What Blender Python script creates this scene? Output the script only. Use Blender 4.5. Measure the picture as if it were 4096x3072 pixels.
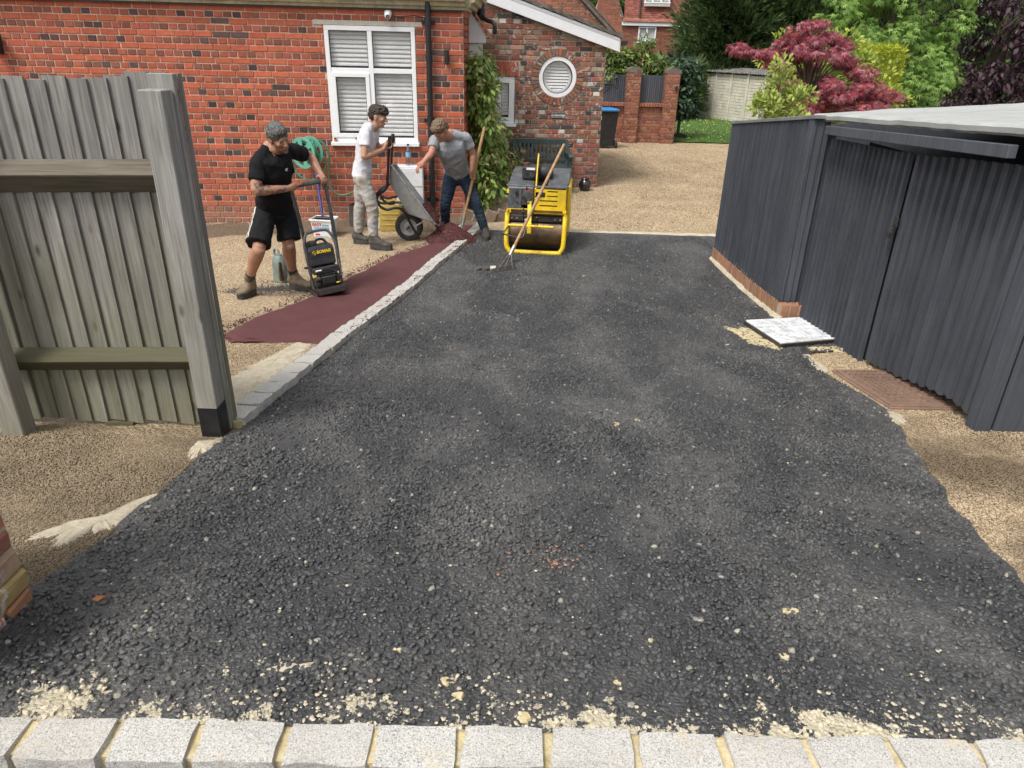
import bpy, bmesh, math, random
import numpy as np
from mathutils import Vector, Matrix, noise

R = math.radians
random.seed(7)
rng = np.random.default_rng(11)
scene = bpy.context.scene
for o in list(bpy.data.objects):
    bpy.data.objects.remove(o)
COL = scene.collection

# ------------------------------------------------------------------ camera
PITCH, ROLL = R(25.5), R(1.4)
fw = Vector((0, math.cos(PITCH), -math.sin(PITCH)))
r0 = Vector((1, 0, 0))
u0 = r0.cross(fw)
right = r0 * math.cos(ROLL) + u0 * math.sin(ROLL)
up = right.cross(fw)
cam_data = bpy.data.cameras.new('camera')
cam = bpy.data.objects.new('camera', cam_data)
COL.objects.link(cam)
cam.matrix_world = Matrix(((right.x, up.x, -fw.x, 0), (right.y, up.y, -fw.y, 0),
                           (right.z, up.z, -fw.z, 1.52), (0, 0, 0, 1)))
cam_data.sensor_width = 36
cam_data.lens = 36 * 710.1 / 1024
cam_data.clip_start = 0.05
cam_data.clip_end = 600
scene.camera = cam

# ------------------------------------------------------------------ sky, sun, exposure
world = bpy.data.worlds.new('World')
scene.world = world
world.use_nodes = True
wn, wl = world.node_tree.nodes, world.node_tree.links
wn.clear()
sky = wn.new('ShaderNodeTexSky')
sky.sky_type = 'NISHITA'
sky.sun_disc = False
sky.sun_elevation = R(56)
sky.sun_rotation = R(200)
sky.air_density = 1.0
sky.dust_density = 4.0
hs = wn.new('ShaderNodeHueSaturation')
hs.inputs['Saturation'].default_value = 0.22      # overcast: the cloud layer takes the blue out
bgn = wn.new('ShaderNodeBackground')
bgn.inputs['Strength'].default_value = 0.15
wo = wn.new('ShaderNodeOutputWorld')
wl.new(sky.outputs[0], hs.inputs['Color'])
wl.new(hs.outputs[0], bgn.inputs['Color'])
wl.new(bgn.outputs[0], wo.inputs[0])

sun_data = bpy.data.lights.new('sun', 'SUN')
sun_data.energy = 1.5
sun_data.angle = R(14)
sun_data.color = (1.0, 0.965, 0.91)
sun = bpy.data.objects.new('sun', sun_data)
COL.objects.link(sun)
SUN_DIR = Vector((-0.48, -0.55, 1.15)).normalized()     # towards the sun: behind the camera, high
sun.rotation_euler = SUN_DIR.to_track_quat('Z', 'Y').to_euler()
sun.location = (4, -4, 12)
sky.sun_elevation = math.asin(SUN_DIR.z)
sky.sun_rotation = math.atan2(SUN_DIR.x, SUN_DIR.y)

scene.view_settings.view_transform = 'Standard'
scene.view_settings.look = 'None'
scene.view_settings.gamma = 1
scene.view_settings.exposure = 0.55
scene.view_settings.use_curve_mapping = False
scene.render.engine = 'CYCLES'
scene.cycles.use_denoising = True
scene.cycles.adaptive_threshold = 0.015
scene.cycles.max_bounces = 6
scene.cycles.diffuse_bounces = 3
scene.cycles.glossy_bounces = 3
scene.cycles.transmission_bounces = 4
scene.cycles.transparent_max_bounces = 8
scene.cycles.caustics_reflective = False
scene.cycles.caustics_refractive = False

# ------------------------------------------------------------------ helpers
def tag(o, label=None, cat=None, group=None, kind=None):
    if label: o['label'] = label
    if cat: o['category'] = cat
    if group: o['group'] = group
    if kind: o['kind'] = kind
    return o

def empty(name, loc=(0, 0, 0), rz=0.0, label=None, cat=None, group=None):
    o = bpy.data.objects.new(name, None)
    o.empty_display_size = 0.1
    COL.objects.link(o)
    o.location = loc
    o.rotation_euler = (0, 0, rz)
    tag(o, label, cat, group)
    return o

def link(name, mesh, parent=None):
    o = bpy.data.objects.new(name, mesh)
    COL.objects.link(o)
    if parent is not None:
        o.parent = parent
    return o

def copy_tree(o, parent=None):
    c = o.copy()
    COL.objects.link(c)
    c.parent = parent
    for ch in o.children:
        copy_tree(ch, c)
    return c

class MB:
    """collects shapes into one mesh"""
    def __init__(self):
        self.v, self.f, self.c = [], [], []
    def add(self, vs, fs, col=None):
        k = len(self.v)
        self.v += [tuple(p) for p in vs]
        self.f += [tuple(i + k for i in f) for f in fs]
        if col is not None:
            self.c += [col] * len(fs)
        return self
    def box(self, c, s, M=None, taper=(1, 1), col=None):
        x, y, z = s[0] / 2, s[1] / 2, s[2] / 2
        tx, ty = taper
        vs = [Vector(p) for p in ((-x, -y, -z), (x, -y, -z), (x, y, -z), (-x, y, -z),
                                  (-x * tx, -y * ty, z), (x * tx, -y * ty, z), (x * tx, y * ty, z), (-x * tx, y * ty, z))]
        if M is not None: vs = [M @ p for p in vs]
        c = Vector(c)
        return self.add([p + c for p in vs], [(3, 2, 1, 0), (4, 5, 6, 7), (0, 1, 5, 4), (1, 2, 6, 5), (2, 3, 7, 6), (3, 0, 4, 7)], col)
    def beam(self, a, b, w, h, upv=(0, 0, 1), col=None):
        """rectangular bar from a to b; w sideways, h along upv"""
        a, b = Vector(a), Vector(b)
        t = (b - a).normalized()
        s = t.cross(Vector(upv))
        if s.length < 1e-4: s = t.cross(Vector((1, 0, 0)))
        s.normalize()
        u = s.cross(t).normalized()
        vs = []
        for p in (a, b):
            for i, j in ((-1, -1), (1, -1), (1, 1), (-1, 1)):
                vs.append(p + s * (w / 2 * i) + u * (h / 2 * j))
        return self.add(vs, [(3, 2, 1, 0), (4, 5, 6, 7), (0, 1, 5, 4), (1, 2, 6, 5), (2, 3, 7, 6), (3, 0, 4, 7)], col)
    def rings(self, rings, caps=True, closed=True, col=None):
        n = len(rings[0])
        vs, fs = [], []
        for r in rings: vs += list(r)
        for i in range(len(rings) - 1):
            for j in range(n if closed else n - 1):
                k = (j + 1) % n
                fs.append((i * n + j, i * n + k, (i + 1) * n + k, (i + 1) * n + j))
        if caps and closed:
            fs.append(tuple(range(n - 1, -1, -1)))
            m = (len(rings) - 1) * n
            fs.append(tuple(range(m, m + n)))
        return self.add(vs, fs, col)
    def tube(self, path, r, n=10, caps=True, col=None):
        path = [Vector(p) for p in path]
        m = len(path)
        rs = r if isinstance(r, (list, tuple)) else [r] * m
        t0 = (path[1] - path[0]).normalized()
        ref = Vector((0, 0, 1)) if abs(t0.z) < 0.9 else Vector((1, 0, 0))
        s = t0.cross(ref).normalized()
        out = []
        for i, p in enumerate(path):
            t = (path[min(i + 1, m - 1)] - path[max(i - 1, 0)]).normalized()
            s = (s - t * s.dot(t)).normalized()
            u = t.cross(s)
            out.append([p + (s * math.cos(2 * math.pi * k / n) + u * math.sin(2 * math.pi * k / n)) * rs[i] for k in range(n)])
        return self.rings(out, caps, col=col)
    def cyl(self, a, b, r, n=20, r2=None, col=None):
        return self.tube([a, b], [r, r if r2 is None else r2], n, col=col)
    def lathe(self, prof, c=(0, 0, 0), n=24, axis=(0, 0, 1), caps=True, col=None):
        ax = Vector(axis).normalized()
        ref = Vector((1, 0, 0)) if abs(ax.x) < 0.9 else Vector((0, 1, 0))
        s = ax.cross(ref).normalized()
        u = ax.cross(s)
        c = Vector(c)
        return self.rings([[c + ax * h + (s * math.cos(2 * math.pi * k / n) + u * math.sin(2 * math.pi * k / n)) * r for k in range(n)] for r, h in prof], caps, col=col)
    def prism(self, poly, d, col=None):
        """polygon of 3D points extruded by vector d"""
        d = Vector(d)
        p = [Vector(q) for q in poly]
        n = len(p)
        return self.add(p + [q + d for q in p], [tuple(range(n - 1, -1, -1)), tuple(range(n, 2 * n))] +
                        [(i, (i + 1) % n, n + (i + 1) % n, n + i) for i in range(n)], col)
    def sphere(self, c, r, n=12, m=8, M=None, col=None):
        rr = (r, r, r) if not isinstance(r, (tuple, list)) else r
        c = Vector(c)
        vs = []
        for i in range(1, m):
            th = math.pi * i / m
            for k in range(n):
                ph = 2 * math.pi * k / n
                p = Vector((rr[0] * math.sin(th) * math.cos(ph), rr[1] * math.sin(th) * math.sin(ph), rr[2] * math.cos(th)))
                vs.append(c + (M @ p if M is not None else p))
        t, b = Vector((0, 0, rr[2])), Vector((0, 0, -rr[2]))
        if M is not None: t, b = M @ t, M @ b
        vs += [c + t, c + b]
        fs = []
        for i in range(m - 2):
            for k in range(n):
                fs.append((i * n + k, (i + 1) * n + k, (i + 1) * n + (k + 1) % n, i * n + (k + 1) % n))
        T, B = (m - 1) * n, (m - 1) * n + 1
        for k in range(n):
            fs.append((T, k, (k + 1) % n))
            fs.append((B, (m - 2) * n + (k + 1) % n, (m - 2) * n + k))
        return self.add(vs, fs, col)
    def mesh(self, name, mat=None, smooth=False, bevel=0.0, seg=1, angle=35):
        me = bpy.data.meshes.new(name)
        me.from_pydata(self.v, [], self.f)
        if self.c and len(self.c) == len(self.f):
            at = me.color_attributes.new('Col', 'FLOAT_COLOR', 'CORNER')
            arr = np.ones((len(me.loops), 4), np.float32)
            ls = np.array([len(f) for f in self.f])
            arr[:, :3] = np.repeat(np.array(self.c, np.float32)[:, :3], ls, axis=0)
            at.data.foreach_set('color', arr.ravel())
        bm = bmesh.new()
        bm.from_mesh(me)
        bmesh.ops.recalc_face_normals(bm, faces=bm.faces)
        if bevel > 0:
            es = [e for e in bm.edges if len(e.link_faces) == 2 and e.calc_face_angle(0) > R(angle)]
            bmesh.ops.bevel(bm, geom=es, offset=bevel, segments=seg, affect='EDGES', profile=0.5, clamp_overlap=True)
        if smooth:
            for f in bm.faces: f.smooth = True
            for e in bm.edges:
                if len(e.link_faces) == 2 and e.calc_face_angle(0) > R(40): e.smooth = False
        bm.to_mesh(me)
        bm.free()
        if mat is not None: me.materials.append(mat)
        return me
    def build(self, name, mat, parent=None, smooth=False, bevel=0.0, seg=1, loc=None):
        o = link(name, self.mesh(name, mat, smooth, bevel, seg), parent)
        if loc is not None: o.location = loc
        return o

def curve(pts, n=8):
    """Catmull-Rom through the points"""
    P = [Vector(p) for p in pts]
    P = [P[0] * 2 - P[1]] + P + [P[-1] * 2 - P[-2]]
    out = []
    for i in range(1, len(P) - 2):
        for k in range(n):
            t = k / n
            a, b, c, d = P[i - 1], P[i], P[i + 1], P[i + 2]
            out.append(0.5 * ((2 * b) + (c - a) * t + (2 * a - 5 * b + 4 * c - d) * t * t + (3 * b - a - 3 * c + d) * t ** 3))
    out.append(P[-2])
    return out

def text_mesh(name, s, size, mat, depth=0.001, bold=0.0, align='CENTER'):
    cu = bpy.data.curves.new(name, 'FONT')
    cu.body = s
    cu.size = size
    cu.align_x = align
    cu.align_y = 'CENTER'
    cu.extrude = depth
    cu.offset = bold
    cu.resolution_u = 3
    ob = bpy.data.objects.new(name, cu)
    COL.objects.link(ob)
    dg = bpy.context.evaluated_depsgraph_get()
    me = bpy.data.meshes.new_from_object(ob.evaluated_get(dg))
    bpy.data.objects.remove(ob)
    me.name = name
    me.materials.clear()
    me.materials.append(mat)
    return me

def frame_matrix(o, x, y, z):
    return Matrix(((x[0], y[0], z[0], o[0]), (x[1], y[1], z[1], o[1]), (x[2], y[2], z[2], o[2]), (0, 0, 0, 1)))

def lerp(a, b, t): return a + (b - a) * t
def sstep(x, a, b):
    t = min(1, max(0, (x - a) / (b - a)))
    return t * t * (3 - 2 * t)

# ------------------------------------------------------------------ materials
def new_mat(name):
    m = bpy.data.materials.new(name)
    m.use_nodes = True
    nt = m.node_tree
    b = nt.nodes['Principled BSDF']
    return m, nt, b

def N(nt, t, **kw):
    n = nt.nodes.new(t)
    for k, v in kw.items():
        if k in n.inputs: n.inputs[k].default_value = v
        else: setattr(n, k, v)
    return n

def noise_n(nt, vec, scale, detail=4, rough=0.6, dist=0.0):
    n = N(nt, 'ShaderNodeTexNoise')
    n.inputs['Scale'].default_value = scale
    n.inputs['Detail'].default_value = min(detail, 3)
    n.inputs['Roughness'].default_value = rough
    n.inputs['Distortion'].default_value = dist
    if vec is not None: nt.links.new(vec, n.inputs['Vector'])
    return n

def ramp(nt, fac, stops):
    r = N(nt, 'ShaderNodeValToRGB')
    el = r.color_ramp.elements
    while len(el) < len(stops): el.new(0.5)
    for e, (p, c) in zip(el, stops):
        e.position = p
        e.color = (c, c, c, 1) if not isinstance(c, (tuple, list)) else (*c, 1)
    nt.links.new(fac, r.inputs[0])
    return r

def mixc(nt, fac, a, b, mode='MIX'):
    m = N(nt, 'ShaderNodeMix', data_type='RGBA', blend_type=mode)
    def put(i, x):
        if isinstance(x, (tuple, list)): m.inputs[i].default_value = (*x[:3], 1)
        elif isinstance(x, (int, float)): m.inputs[i].default_value = x
        else: nt.links.new(x, m.inputs[i])
    put(0, fac); put(6, a); put(7, b)
    return m.outputs[2]

def mathn(nt, op, a, b=None, c=None):
    m = N(nt, 'ShaderNodeMath', operation=op)
    for i, x in enumerate((a, b, c)):
        if x is None: continue
        if isinstance(x, (int, float)): m.inputs[i].default_value = x
        else: nt.links.new(x, m.inputs[i])
    return m.outputs[0]

def bump(nt, b, h, strength=0.3, dist=0.01):
    n = N(nt, 'ShaderNodeBump')
    n.inputs['Strength'].default_value = strength
    n.inputs['Distance'].default_value = dist
    nt.links.new(h, n.inputs['Height'])
    nt.links.new(n.outputs[0], b.inputs['Normal'])
    return n

def objvec(nt, scale=(1, 1, 1), world_space=False):
    if world_space:
        g = N(nt, 'ShaderNodeNewGeometry'); out = g.outputs['Position']
    else:
        g = N(nt, 'ShaderNodeTexCoord'); out = g.outputs['Object']
    if scale == (1, 1, 1): return out
    mp = N(nt, 'ShaderNodeMapping')
    mp.inputs['Scale'].default_value = scale
    nt.links.new(out, mp.inputs['Vector'])
    return mp.outputs[0]

def simple(name, col, rough=0.6, var=0.25, scale=6.0, metal=0.0, bmp=0.0, bscale=60, dirt=None, dirt_amt=0.5, spec=0.5, ws=False, dscale=None, coat=0.0):
    """colour with uneven tone, optional dirt and fine relief"""
    m, nt, b = new_mat(name)
    v = objvec(nt, world_space=ws)
    n1 = noise_n(nt, v, scale, 5, 0.65)
    c = mixc(nt, ramp(nt, n1.outputs[0], [(0.3, 0.0), (0.72, 1.0)]).outputs[0],
             tuple(x * (1 - var) for x in col), tuple(min(1, x * (1 + var)) for x in col))
    if dirt is not None:
        n2 = noise_n(nt, v, dscale or scale * 2.3, 6, 0.72, 0.4)
        c = mixc(nt, mathn(nt, 'MULTIPLY', ramp(nt, n2.outputs[0], [(0.45, 0.0), (0.62, 1.0)]).outputs[0], dirt_amt), c, dirt)
        rr = mathn(nt, 'MULTIPLY_ADD', n2.outputs[0], 0.35, max(0.05, rough - 0.15))
        nt.links.new(rr, b.inputs['Roughness'])
    else:
        b.inputs['Roughness'].default_value = rough
    nt.links.new(c, b.inputs['Base Color'])
    b.inputs['Metallic'].default_value = metal
    b.inputs['Specular IOR Level'].default_value = spec
    b.inputs['Coat Weight'].default_value = coat
    if bmp > 0:
        n3 = noise_n(nt, v, bscale, 4, 0.6)
        bump(nt, b, n3.outputs[0], bmp, 0.01)
    return m

def brick_mat(name, single, patch=None, patch_amt=0.0, rough=0.85):
    m, nt, b = new_mat(name)
    v = objvec(nt, world_space=True)
    if single:
        src = N(nt, 'ShaderNodeObjectInfo').outputs['Color']
    else:
        src = N(nt, 'ShaderNodeAttribute', attribute_name='Col').outputs['Color']
    n1 = noise_n(nt, v, 22, 5, 0.7)
    c = mixc(nt, 0.55, src, mixc(nt, n1.outputs[0], (0.25, 0.25, 0.25), (1.0, 0.95, 0.9), 'MIX'), 'OVERLAY')
    # soot and pale scuffs across the faces
    n2 = noise_n(nt, v, 55, 6, 0.75, 0.6)
    c = mixc(nt, mathn(nt, 'MULTIPLY', ramp(nt, n2.outputs[0], [(0.6, 0.0), (0.75, 1.0)]).outputs[0], 0.35), c, (0.55, 0.36, 0.28))
    n4 = noise_n(nt, v, 1.3, 4, 0.6)
    c = mixc(nt, mathn(nt, 'MULTIPLY', ramp(nt, n4.outputs[0], [(0.5, 0.0), (0.75, 1.0)]).outputs[0], 0.35), c, (0.16, 0.06, 0.045))
    if patch:
        n3 = noise_n(nt, v, 9, 6, 0.75, 1.2)
        n5 = noise_n(nt, v, 1.1, 2, 0.5)
        k = mathn(nt, 'ADD', n3.outputs[0], mathn(nt, 'MULTIPLY', mathn(nt, 'SUBTRACT', n5.outputs[0], 0.5), 0.25))
        c = mixc(nt, mathn(nt, 'MULTIPLY', ramp(nt, k, [(0.58, 0.0), (0.64, 1.0)]).outputs[0], patch_amt), c, patch)
    nt.links.new(c, b.inputs['Base Color'])
    b.inputs['Roughness'].default_value = rough
    b.inputs['Specular IOR Level'].default_value = 0.25
    bump(nt, b, n2.outputs[0], 0.5, 0.006)
    return m

def wood_mat(name, c1, c2, grain=(60, 60, 2.5), rough=0.85, algae=None, zalg=(0.2, 1.1), knots=True, bmp=0.35, single=False):
    """weathered timber, grain running along local z"""
    m, nt, b = new_mat(name)
    v0 = objvec(nt, world_space=True)
    oi = N(nt, 'ShaderNodeObjectInfo')
    sh = N(nt, 'ShaderNodeCombineXYZ')
    nt.links.new(mathn(nt, 'MULTIPLY', oi.outputs['Random'], 37.0), sh.inputs[2])
    nt.links.new(mathn(nt, 'MULTIPLY', oi.outputs['Random'], 11.0), sh.inputs[0])
    vv = N(nt, 'ShaderNodeVectorMath', operation='ADD')
    nt.links.new(v0, vv.inputs[0]); nt.links.new(sh.outputs[0], vv.inputs[1])
    mp = N(nt, 'ShaderNodeMapping')
    mp.inputs['Scale'].default_value = grain
    nt.links.new(vv.outputs[0], mp.inputs['Vector'])
    n1 = noise_n(nt, mp.outputs[0], 1.0, 6, 0.7, 0.8)
    n2 = noise_n(nt, vv.outputs[0], 3.0, 4, 0.6)
    c = mixc(nt, ramp(nt, n1.outputs[0], [(0.3, 0.0), (0.7, 1.0)]).outputs[0], c1, c2)
    c = mixc(nt, mathn(nt, 'MULTIPLY', oi.outputs['Random'], 0.45), c, tuple(x * 0.62 for x in c1))
    c = mixc(nt, mathn(nt, 'MULTIPLY', ramp(nt, n2.outputs[0], [(0.4, 0.0), (0.8, 1.0)]).outputs[0], 0.4), c, tuple(x * 0.5 for x in c1))
    if knots:
        mk = N(nt, 'ShaderNodeMapping')
        mk.inputs['Scale'].default_value = (7, 7, 3.2)
        nt.links.new(vv.outputs[0], mk.inputs['Vector'])
        vo = N(nt, 'ShaderNodeTexVoronoi')
        vo.inputs['Scale'].default_value = 1.0
        nt.links.new(mk.outputs[0], vo.inputs['Vector'])
        c = mixc(nt, ramp(nt, vo.outputs['Distance'], [(0.05, 0.85), (0.13, 0.0)]).outputs[0], c, tuple(x * 0.3 for x in c1))
    if algae:
        sx = N(nt, 'ShaderNodeSeparateXYZ')
        nt.links.new(v0, sx.inputs[0])
        n5 = noise_n(nt, v0, 4.0, 5, 0.65)
        hh = mathn(nt, 'ADD', sx.outputs[2], mathn(nt, 'MULTIPLY', mathn(nt, 'SUBTRACT', n5.outputs[0], 0.5), 1.5))
        c = mixc(nt, mathn(nt, 'MULTIPLY', ramp(nt, mathn(nt, 'MULTIPLY_ADD', hh, 0.4, 0.12), [(0.0, 1.0), (0.32, 0.45), (0.5, 0.0)]).outputs[0], 0.5), c, algae)
    nt.links.new(c, b.inputs['Base Color'])
    b.inputs['Roughness'].default_value = rough
    b.inputs['Specular IOR Level'].default_value = 0.2
    bump(nt, b, n1.outputs[0], bmp, 0.004)
    return m

def vcol_mat(name, rough=0.6, trans=0.0, var=0.15, scale=20, spec=0.3, bmp=0.0, bscale=80, tint=None):
    """uses the mesh colour attribute; leaves may let light through"""
    m, nt, b = new_mat(name)
    src = N(nt, 'ShaderNodeAttribute', attribute_name='Col').outputs['Color']
    v = objvec(nt, world_space=True)
    n1 = noise_n(nt, v, scale, 3, 0.6)
    k = N(nt, 'ShaderNodeHueSaturation')
    nt.links.new(src, k.inputs['Color'])
    nt.links.new(mathn(nt, 'ADD', mathn(nt, 'MULTIPLY', n1.outputs[0], 2 * var), 1 - var), k.inputs['Value'])
    nt.links.new(k.outputs[0], b.inputs['Base Color'])
    b.inputs['Roughness'].default_value = rough
    b.inputs['Specular IOR Level'].default_value = spec
    if bmp > 0:
        bump(nt, b, noise_n(nt, v, bscale, 4, 0.6).outputs[0], bmp, 0.005)
    if trans > 0:
        tr = N(nt, 'ShaderNodeBsdfTranslucent')
        nt.links.new(k.outputs[0], tr.inputs['Color'])
        mx = N(nt, 'ShaderNodeMixShader')
        mx.inputs[0].default_value = trans
        nt.links.new(b.outputs[0], mx.inputs[1]); nt.links.new(tr.outputs[0], mx.inputs[2])
        nt.links.new(mx.outputs[0], nt.nodes['Material Output'].inputs[0])
    return m

def glass_mat(name, refl=0.12, tint=(1, 1, 1)):
    m, nt, b = new_mat(name)
    nt.nodes.remove(b)
    tr = N(nt, 'ShaderNodeBsdfTransparent'); tr.inputs[0].default_value = (*tint, 1)
    gl = N(nt, 'ShaderNodeBsdfGlossy'); gl.inputs['Roughness'].default_value = 0.02
    mx = N(nt, 'ShaderNodeMixShader'); mx.inputs[0].default_value = refl
    nt.links.new(tr.outputs[0], mx.inputs[1]); nt.links.new(gl.outputs[0], mx.inputs[2])
    nt.links.new(mx.outputs[0], nt.nodes['Material Output'].inputs[0])
    return m

M = {}
M['brick_s'] = brick_mat('brick_single', True)
M['brick_j'] = brick_mat('brick_joined', False)
M['old_s'] = brick_mat('old_brick_single', True, (0.52, 0.48, 0.43), 0.8)
M['old_j'] = brick_mat('old_brick_joined', False, (0.52, 0.48, 0.43), 0.8)
M['mortar_pink'] = simple('mortar_pink', (0.60, 0.40, 0.31), 0.9, 0.12, 8, bmp=0.4, bscale=120, dirt=(0.42, 0.27, 0.21), dirt_amt=0.5, ws=True)
M['mortar_grey'] = simple('mortar_grey', (0.36, 0.31, 0.26), 0.95, 0.2, 8, bmp=0.4, bscale=120, dirt=(0.2, 0.17, 0.14), ws=True)
M['mortar_tan'] = simple('mortar_tan', (0.47, 0.36, 0.27), 0.95, 0.2, 8, bmp=0.4, bscale=120, ws=True)
M['mortar_sand'] = simple('mortar_sand', (0.52, 0.42, 0.22), 0.95, 0.22, 18, bmp=0.5, bscale=150, dirt=(0.62, 0.56, 0.42), dirt_amt=0.6, ws=True)
M['upvc'] = simple('white_frame_plastic', (0.80, 0.81, 0.82), 0.35, 0.04, 3, spec=0.5)
M['white_paint'] = simple('white_painted_board', (0.74, 0.75, 0.77), 0.5, 0.06, 4, ws=True)
M['blind'] = simple('blind_slat', (0.84, 0.85, 0.84), 0.5, 0.05, 4)
M['dark_room'] = simple('dark_room', (0.03, 0.033, 0.035), 0.9, 0.1)
M['glass'] = glass_mat('window_glass')
M['stone'] = simple('lintel_stone', (0.50, 0.47, 0.40), 0.9, 0.15, 14, bmp=0.3, ws=True)
M['cornice'] = simple('cornice_stone', (0.42, 0.37, 0.24), 0.85, 0.2, 5, bmp=0.2, dirt=(0.2, 0.18, 0.12), dirt_amt=0.5, ws=True)
M['black_iron'] = simple('black_painted_iron', (0.014, 0.014, 0.016), 0.4, 0.3, 10)
M['black_plastic'] = simple('black_plastic', (0.018, 0.019, 0.021), 0.45, 0.25, 8, dirt=(0.06, 0.058, 0.054), dirt_amt=0.4)
M['grey_plastic'] = simple('dark_grey_cover', (0.062, 0.067, 0.075), 0.38, 0.2, 5, dirt=(0.17, 0.17, 0.165), dirt_amt=0.5)
M['rubber'] = simple('tyre_rubber', (0.028, 0.027, 0.026), 0.8, 0.25, 12, dirt=(0.11, 0.095, 0.08), dirt_amt=0.55, bmp=0.2)
M['steel'] = simple('scuffed_steel', (0.48, 0.48, 0.47), 0.42, 0.25, 12, metal=0.85, dirt=(0.12, 0.1, 0.09), dirt_amt=0.5)
M['galv'] = simple('galvanised_tray', (0.30, 0.32, 0.33), 0.55, 0.25, 7, metal=0.35, dirt=(0.36, 0.34, 0.29), dirt_amt=0.55, bmp=0.12, bscale=25)
M['dark_steel'] = simple('tarry_steel', (0.05, 0.045, 0.042), 0.5, 0.35, 14, metal=0.4, dirt=(0.1, 0.07, 0.05), dirt_amt=0.5)
M['rust_steel'] = simple('worn_roller_steel', (0.13, 0.085, 0.048), 0.36, 0.35, 4, metal=0.65, dirt=(0.055, 0.04, 0.028), dirt_amt=0.6, dscale=7)
M['yellow'] = simple('yellow_machine_paint', (0.80, 0.55, 0.02), 0.42, 0.08, 5, dirt=(0.42, 0.27, 0.05), dirt_amt=0.35, dscale=14)
M['yellow_tan'] = simple('yellow_can_plastic', (0.52, 0.38, 0.09), 0.5, 0.2, 5, dirt=(0.30, 0.22, 0.08), dirt_amt=0.5)
M['handle_wood'] = simple('ash_handle', (0.42, 0.245, 0.115), 0.6, 0.25, 18, dirt=(0.16, 0.09, 0.05), dirt_amt=0.45)
M['green_plastic'] = simple('green_hose_plastic', (0.10, 0.36, 0.27), 0.42, 0.18, 6, dirt=(0.14, 0.26, 0.19), dirt_amt=0.4)
M['green_hose'] = simple('green_hose', (0.06, 0.26, 0.15), 0.45, 0.2, 6)
M['bench_green'] = simple('dark_green_bench_paint', (0.030, 0.058, 0.055), 0.5, 0.2, 7, ws=True)
M['pot'] = simple('glazed_pot', (0.022, 0.019, 0.019), 0.16, 0.3, 9, coat=0.5)
M['concrete'] = simple('pale_concrete', (0.58, 0.545, 0.45), 0.95, 0.15, 4, bmp=0.35, dirt=(0.36, 0.33, 0.26), dirt_amt=0.5, ws=True)
M['asbestos'] = simple('mossy_corrugated_sheet', (0.19, 0.18, 0.165), 0.95, 0.3, 3, bmp=0.4, dirt=(0.05, 0.048, 0.036), dirt_amt=0.85, ws=True)
M['blue'] = simple('blue_plastic', (0.02, 0.20, 0.50), 0.4, 0.12, 5)
M['blue_handle'] = simple('dark_blue_handle', (0.012, 0.028, 0.16), 0.4, 0.25, 8)
M['white_plastic'] = simple('white_plastic', (0.72, 0.73, 0.74), 0.4, 0.08, 4, dirt=(0.48, 0.46, 0.42), dirt_amt=0.35)
M['letter_white'] = simple('white_lettering', (0.8, 0.8, 0.78), 0.5, 0.03)
M['letter_red'] = simple('red_lettering', (0.55, 0.04, 0.03), 0.5, 0.1)
M['letter_blue'] = simple('blue_print', (0.20, 0.42, 0.58), 0.5, 0.25, 14)
M['letter_yellow'] = simple('yellow_lettering', (0.85, 0.60, 0.03), 0.5, 0.05)
M['slate'] = simple('slate_plaque', (0.06, 0.062, 0.066), 0.55, 0.15, 10)
M['terracotta'] = simple('terracotta', (0.36, 0.135, 0.075), 0.85, 0.2, 14, bmp=0.2, ws=True)
M['roof_tile'] = simple('dark_roof_tile', (0.15, 0.125, 0.105), 0.9, 0.3, 5, bmp=0.3, dirt=(0.06, 0.058, 0.045), dirt_amt=0.6, ws=True)
M['granite'] = None
M['weathered'] = wood_mat('weathered_fence_board', (0.15, 0.14, 0.128), (0.39, 0.375, 0.35), algae=(0.165, 0.165, 0.075))
M['rail_wood'] = wood_mat('dark_fence_rail', (0.10, 0.085, 0.066), (0.19, 0.165, 0.13), grain=(2.5, 60, 60), algae=(0.09, 0.095, 0.032), knots=False)
M['post_wood'] = wood_mat('fence_post_timber', (0.20, 0.19, 0.17), (0.50, 0.485, 0.46), algae=(0.24, 0.22, 0.15))
M['dark_wood'] = wood_mat('dark_stained_timber', (0.070, 0.077, 0.091), (0.122, 0.131, 0.148), grain=(50, 50, 2), rough=0.6, knots=False, bmp=0.22)
M['felt'] = simple('mineral_roof_felt', (0.40, 0.41, 0.39), 0.95, 0.1, 2.5, bmp=0.5, bscale=260, dirt=(0.30, 0.31, 0.29), dirt_amt=0.5, ws=True)
M['felt_edge'] = simple('felt_edge', (0.17, 0.175, 0.17), 0.9, 0.2, 5, bmp=0.3, bscale=200, ws=True)

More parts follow.
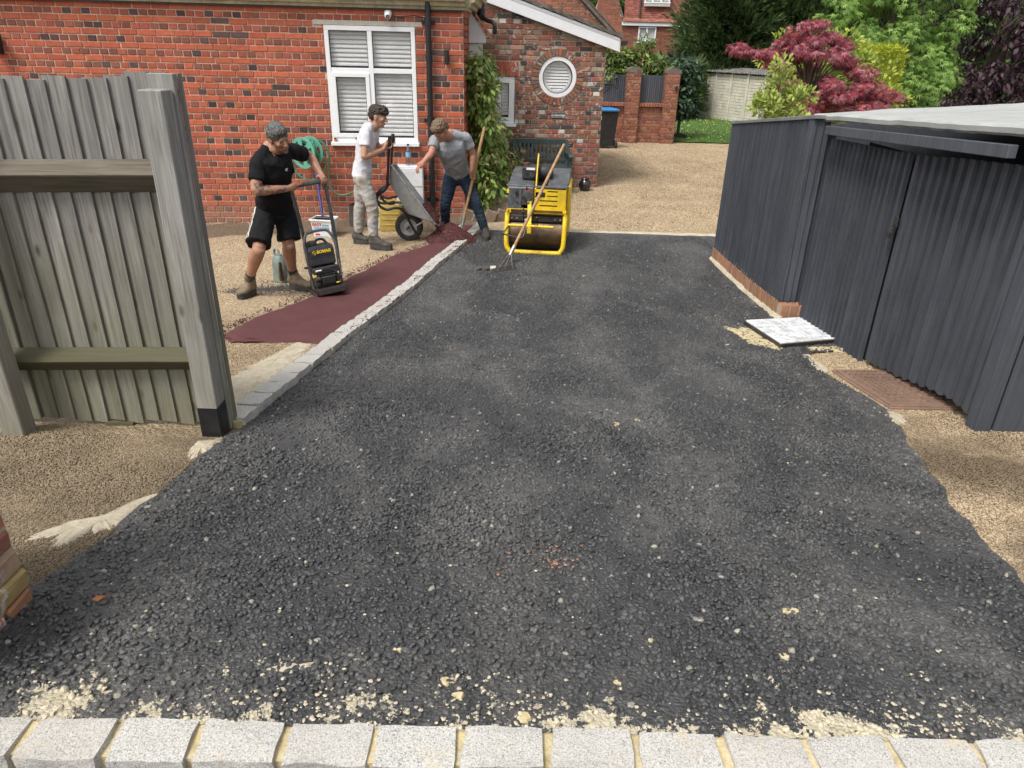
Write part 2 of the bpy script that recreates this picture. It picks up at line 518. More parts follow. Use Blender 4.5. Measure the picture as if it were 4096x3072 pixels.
def granite():
    m, nt, b = new_mat('granite_sett')
    v = objvec(nt, world_space=True)
    oi = N(nt, 'ShaderNodeObjectInfo')
    n1 = noise_n(nt, v, 260, 2, 0.6)
    n2 = noise_n(nt, v, 150, 2, 0.5)
    n3 = noise_n(nt, v, 9, 5, 0.7, 0.5)
    c = ramp(nt, n1.outputs[0], [(0.30, (0.19, 0.185, 0.175)), (0.46, (0.43, 0.42, 0.39)), (0.62, (0.56, 0.545, 0.51))]).outputs[0]
    c = mixc(nt, ramp(nt, n2.outputs[0], [(0.33, 0.5), (0.4, 0.0)]).outputs[0], c, (0.10, 0.10, 0.105))
    c = mixc(nt, mathn(nt, 'MULTIPLY', oi.outputs['Random'], 0.3), c, (0.40, 0.35, 0.30))
    c = mixc(nt, mathn(nt, 'MULTIPLY', ramp(nt, n3.outputs[0], [(0.56, 0.0), (0.7, 1.0)]).outputs[0], 0.5), c, (0.48, 0.40, 0.26))
    nt.links.new(c, b.inputs['Base Color'])
    b.inputs['Roughness'].default_value = 0.85
    b.inputs['Specular IOR Level'].default_value = 0.3
    bump(nt, b, noise_n(nt, v, 70, 5, 0.7).outputs[0], 0.6, 0.006)
    return m
M['granite'] = granite()

def tarmac_mat(name, stones):
    m, nt, b = new_mat(name)
    v = objvec(nt, world_space=True)
    sx = N(nt, 'ShaderNodeSeparateXYZ'); nt.links.new(v, sx.inputs[0])
    fine = noise_n(nt, v, 320, 3, 0.7)
    big = noise_n(nt, v, 1.1, 5, 0.6, 0.5)
    if stones:
        oi = N(nt, 'ShaderNodeObjectInfo')
        c = ramp(nt, oi.outputs['Random'], [(0.0, (0.022, 0.0225, 0.024)), (0.7, (0.040, 0.041, 0.042)), (0.97, (0.064, 0.064, 0.063)), (0.99, (0.09, 0.087, 0.08)), (0.997, (0.34, 0.31, 0.25))]).outputs[0]
    else:
        c = ramp(nt, fine.outputs[0], [(0.35, (0.024, 0.0245, 0.026)), (0.65, (0.060, 0.061, 0.063)), (0.8, (0.11, 0.11, 0.107))]).outputs[0]
        vor = N(nt, 'ShaderNodeTexVoronoi'); vor.inputs['Scale'].default_value = 85
        nt.links.new(v, vor.inputs['Vector'])
        spk = N(nt, 'ShaderNodeSeparateXYZ'); nt.links.new(vor.outputs['Color'], spk.inputs[0])
        kk = mathn(nt, 'MULTIPLY', ramp(nt, spk.outputs[0], [(0.965, 0.0), (0.97, 1.0)]).outputs[0], ramp(nt, vor.outputs['Distance'], [(0.25, 1.0), (0.4, 0.0)]).outputs[0])
        c = mixc(nt, kk, c, (0.42, 0.38, 0.29))
    # pale dust trodden in by feet and tyres: drifting patches
    d1 = noise_n(nt, objvec(nt, (1.25, .6, 1), True), 1.5, 3, 0.62, 0.5)
    d2 = noise_n(nt, v, 26, 5, 0.75)
    k = mathn(nt, 'MULTIPLY', ramp(nt, d1.outputs[0], [(0.42, 0.0), (0.62, 1.0)]).outputs[0], ramp(nt, d2.outputs[0], [(0.35, 0.25), (0.65, 1.0)]).outputs[0])
    c = mixc(nt, mathn(nt, 'MULTIPLY', k, 0.42 if stones else 0.65), c, (0.19, 0.180, 0.164))
    c = mixc(nt, mathn(nt, 'MULTIPLY', ramp(nt, big.outputs[0], [(0.42, 0.0), (0.7, 1.0)]).outputs[0], 0.35), c, (0.012, 0.0125, 0.0135))
    # spilt sandy mortar along the near kerb
    yy = mathn(nt, 'ADD', sx.outputs[1], mathn(nt, 'MULTIPLY', mathn(nt, 'SUBTRACT', noise_n(nt, v, 3.2, 3, 0.6).outputs[0], 0.5), 0.62))
    near = ramp(nt, mathn(nt, 'SUBTRACT', yy, 1.0), [(0.0, 0.52), (0.17, 0.36), (0.26, 0.18), (0.50, 0.08), (0.85, 0.0)]).outputs[0]
    crumb = mathn(nt, 'ADD', mathn(nt, 'MULTIPLY', noise_n(nt, v, 48, 3, 0.7).outputs[0], 0.75), mathn(nt, 'MULTIPLY', noise_n(nt, v, 9, 2, 0.6).outputs[0], 0.55))
    sp = ramp(nt, mathn(nt, 'ADD', near, crumb), [(0.93, 0.0), (0.96, 0.95)]).outputs[0]
    c = mixc(nt, sp, c, mixc(nt, d2.outputs[0], (0.50, 0.42, 0.26), (0.62, 0.57, 0.45)))
    # a few lone splats further up
    vs = N(nt, 'ShaderNodeTexVoronoi'); vs.inputs['Scale'].default_value = 2.6
    dv = N(nt, 'ShaderNodeVectorMath', operation='ADD')
    nt.links.new(v, dv.inputs[0])
    dn = noise_n(nt, v, 14, 1, 0.6)
    dsc = N(nt, 'ShaderNodeVectorMath', operation='SCALE'); dsc.inputs['Scale'].default_value = 0.12
    nt.links.new(dn.outputs[1], dsc.inputs[0]); nt.links.new(dsc.outputs[0], dv.inputs[1])
    nt.links.new(dv.outputs[0], vs.inputs['Vector'])
    sc = N(nt, 'ShaderNodeSeparateXYZ'); nt.links.new(vs.outputs['Color'], sc.inputs[0])
    k2 = mathn(nt, 'MULTIPLY', ramp(nt, sc.outputs[1], [(0.72, 0.0), (0.74, 1.0)]).outputs[0], ramp(nt, vs.outputs['Distance'], [(0.035, 1.0), (0.07, 0.0)]).outputs[0])
    c = mixc(nt, mathn(nt, 'MULTIPLY', k2, 0.9), c, (0.52, 0.42, 0.22))
    nt.links.new(c, b.inputs['Base Color'])
    b.inputs['Roughness'].default_value = 0.40 if stones else 0.55
    b.inputs['Specular IOR Level'].default_value = 0.65
    if stones:
        bump(nt, b, noise_n(nt, v, 420, 3, 0.7).outputs[0], 0.5, 0.003)
    else:
        vb = N(nt, 'ShaderNodeTexVoronoi'); vb.inputs['Scale'].default_value = 95
        nt.links.new(v, vb.inputs['Vector'])
        h = mathn(nt, 'ADD', mathn(nt, 'MULTIPLY', vb.outputs['Distance'], -1.0), mathn(nt, 'MULTIPLY', fine.outputs[0], 0.6))
        bump(nt, b, h, 0.8, 0.010)
    return m
M['tarmac'] = tarmac_mat('black_tarmac', False)
M['tarmac_stone'] = tarmac_mat('tarmac_stone', True)

def red_tarmac():
    m, nt, b = new_mat('red_tarmac')
    v = objvec(nt, world_space=True)
    f = noise_n(nt, v, 260, 3, 0.7)
    g_ = noise_n(nt, v, 3.0, 5, 0.65, 0.8)
    c = ramp(nt, f.outputs[0], [(0.3, (0.060, 0.022, 0.023)), (0.6, (0.145, 0.058, 0.058)), (0.8, (0.21, 0.095, 0.092))]).outputs[0]
    c = mixc(nt, mathn(nt, 'MULTIPLY', ramp(nt, g_.outputs[0], [(0.4, 0.0), (0.7, 1.0)]).outputs[0], 0.55), c, (0.085, 0.032, 0.033))
    nt.links.new(c, b.inputs['Base Color'])
    b.inputs['Roughness'].default_value = 0.8
    b.inputs['Specular IOR Level'].default_value = 0.25
    h = mathn(nt, 'ADD', noise_n(nt, v, 150, 4, 0.7).outputs[0], mathn(nt, 'MULTIPLY', noise_n(nt, v, 22, 3, 0.6).outputs[0], 0.8))
    bump(nt, b, h, 0.7, 0.008)
    return m
M['red_tarmac'] = red_tarmac()

def gravel_mat(name, stones=False):
    m, nt, b = new_mat(name)
    v = objvec(nt, world_space=True)
    sx = N(nt, 'ShaderNodeSeparateXYZ'); nt.links.new(v, sx.inputs[0])
    cols = [(0.0, (0.13, 0.085, 0.048)), (0.3, (0.38, 0.28, 0.165)), (0.6, (0.56, 0.435, 0.275)), (0.85, (0.68, 0.57, 0.41)), (1.0, (0.34, 0.20, 0.10))]
    if stones:
        c = ramp(nt, N(nt, 'ShaderNodeObjectInfo').outputs['Random'], cols).outputs[0]
    else:
        vo = N(nt, 'ShaderNodeTexVoronoi'); vo.inputs['Scale'].default_value = 62
        nt.links.new(v, vo.inputs['Vector'])
        sc = N(nt, 'ShaderNodeSeparateXYZ'); nt.links.new(vo.outputs['Color'], sc.inputs[0])
        c = ramp(nt, sc.outputs[0], cols).outputs[0]
        c = mixc(nt, ramp(nt, vo.outputs['Distance'], [(0.42, 0.0), (0.62, 0.75)]).outputs[0], c, (0.16, 0.115, 0.07))
        c = mixc(nt, 0.30, c, (0.54, 0.42, 0.27))
    # grime: darker trodden or damp drifts, and a damp strip at the foot of the house wall
    d = noise_n(nt, v, 1.5, 6, 0.65, 0.4)
    nearf = ramp(nt, mathn(nt, 'MULTIPLY', sx.outputs[1], 0.1), [(0.30, 1.0), (0.42, 0.25)]).outputs[0]
    c = mixc(nt, mathn(nt, 'MULTIPLY', mathn(nt, 'MULTIPLY', ramp(nt, d.outputs[0], [(0.34, 0.0), (0.62, 1.0)]).outputs[0], nearf), 0.85), c, (0.095, 0.067, 0.040))
    nl_ = mathn(nt, 'MULTIPLY', ramp(nt, mathn(nt, 'MULTIPLY', sx.outputs[1], 0.1), [(0.28, 1.0), (0.36, 0.0)]).outputs[0], ramp(nt, mathn(nt, 'MULTIPLY_ADD', sx.outputs[0], -0.1, 0.5), [(0.5, 0.25), (0.6, 1.0)]).outputs[0])
    c = mixc(nt, mathn(nt, 'MULTIPLY', nl_, 0.62), c, (0.135, 0.105, 0.068))
    wl_ = mathn(nt, 'SUBTRACT', sx.outputs[1], mathn(nt, 'MULTIPLY', sx.outputs[0], 0.087))
    wl_ = mathn(nt, 'ADD', wl_, mathn(nt, 'MULTIPLY', mathn(nt, 'SUBTRACT', noise_n(nt, v, 1.8, 4, 0.6).outputs[0], 0.5), 0.7))
    strip = mathn(nt, 'MULTIPLY', ramp(nt, mathn(nt, 'SUBTRACT', wl_, 9.2), [(0.10, 0.0), (0.22, 1.0), (0.95, 1.0), (1.0, 0.0)]).outputs[0],
                  ramp(nt, mathn(nt, 'MULTIPLY', sx.outputs[0], -1.0), [(0.45, 0.0), (0.6, 1.0)]).outputs[0])
    c = mixc(nt, mathn(nt, 'MULTIPLY', strip, 0.78), c, (0.085, 0.062, 0.042))
    nt.links.new(c, b.inputs['Base Color'])
    b.inputs['Roughness'].default_value = 0.75
    b.inputs['Specular IOR Level'].default_value = 0.35
    if not stones:
        h = mathn(nt, 'ADD', mathn(nt, 'MULTIPLY', vo.outputs['Distance'], -1.0), mathn(nt, 'MULTIPLY', noise_n(nt, v, 40, 4, 0.7).outputs[0], 0.6))
        bump(nt, b, h, 0.8, 0.012)
    return m
M['gravel'] = gravel_mat('resin_gravel')
M['gravel_stone'] = gravel_mat('gravel_stone', True)
M['road'] = simple('road_asphalt', (0.06, 0.06, 0.062), 0.85, 0.25, 30, bmp=0.6, bscale=200, ws=True)
M['soil'] = simple('garden_soil', (0.09, 0.07, 0.045), 0.95, 0.3, 3, bmp=0.5, ws=True)
M['lawn'] = simple('lawn_turf', (0.085, 0.155, 0.028), 0.9, 0.35, 2.5, bmp=0.6, bscale=40, dirt=(0.05, 0.10, 0.02), dirt_amt=0.5, ws=True)
M['dust'] = simple('pale_mortar_smear', (0.50, 0.44, 0.33), 0.95, 0.18, 14, bmp=0.5, bscale=110, dirt=(0.34, 0.28, 0.19), dirt_amt=0.5, ws=True)
M['leaf'] = vcol_mat('leaf', 0.5, 0.28, 0.12, 3, spec=0.35)
M['bark'] = simple('bark', (0.11, 0.085, 0.062), 0.95, 0.3, 12, bmp=0.6, bscale=40)
M['pale_bark'] = simple('pale_bark', (0.24, 0.21, 0.17), 0.95, 0.3, 12, bmp=0.4, bscale=40)

# ------------------------------------------------------------------ the ground
PY = [-30, 1.25, 2.2, 3.3, 4.5, 5.5, 6.6, 8.0, 9.2, 40]
PZ = [0, 0, -.13, -.30, -.45, -.55, -.63, -.68, -.70, -.80]
def g(x, y):
    z = float(np.interp(y, PY, PZ))
    if x < -1.2: z -= 0.036 * (-1.2 - x) * sstep(y, 4.5, 9.0)
    return z
def onto(x, y, dz=0.0): return Vector((x, y, g(x, y) + dz))

def sheet(name, xs, ys, dz, mat, kind='structure', wav=0.0, parent=None, mask=None):
    """grid over the ground; xs may be a function of y giving a list"""
    vs, fs = [], []
    rows = []
    for y in ys:
        xx = xs(y) if callable(xs) else xs
        row = []
        for x in xx:
            row.append(len(vs))
            h = noise.noise(Vector((x * 2.1, y * 2.1, dz * 9))) * wav if wav else 0
            vs.append((x, y, g(x, y) + dz + h))
        rows.append(row)
    for a, b in zip(rows[:-1], rows[1:]):
        for i in range(len(a) - 1): fs.append((a[i], a[i + 1], b[i + 1], b[i]))
    me = bpy.data.meshes.new(name)
    me.from_pydata(vs, [], fs)
    for p in me.polygons: p.use_smooth = True
    me.materials.append(mat)
    o = link(name, me, parent)
    if kind: o['kind'] = kind
    return o

def seq(a, b, st):
    n = max(1, int(round((b - a) / st)))
    return [a + (b - a) * i / n for i in range(n + 1)]

# far ground to the horizon, a little below everything else
sheet('ground', [-400, -120, -40, -15, -8, 0, 8, 15, 40, 120, 400], [-60, -5, -1.0] + seq(0.2, 10, .6) + [14, 20, 25, 30, 40, 90, 200, 400], -0.16, M['soil'])
sheet('road', [-8, -3, -1, 0, 1, 3, 8], [-6, -2, 0, 0.7, 1.10], -0.10, M['road'])
sheet('gravel_drive', seq(-9, 9, .15), seq(1.2, 10.2, .15) + seq(10.4, 20.4, .4)[0:], 0.0, M['gravel'], wav=0.006)
EDGE = lambda y, s: 0.035 * noise.noise(Vector((y * 4.3, s, 0))) + 0.02 * noise.noise(Vector((y * 17, s + 5, 0)))
TLY = [1.15, 1.55, 1.69, 2.06, 2.52, 2.8, 3.02, 3.1, 3.89, 4.96, 6.3, 7.61, 9.16, 9.45]
TLX = [-1.75, -1.6, -1.50, -1.43, -1.42, -1.42, -1.40, -1.37, -1.31, -1.21, -0.99, -0.78, -0.47, -0.40]
TRY = [1.15, 1.86, 2.18, 2.82, 3.2, 3.54, 3.75, 4.35, 4.85, 4.95, 5.75, 5.8, 7.85, 7.95, 9.45]
TRX = [1.62, 1.72, 1.78, 1.93, 2.05, 2.13, 2.17, 2.10, 2.16, 2.62, 2.62, 2.27, 2.24, 2.6, 2.65]
def tar_l(y): return float(np.interp(y, TLY, TLX)) + (EDGE(y, 1) if y < 3.0 else 0)
def tar_r(y): return float(np.interp(y, TRY, TRX)) + (EDGE(y, 8) if y < 4.8 else 0)
def tar_far(x): return 9.30 + 0.05 * noise.noise(Vector((x * 1.2, 3, 0))) - 0.03 * (x - 1)
def tar_cols(y):
    a, b = tar_l(y), tar_r(y)
    return [a + (b - a) * i / 70 for i in range(71)]
ys = seq(1.194, 9.33, .045)
tarmac = sheet('tarmac_driveway', tar_cols, ys, 0.014, M['tarmac'], wav=0.004)

# a stone scatter done with geometry nodes: thousands of small chips pressed into a sheet
def scatter(name, host_mesh, mat, density, rmin, rmax, parent, seed=0, sink=0.25, flat=0.55, clump=None, poisson=None):
    o = link(name, host_mesh, parent)
    o['kind'] = 'stuff'
    ng = bpy.data.node_groups.new(name + '_nodes', 'GeometryNodeTree')
    ng.interface.new_socket('Geometry', in_out='INPUT', socket_type='NodeSocketGeometry')
    ng.interface.new_socket('Geometry', in_out='OUTPUT', socket_type='NodeSocketGeometry')
    nn, ll = ng.nodes, ng.links
    gi, go = nn.new('NodeGroupInput'), nn.new('NodeGroupOutput')
    dp = nn.new('GeometryNodeDistributePointsOnFaces')
    if poisson:
        dp.distribute_method = 'POISSON'
        dp.inputs['Distance Min'].default_value = poisson
        dp.inputs['Density Max'].default_value = density
        fac = dp.inputs['Density Factor']
    else:
        dp.distribute_method = 'RANDOM'
        fac = dp.inputs['Density']
        fac.default_value = density
    dp.inputs['Seed'].default_value = seed
    ll.new(gi.outputs[0], dp.inputs['Mesh'])
    if clump:
        tn = nn.new('ShaderNodeTexNoise')
        tn.inputs['Scale'].default_value = clump
        tn.inputs['Detail'].default_value = 3
        pos0 = nn.new('GeometryNodeInputPosition')
        ll.new(pos0.outputs[0], tn.inputs['Vector'])
        mr = nn.new('ShaderNodeMapRange')
        mr.inputs['From Min'].default_value = 0.36; mr.inputs['From Max'].default_value = 0.56
        mr.inputs['To Min'].default_value = 0.25 if poisson else 0.45 * density
        mr.inputs['To Max'].default_value = 1.0 if poisson else density
        ll.new(tn.outputs[0], mr.inputs['Value'])
        ll.new(mr.outputs[0], fac)
    variants = []
    for k in range(4):
        ico = nn.new('GeometryNodeMeshIcoSphere')
        ico.inputs['Radius'].default_value = 1.0
        ico.inputs['Subdivisions'].default_value = 2
        sp = nn.new('GeometryNodeSetPosition')
        nz = nn.new('ShaderNodeTexNoise')
        nz.noise_dimensions = '4D'
        nz.inputs['W'].default_value = k * 7.3 + seed
        nz.inputs['Scale'].default_value = 0.9
        nz.inputs['Detail'].default_value = 1
        ll.new(ico.outputs[0], sp.inputs['Geometry'])
        sub = nn.new('ShaderNodeVectorMath'); sub.operation = 'SUBTRACT'
        sub.inputs[1].default_value = (0.5, 0.5, 0.5)
        ll.new(nz.outputs['Color'], sub.inputs[0])
        scl = nn.new('ShaderNodeVectorMath'); scl.operation = 'SCALE'
        scl.inputs['Scale'].default_value = 1.25
        ll.new(sub.outputs[0], scl.inputs[0])
        ll.new(scl.outputs[0], sp.inputs['Offset'])
        sm = nn.new('GeometryNodeSetMaterial')
        sm.inputs['Material'].default_value = mat
        ll.new(sp.outputs[0], sm.inputs[0])
        variants.append(sm)
    gti = nn.new('GeometryNodeGeometryToInstance')
    for s_ in reversed(variants): ll.new(s_.outputs[0], gti.inputs[0])
    ip = nn.new('GeometryNodeInstanceOnPoints')
    ip.inputs['Pick Instance'].default_value = True
    ll.new(dp.outputs['Points'], ip.inputs['Points'])
    ll.new(gti.outputs[0], ip.inputs['Instance'])
    rv = nn.new('FunctionNodeRandomValue'); rv.data_type = 'FLOAT_VECTOR'
    rv.inputs[0].default_value = (-0.35, -0.35, 0)
    rv.inputs[1].default_value = (0.35, 0.35, 6.28)
    ll.new(rv.outputs[0], ip.inputs['Rotation'])
    rs = nn.new('FunctionNodeRandomValue'); rs.data_type = 'FLOAT_VECTOR'
    rs.inputs[0].default_value = (rmin, rmin, rmin * flat)
    rs.inputs[1].default_value = (rmax, rmax * 0.8, rmax * flat)
    rs.inputs['Seed'].default_value = 3
    ll.new(rs.outputs[0], ip.inputs['Scale'])
    ti = nn.new('GeometryNodeTranslateInstances')
    ti.inputs['Local Space'].default_value = False
    rz_ = nn.new('FunctionNodeRandomValue'); rz_.data_type = 'FLOAT_VECTOR'
    rz_.inputs[0].default_value = (0, 0, -rmax * flat * (sink + 0.45))
    rz_.inputs[1].default_value = (0, 0, -rmax * flat * (sink - 0.25))
    rz_.inputs['Seed'].default_value = 9
    ll.new(ip.outputs[0], ti.inputs['Instances'])
    ll.new(rz_.outputs[0], ti.inputs['Translation'])
    ll.new(ti.outputs[0], go.inputs[0])
    md = o.modifiers.new('scatter', 'NODES')
    md.node_group = ng
    return o

def host_sheet(name, xs, ys, dz, mat):
    vs, fs, rows = [], [], []
    for y in ys:
        row = []
        for x in xs(y):
            row.append(len(vs)); vs.append((x, y, g(x, y) + dz))
        rows.append(row)
    for a, b in zip(rows[:-1], rows[1:]):
        for i in range(len(a) - 1): fs.append((a[i], a[i + 1], b[i + 1], b[i]))
    me = bpy.data.meshes.new(name)
    me.from_pydata(vs, [], fs)
    me.materials.append(mat)
    return me
def cols(n, pad=0.01):
    return lambda y: [tar_l(y) + pad + (tar_r(y) - tar_l(y) - 2 * pad) * i / n for i in range(n + 1)]
scatter('tarmac_aggregate', host_sheet('tarmac_aggregate', cols(10), seq(1.204, 3.6, .1), 0.017, M['tarmac_stone']), M['tarmac_stone'], 9000, 0.0055, 0.0135, tarmac, 1, 0.2, 0.78, clump=1.7, poisson=0.0095)
scatter('tarmac_aggregate', host_sheet('tarmac_aggregate', cols(10), seq(3.6, 9.2, .1), 0.016, M['tarmac_stone']), M['tarmac_stone'], 5200, 0.006, 0.0125, tarmac, 4, 0.25, 0.75, clump=1.3)
gravel = bpy.data.objects['gravel_drive']
scatter('gravel_chippings', host_sheet('gravel_chippings', lambda y: list(np.linspace(-3.1, tar_l(y) - .01, 6)), seq(1.7, 3.06, .1), 0.004, M['gravel_stone']), M['gravel_stone'], 26000, 0.0024, 0.0048, gravel, 5, 0.3, 0.7)
scatter('gravel_chippings', host_sheet('gravel_chippings', lambda y: list(np.linspace(tar_r(y) + .01, 3.4, 6)), seq(1.5, 4.92, .1), 0.004, M['gravel_stone']), M['gravel_stone'], 22000, 0.0024, 0.0048, gravel, 6, 0.3, 0.7)
scatter('gravel_chippings', host_sheet('gravel_chippings', lambda y: list(np.linspace(-3.6, tar_l(y) - .16, 8)), seq(3.35, 5.4, .1), 0.004, M['gravel_stone']), M['gravel_stone'], 12000, 0.0026, 0.005, gravel, 8, 0.3, 0.7)
scatter('gravel_chippings', host_sheet('gravel_chippings', lambda y: seq(0.1, 6.4, .5), seq(9.6, 19.9, .5), 0.004, M['gravel_stone']), M['gravel_stone'], 2000, 0.005, 0.010, gravel, 12, 0.3, 0.6)

# white haunching strip where the tarmac meets the gravel beyond
mb = MB()
prev = None
for x in seq(-0.42, 2.65, .06):
    yb = 9.36 + 0.03 * noise.noise(Vector((x * 5, 0, 0))) - 0.02 * (x - 1)
    w = 0.05 + 0.03 * noise.noise(Vector((x * 7, 4, 0)))
    q = (onto(x, yb - w, 0.012), onto(x, yb - w * .4, 0.03), onto(x, yb + w * .6, 0.028), onto(x, yb + w + .03, 0.004))
    if prev:
        for i in range(3): mb.add([prev[i], q[i], q[i + 1], prev[i + 1]], [(0, 1, 2, 3)])
    prev = q
o = mb.build('mortar_edge', M['dust'], smooth=True); o['kind'] = 'structure'

# pale mortar smears by the tarmac edge on the left and round the covers
def smear(pts, dz, name='mortar_smear', mat='dust', amp=1.0, th=.008):
    c = sum((Vector(p) for p in pts), Vector((0, 0))) / len(pts)
    ring = []
    n = len(pts)
    for i in range(n):
        a, b = Vector(pts[i]), Vector(pts[(i + 1) % n])
        for k in range(22):
            p = a.lerp(b, k / 22)
            p += (p - c).normalized() * amp * (0.05 * noise.noise(Vector((p.x * 13, p.y * 13, 3))) + 0.035 * noise.noise(Vector((p.x * 41, p.y * 41, 6))) + .02 * noise.noise(Vector((p.x * 110, p.y * 110, 1))))
            ring.append(p)
    vs = [onto(c.x, c.y, dz + th)] + [onto(c.x + (p.x - c.x) * .7, c.y + (p.y - c.y) * .7, dz + th + .005 * noise.noise(Vector((p.x * 30, p.y * 30, 0)))) for p in ring] + [onto(p.x, p.y, dz - .004) for p in ring]
    m = len(ring)
    fs = [(0, 1 + i, 1 + (i + 1) % m) for i in range(m)] + [(1 + i, 1 + m + i, 1 + m + (i + 1) % m, 1 + (i + 1) % m) for i in range(m)]
    mb = MB().add(vs, fs)
    o = mb.build(name, M[mat], smooth=True); o['kind'] = 'structure'
    return o
smear([(-1.58, 1.98), (-1.72, 2.03), (-1.66, 2.13), (-1.50, 2.22), (-1.45, 2.40), (-1.40, 2.40), (-1.43, 2.15)], 0.004)
smear([(-1.46, 2.72), (-1.52, 2.86), (-1.50, 2.98), (-1.40, 3.0), (-1.42, 2.85)], 0.006)
smear([(-1.62, 3.38), (-1.80, 3.75), (-1.72, 4.3), (-1.58, 4.9), (-1.46, 4.9), (-1.45, 4.2), (-1.50, 3.4)], 0.003)
smear([(1.70, 5.55), (1.78, 5.0), (1.95, 4.8), (2.05, 4.86), (1.99, 5.1), (1.94, 5.55)], 0.012, 'sand_bedding', 'mortar_sand')
smear([(2.10, 4.86), (2.2, 4.98), (2.6, 5.04), (2.58, 4.92)], 0.010, 'sand_bedding', 'mortar_sand')
smear([(2.06, 4.36), (2.1, 4.86), (2.16, 4.84), (2.16, 4.40)], 0.010)
smear([(2.08, 3.40), (2.12, 3.66), (2.24, 3.66), (2.20, 3.5)], 0.008)

# granite kerbs: every sett its own stone
def sett_mesh(L, W, H, seed):
    r = random.Random(seed)
    nx, ny = 7, 4
    vs, fs = [], []
    bm = bmesh.new()
    bmesh.ops.create_cube(bm, size=1.0)
    bmesh.ops.subdivide_edges(bm, edges=bm.edges[:], cuts=4, use_grid_fill=True)
    for v in bm.verts:
        p = v.co.copy()
        e = 0.06
        # soften corners, then rough-hew the sides
        q = Vector((p.x * L, p.y * W, p.z * H))
        k = sum(1 for a in (abs(p.x), abs(p.y), abs(p.z)) if a > 0.49)
        if k >= 2: q *= 0.994 if k == 2 else 0.985
        nv = noise.noise_vector(Vector((q.x * 14 + seed * 3.1, q.y * 14, q.z * 14)))
        amp = 0.008 if p.z < 0.49 else 0.0035
        v.co = q + nv * amp * (1.6 if k >= 1 and p.z < .49 else (2.6 if k >= 2 else 1.0))
    me = bpy.data.meshes.new('sett')
    bm.to_mesh(me); bm.free()
    for p in me.polygons: p.use_smooth = False
    me.materials.append(M['granite'])
    return me
SETTS = [sett_mesh(0.196, 0.112, 0.11, k) for k in range(6)]
SETTS_L = [sett_mesh(0.186, 0.125, 0.12, k + 10) for k in range(6)]
kerb = link('kerb', MB().box((0, 1.152, -0.050), (3.4, 0.094, 0.12)).mesh('kerb', M['mortar_sand']))
kerb['kind'] = 'structure'
r_ = random.Random(3)
x = -1.53
i = 0
while x < 1.6:
    w = r_.uniform(0.180, 0.198)
    o = link('sett', SETTS[i % 6], kerb)
    o.location = (x + w / 2, 1.144 + r_.uniform(-.004, .004) + 0.012 * (x > 0.9) * (x - .9), -0.033 + r_.uniform(-.003, .003))
    o.scale = (w / 0.2, 1.0, 1.0)
    o.rotation_euler = (r_.uniform(-.02, .02), r_.uniform(-.02, .02), r_.uniform(-.02, .02) + (math.pi if i % 2 else 0))
    x += w + r_.uniform(0.010, 0.020); i += 1
# kerb between black tarmac and the left strip
KY = [3.16, 3.89, 4.96, 6.3, 7.61, 9.16, 9.45]
KX = [-1.365, -1.31, -1.21, -0.99, -0.78, -0.47, -0.41]
kp = [Vector((float(np.interp(y, KY, KX)), y)) for y in seq(3.16, 9.45, .02)]
mb = MB()
for a, b in zip(kp[:-1:4], kp[4::4]):
    t = (b - a).normalized(); s = Vector((-t.y, t.x))
    q = [a + s * 0.008, a + s * 0.118, b + s * 0.118, b + s * 0.008]
    mb.add([onto(p.x, p.y, -.05) for p in q] + [onto(p.x, p.y, .044) for p in q], [(4, 5, 6, 7), (0, 1, 5, 4), (1, 2, 6, 5), (2, 3, 7, 6), (3, 0, 4, 7)])
kerb2 = mb.build('kerb', M['mortar_sand']); kerb2['kind'] = 'structure'
acc, i, k = 0.0, 0, 0
need = 0.1
last = kp[0]
for p in kp[1:]:
    acc += (p - last).length; last = p
    if acc >= need:
        t = Vector((float(np.interp(p.y + .05, KY, KX)) - float(np.interp(p.y - .05, KY, KX)), .1)).normalized()
        s = Vector((-t.y, t.x))
        o = link('sett', SETTS_L[i % 6], kerb2)
        c = p + s * (0.062 + r_.uniform(-.004, .004))
        slope = (g(c.x, c.y + .1) - g(c.x, c.y - .1)) / .2
        o.location = onto(c.x, c.y, 0.0 + r_.uniform(-.004, .004))
        o.rotation_euler = (r_.uniform(-.03, .03), -math.atan(slope), math.atan2(t.y, t.x) + r_.uniform(-.02, .02))
        need += 0.196 + r_.uniform(-.006, .006); i += 1

# red tarmac strip: a rolled sheet plus the fresh pile
RLY = [4.74, 4.82, 4.98, 5.57, 5.96, 7.13, 7.92, 8.52, 8.9]
RLX = [-1.72, -2.05, -2.18, -2.12, -1.93, -1.64, -1.39, -1.03, -0.90]
def red_l(y): return float(np.interp(y, RLY, RLX)) + 0.05 * noise.noise(Vector((y * 3.1, 2, 0))) + 0.025 * noise.noise(Vector((y * 13, 2, 0)))
def red_r(y): return float(np.interp(y, KY, KX)) - 0.128
mb = MB()
rows = []
for y in seq(4.74, 8.9, .03):
    a, b = red_l(y), red_r(y)
    row = []
    n = 48
    for i in range(n + 1):
        t = i / n
        x = a + (b - a) * t
        yy = y + 0.10 * noise.noise(Vector((x * 2.2, 7, 0))) * sstep(5.5 - y, 0, .7) + 0.03 * noise.noise(Vector((x * 15, 7, 0))) * sstep(5.2 - y, 0, .4)
        e = min(sstep(t * (b - a), 0, .10), sstep(y, 4.73, 4.85))
        h = 0.004 + 0.032 * e + 0.006 * noise.noise(Vector((x * 6, y * 6, 1))) * e
        row.append(Vector((x, yy, g(x, yy) + h)))
    rows.append(row)
mb.rings(rows, caps=False, closed=False)
red = mb.build('red_tarmac_strip', M['red_tarmac'], smooth=True)
red['kind'] = 'structure'

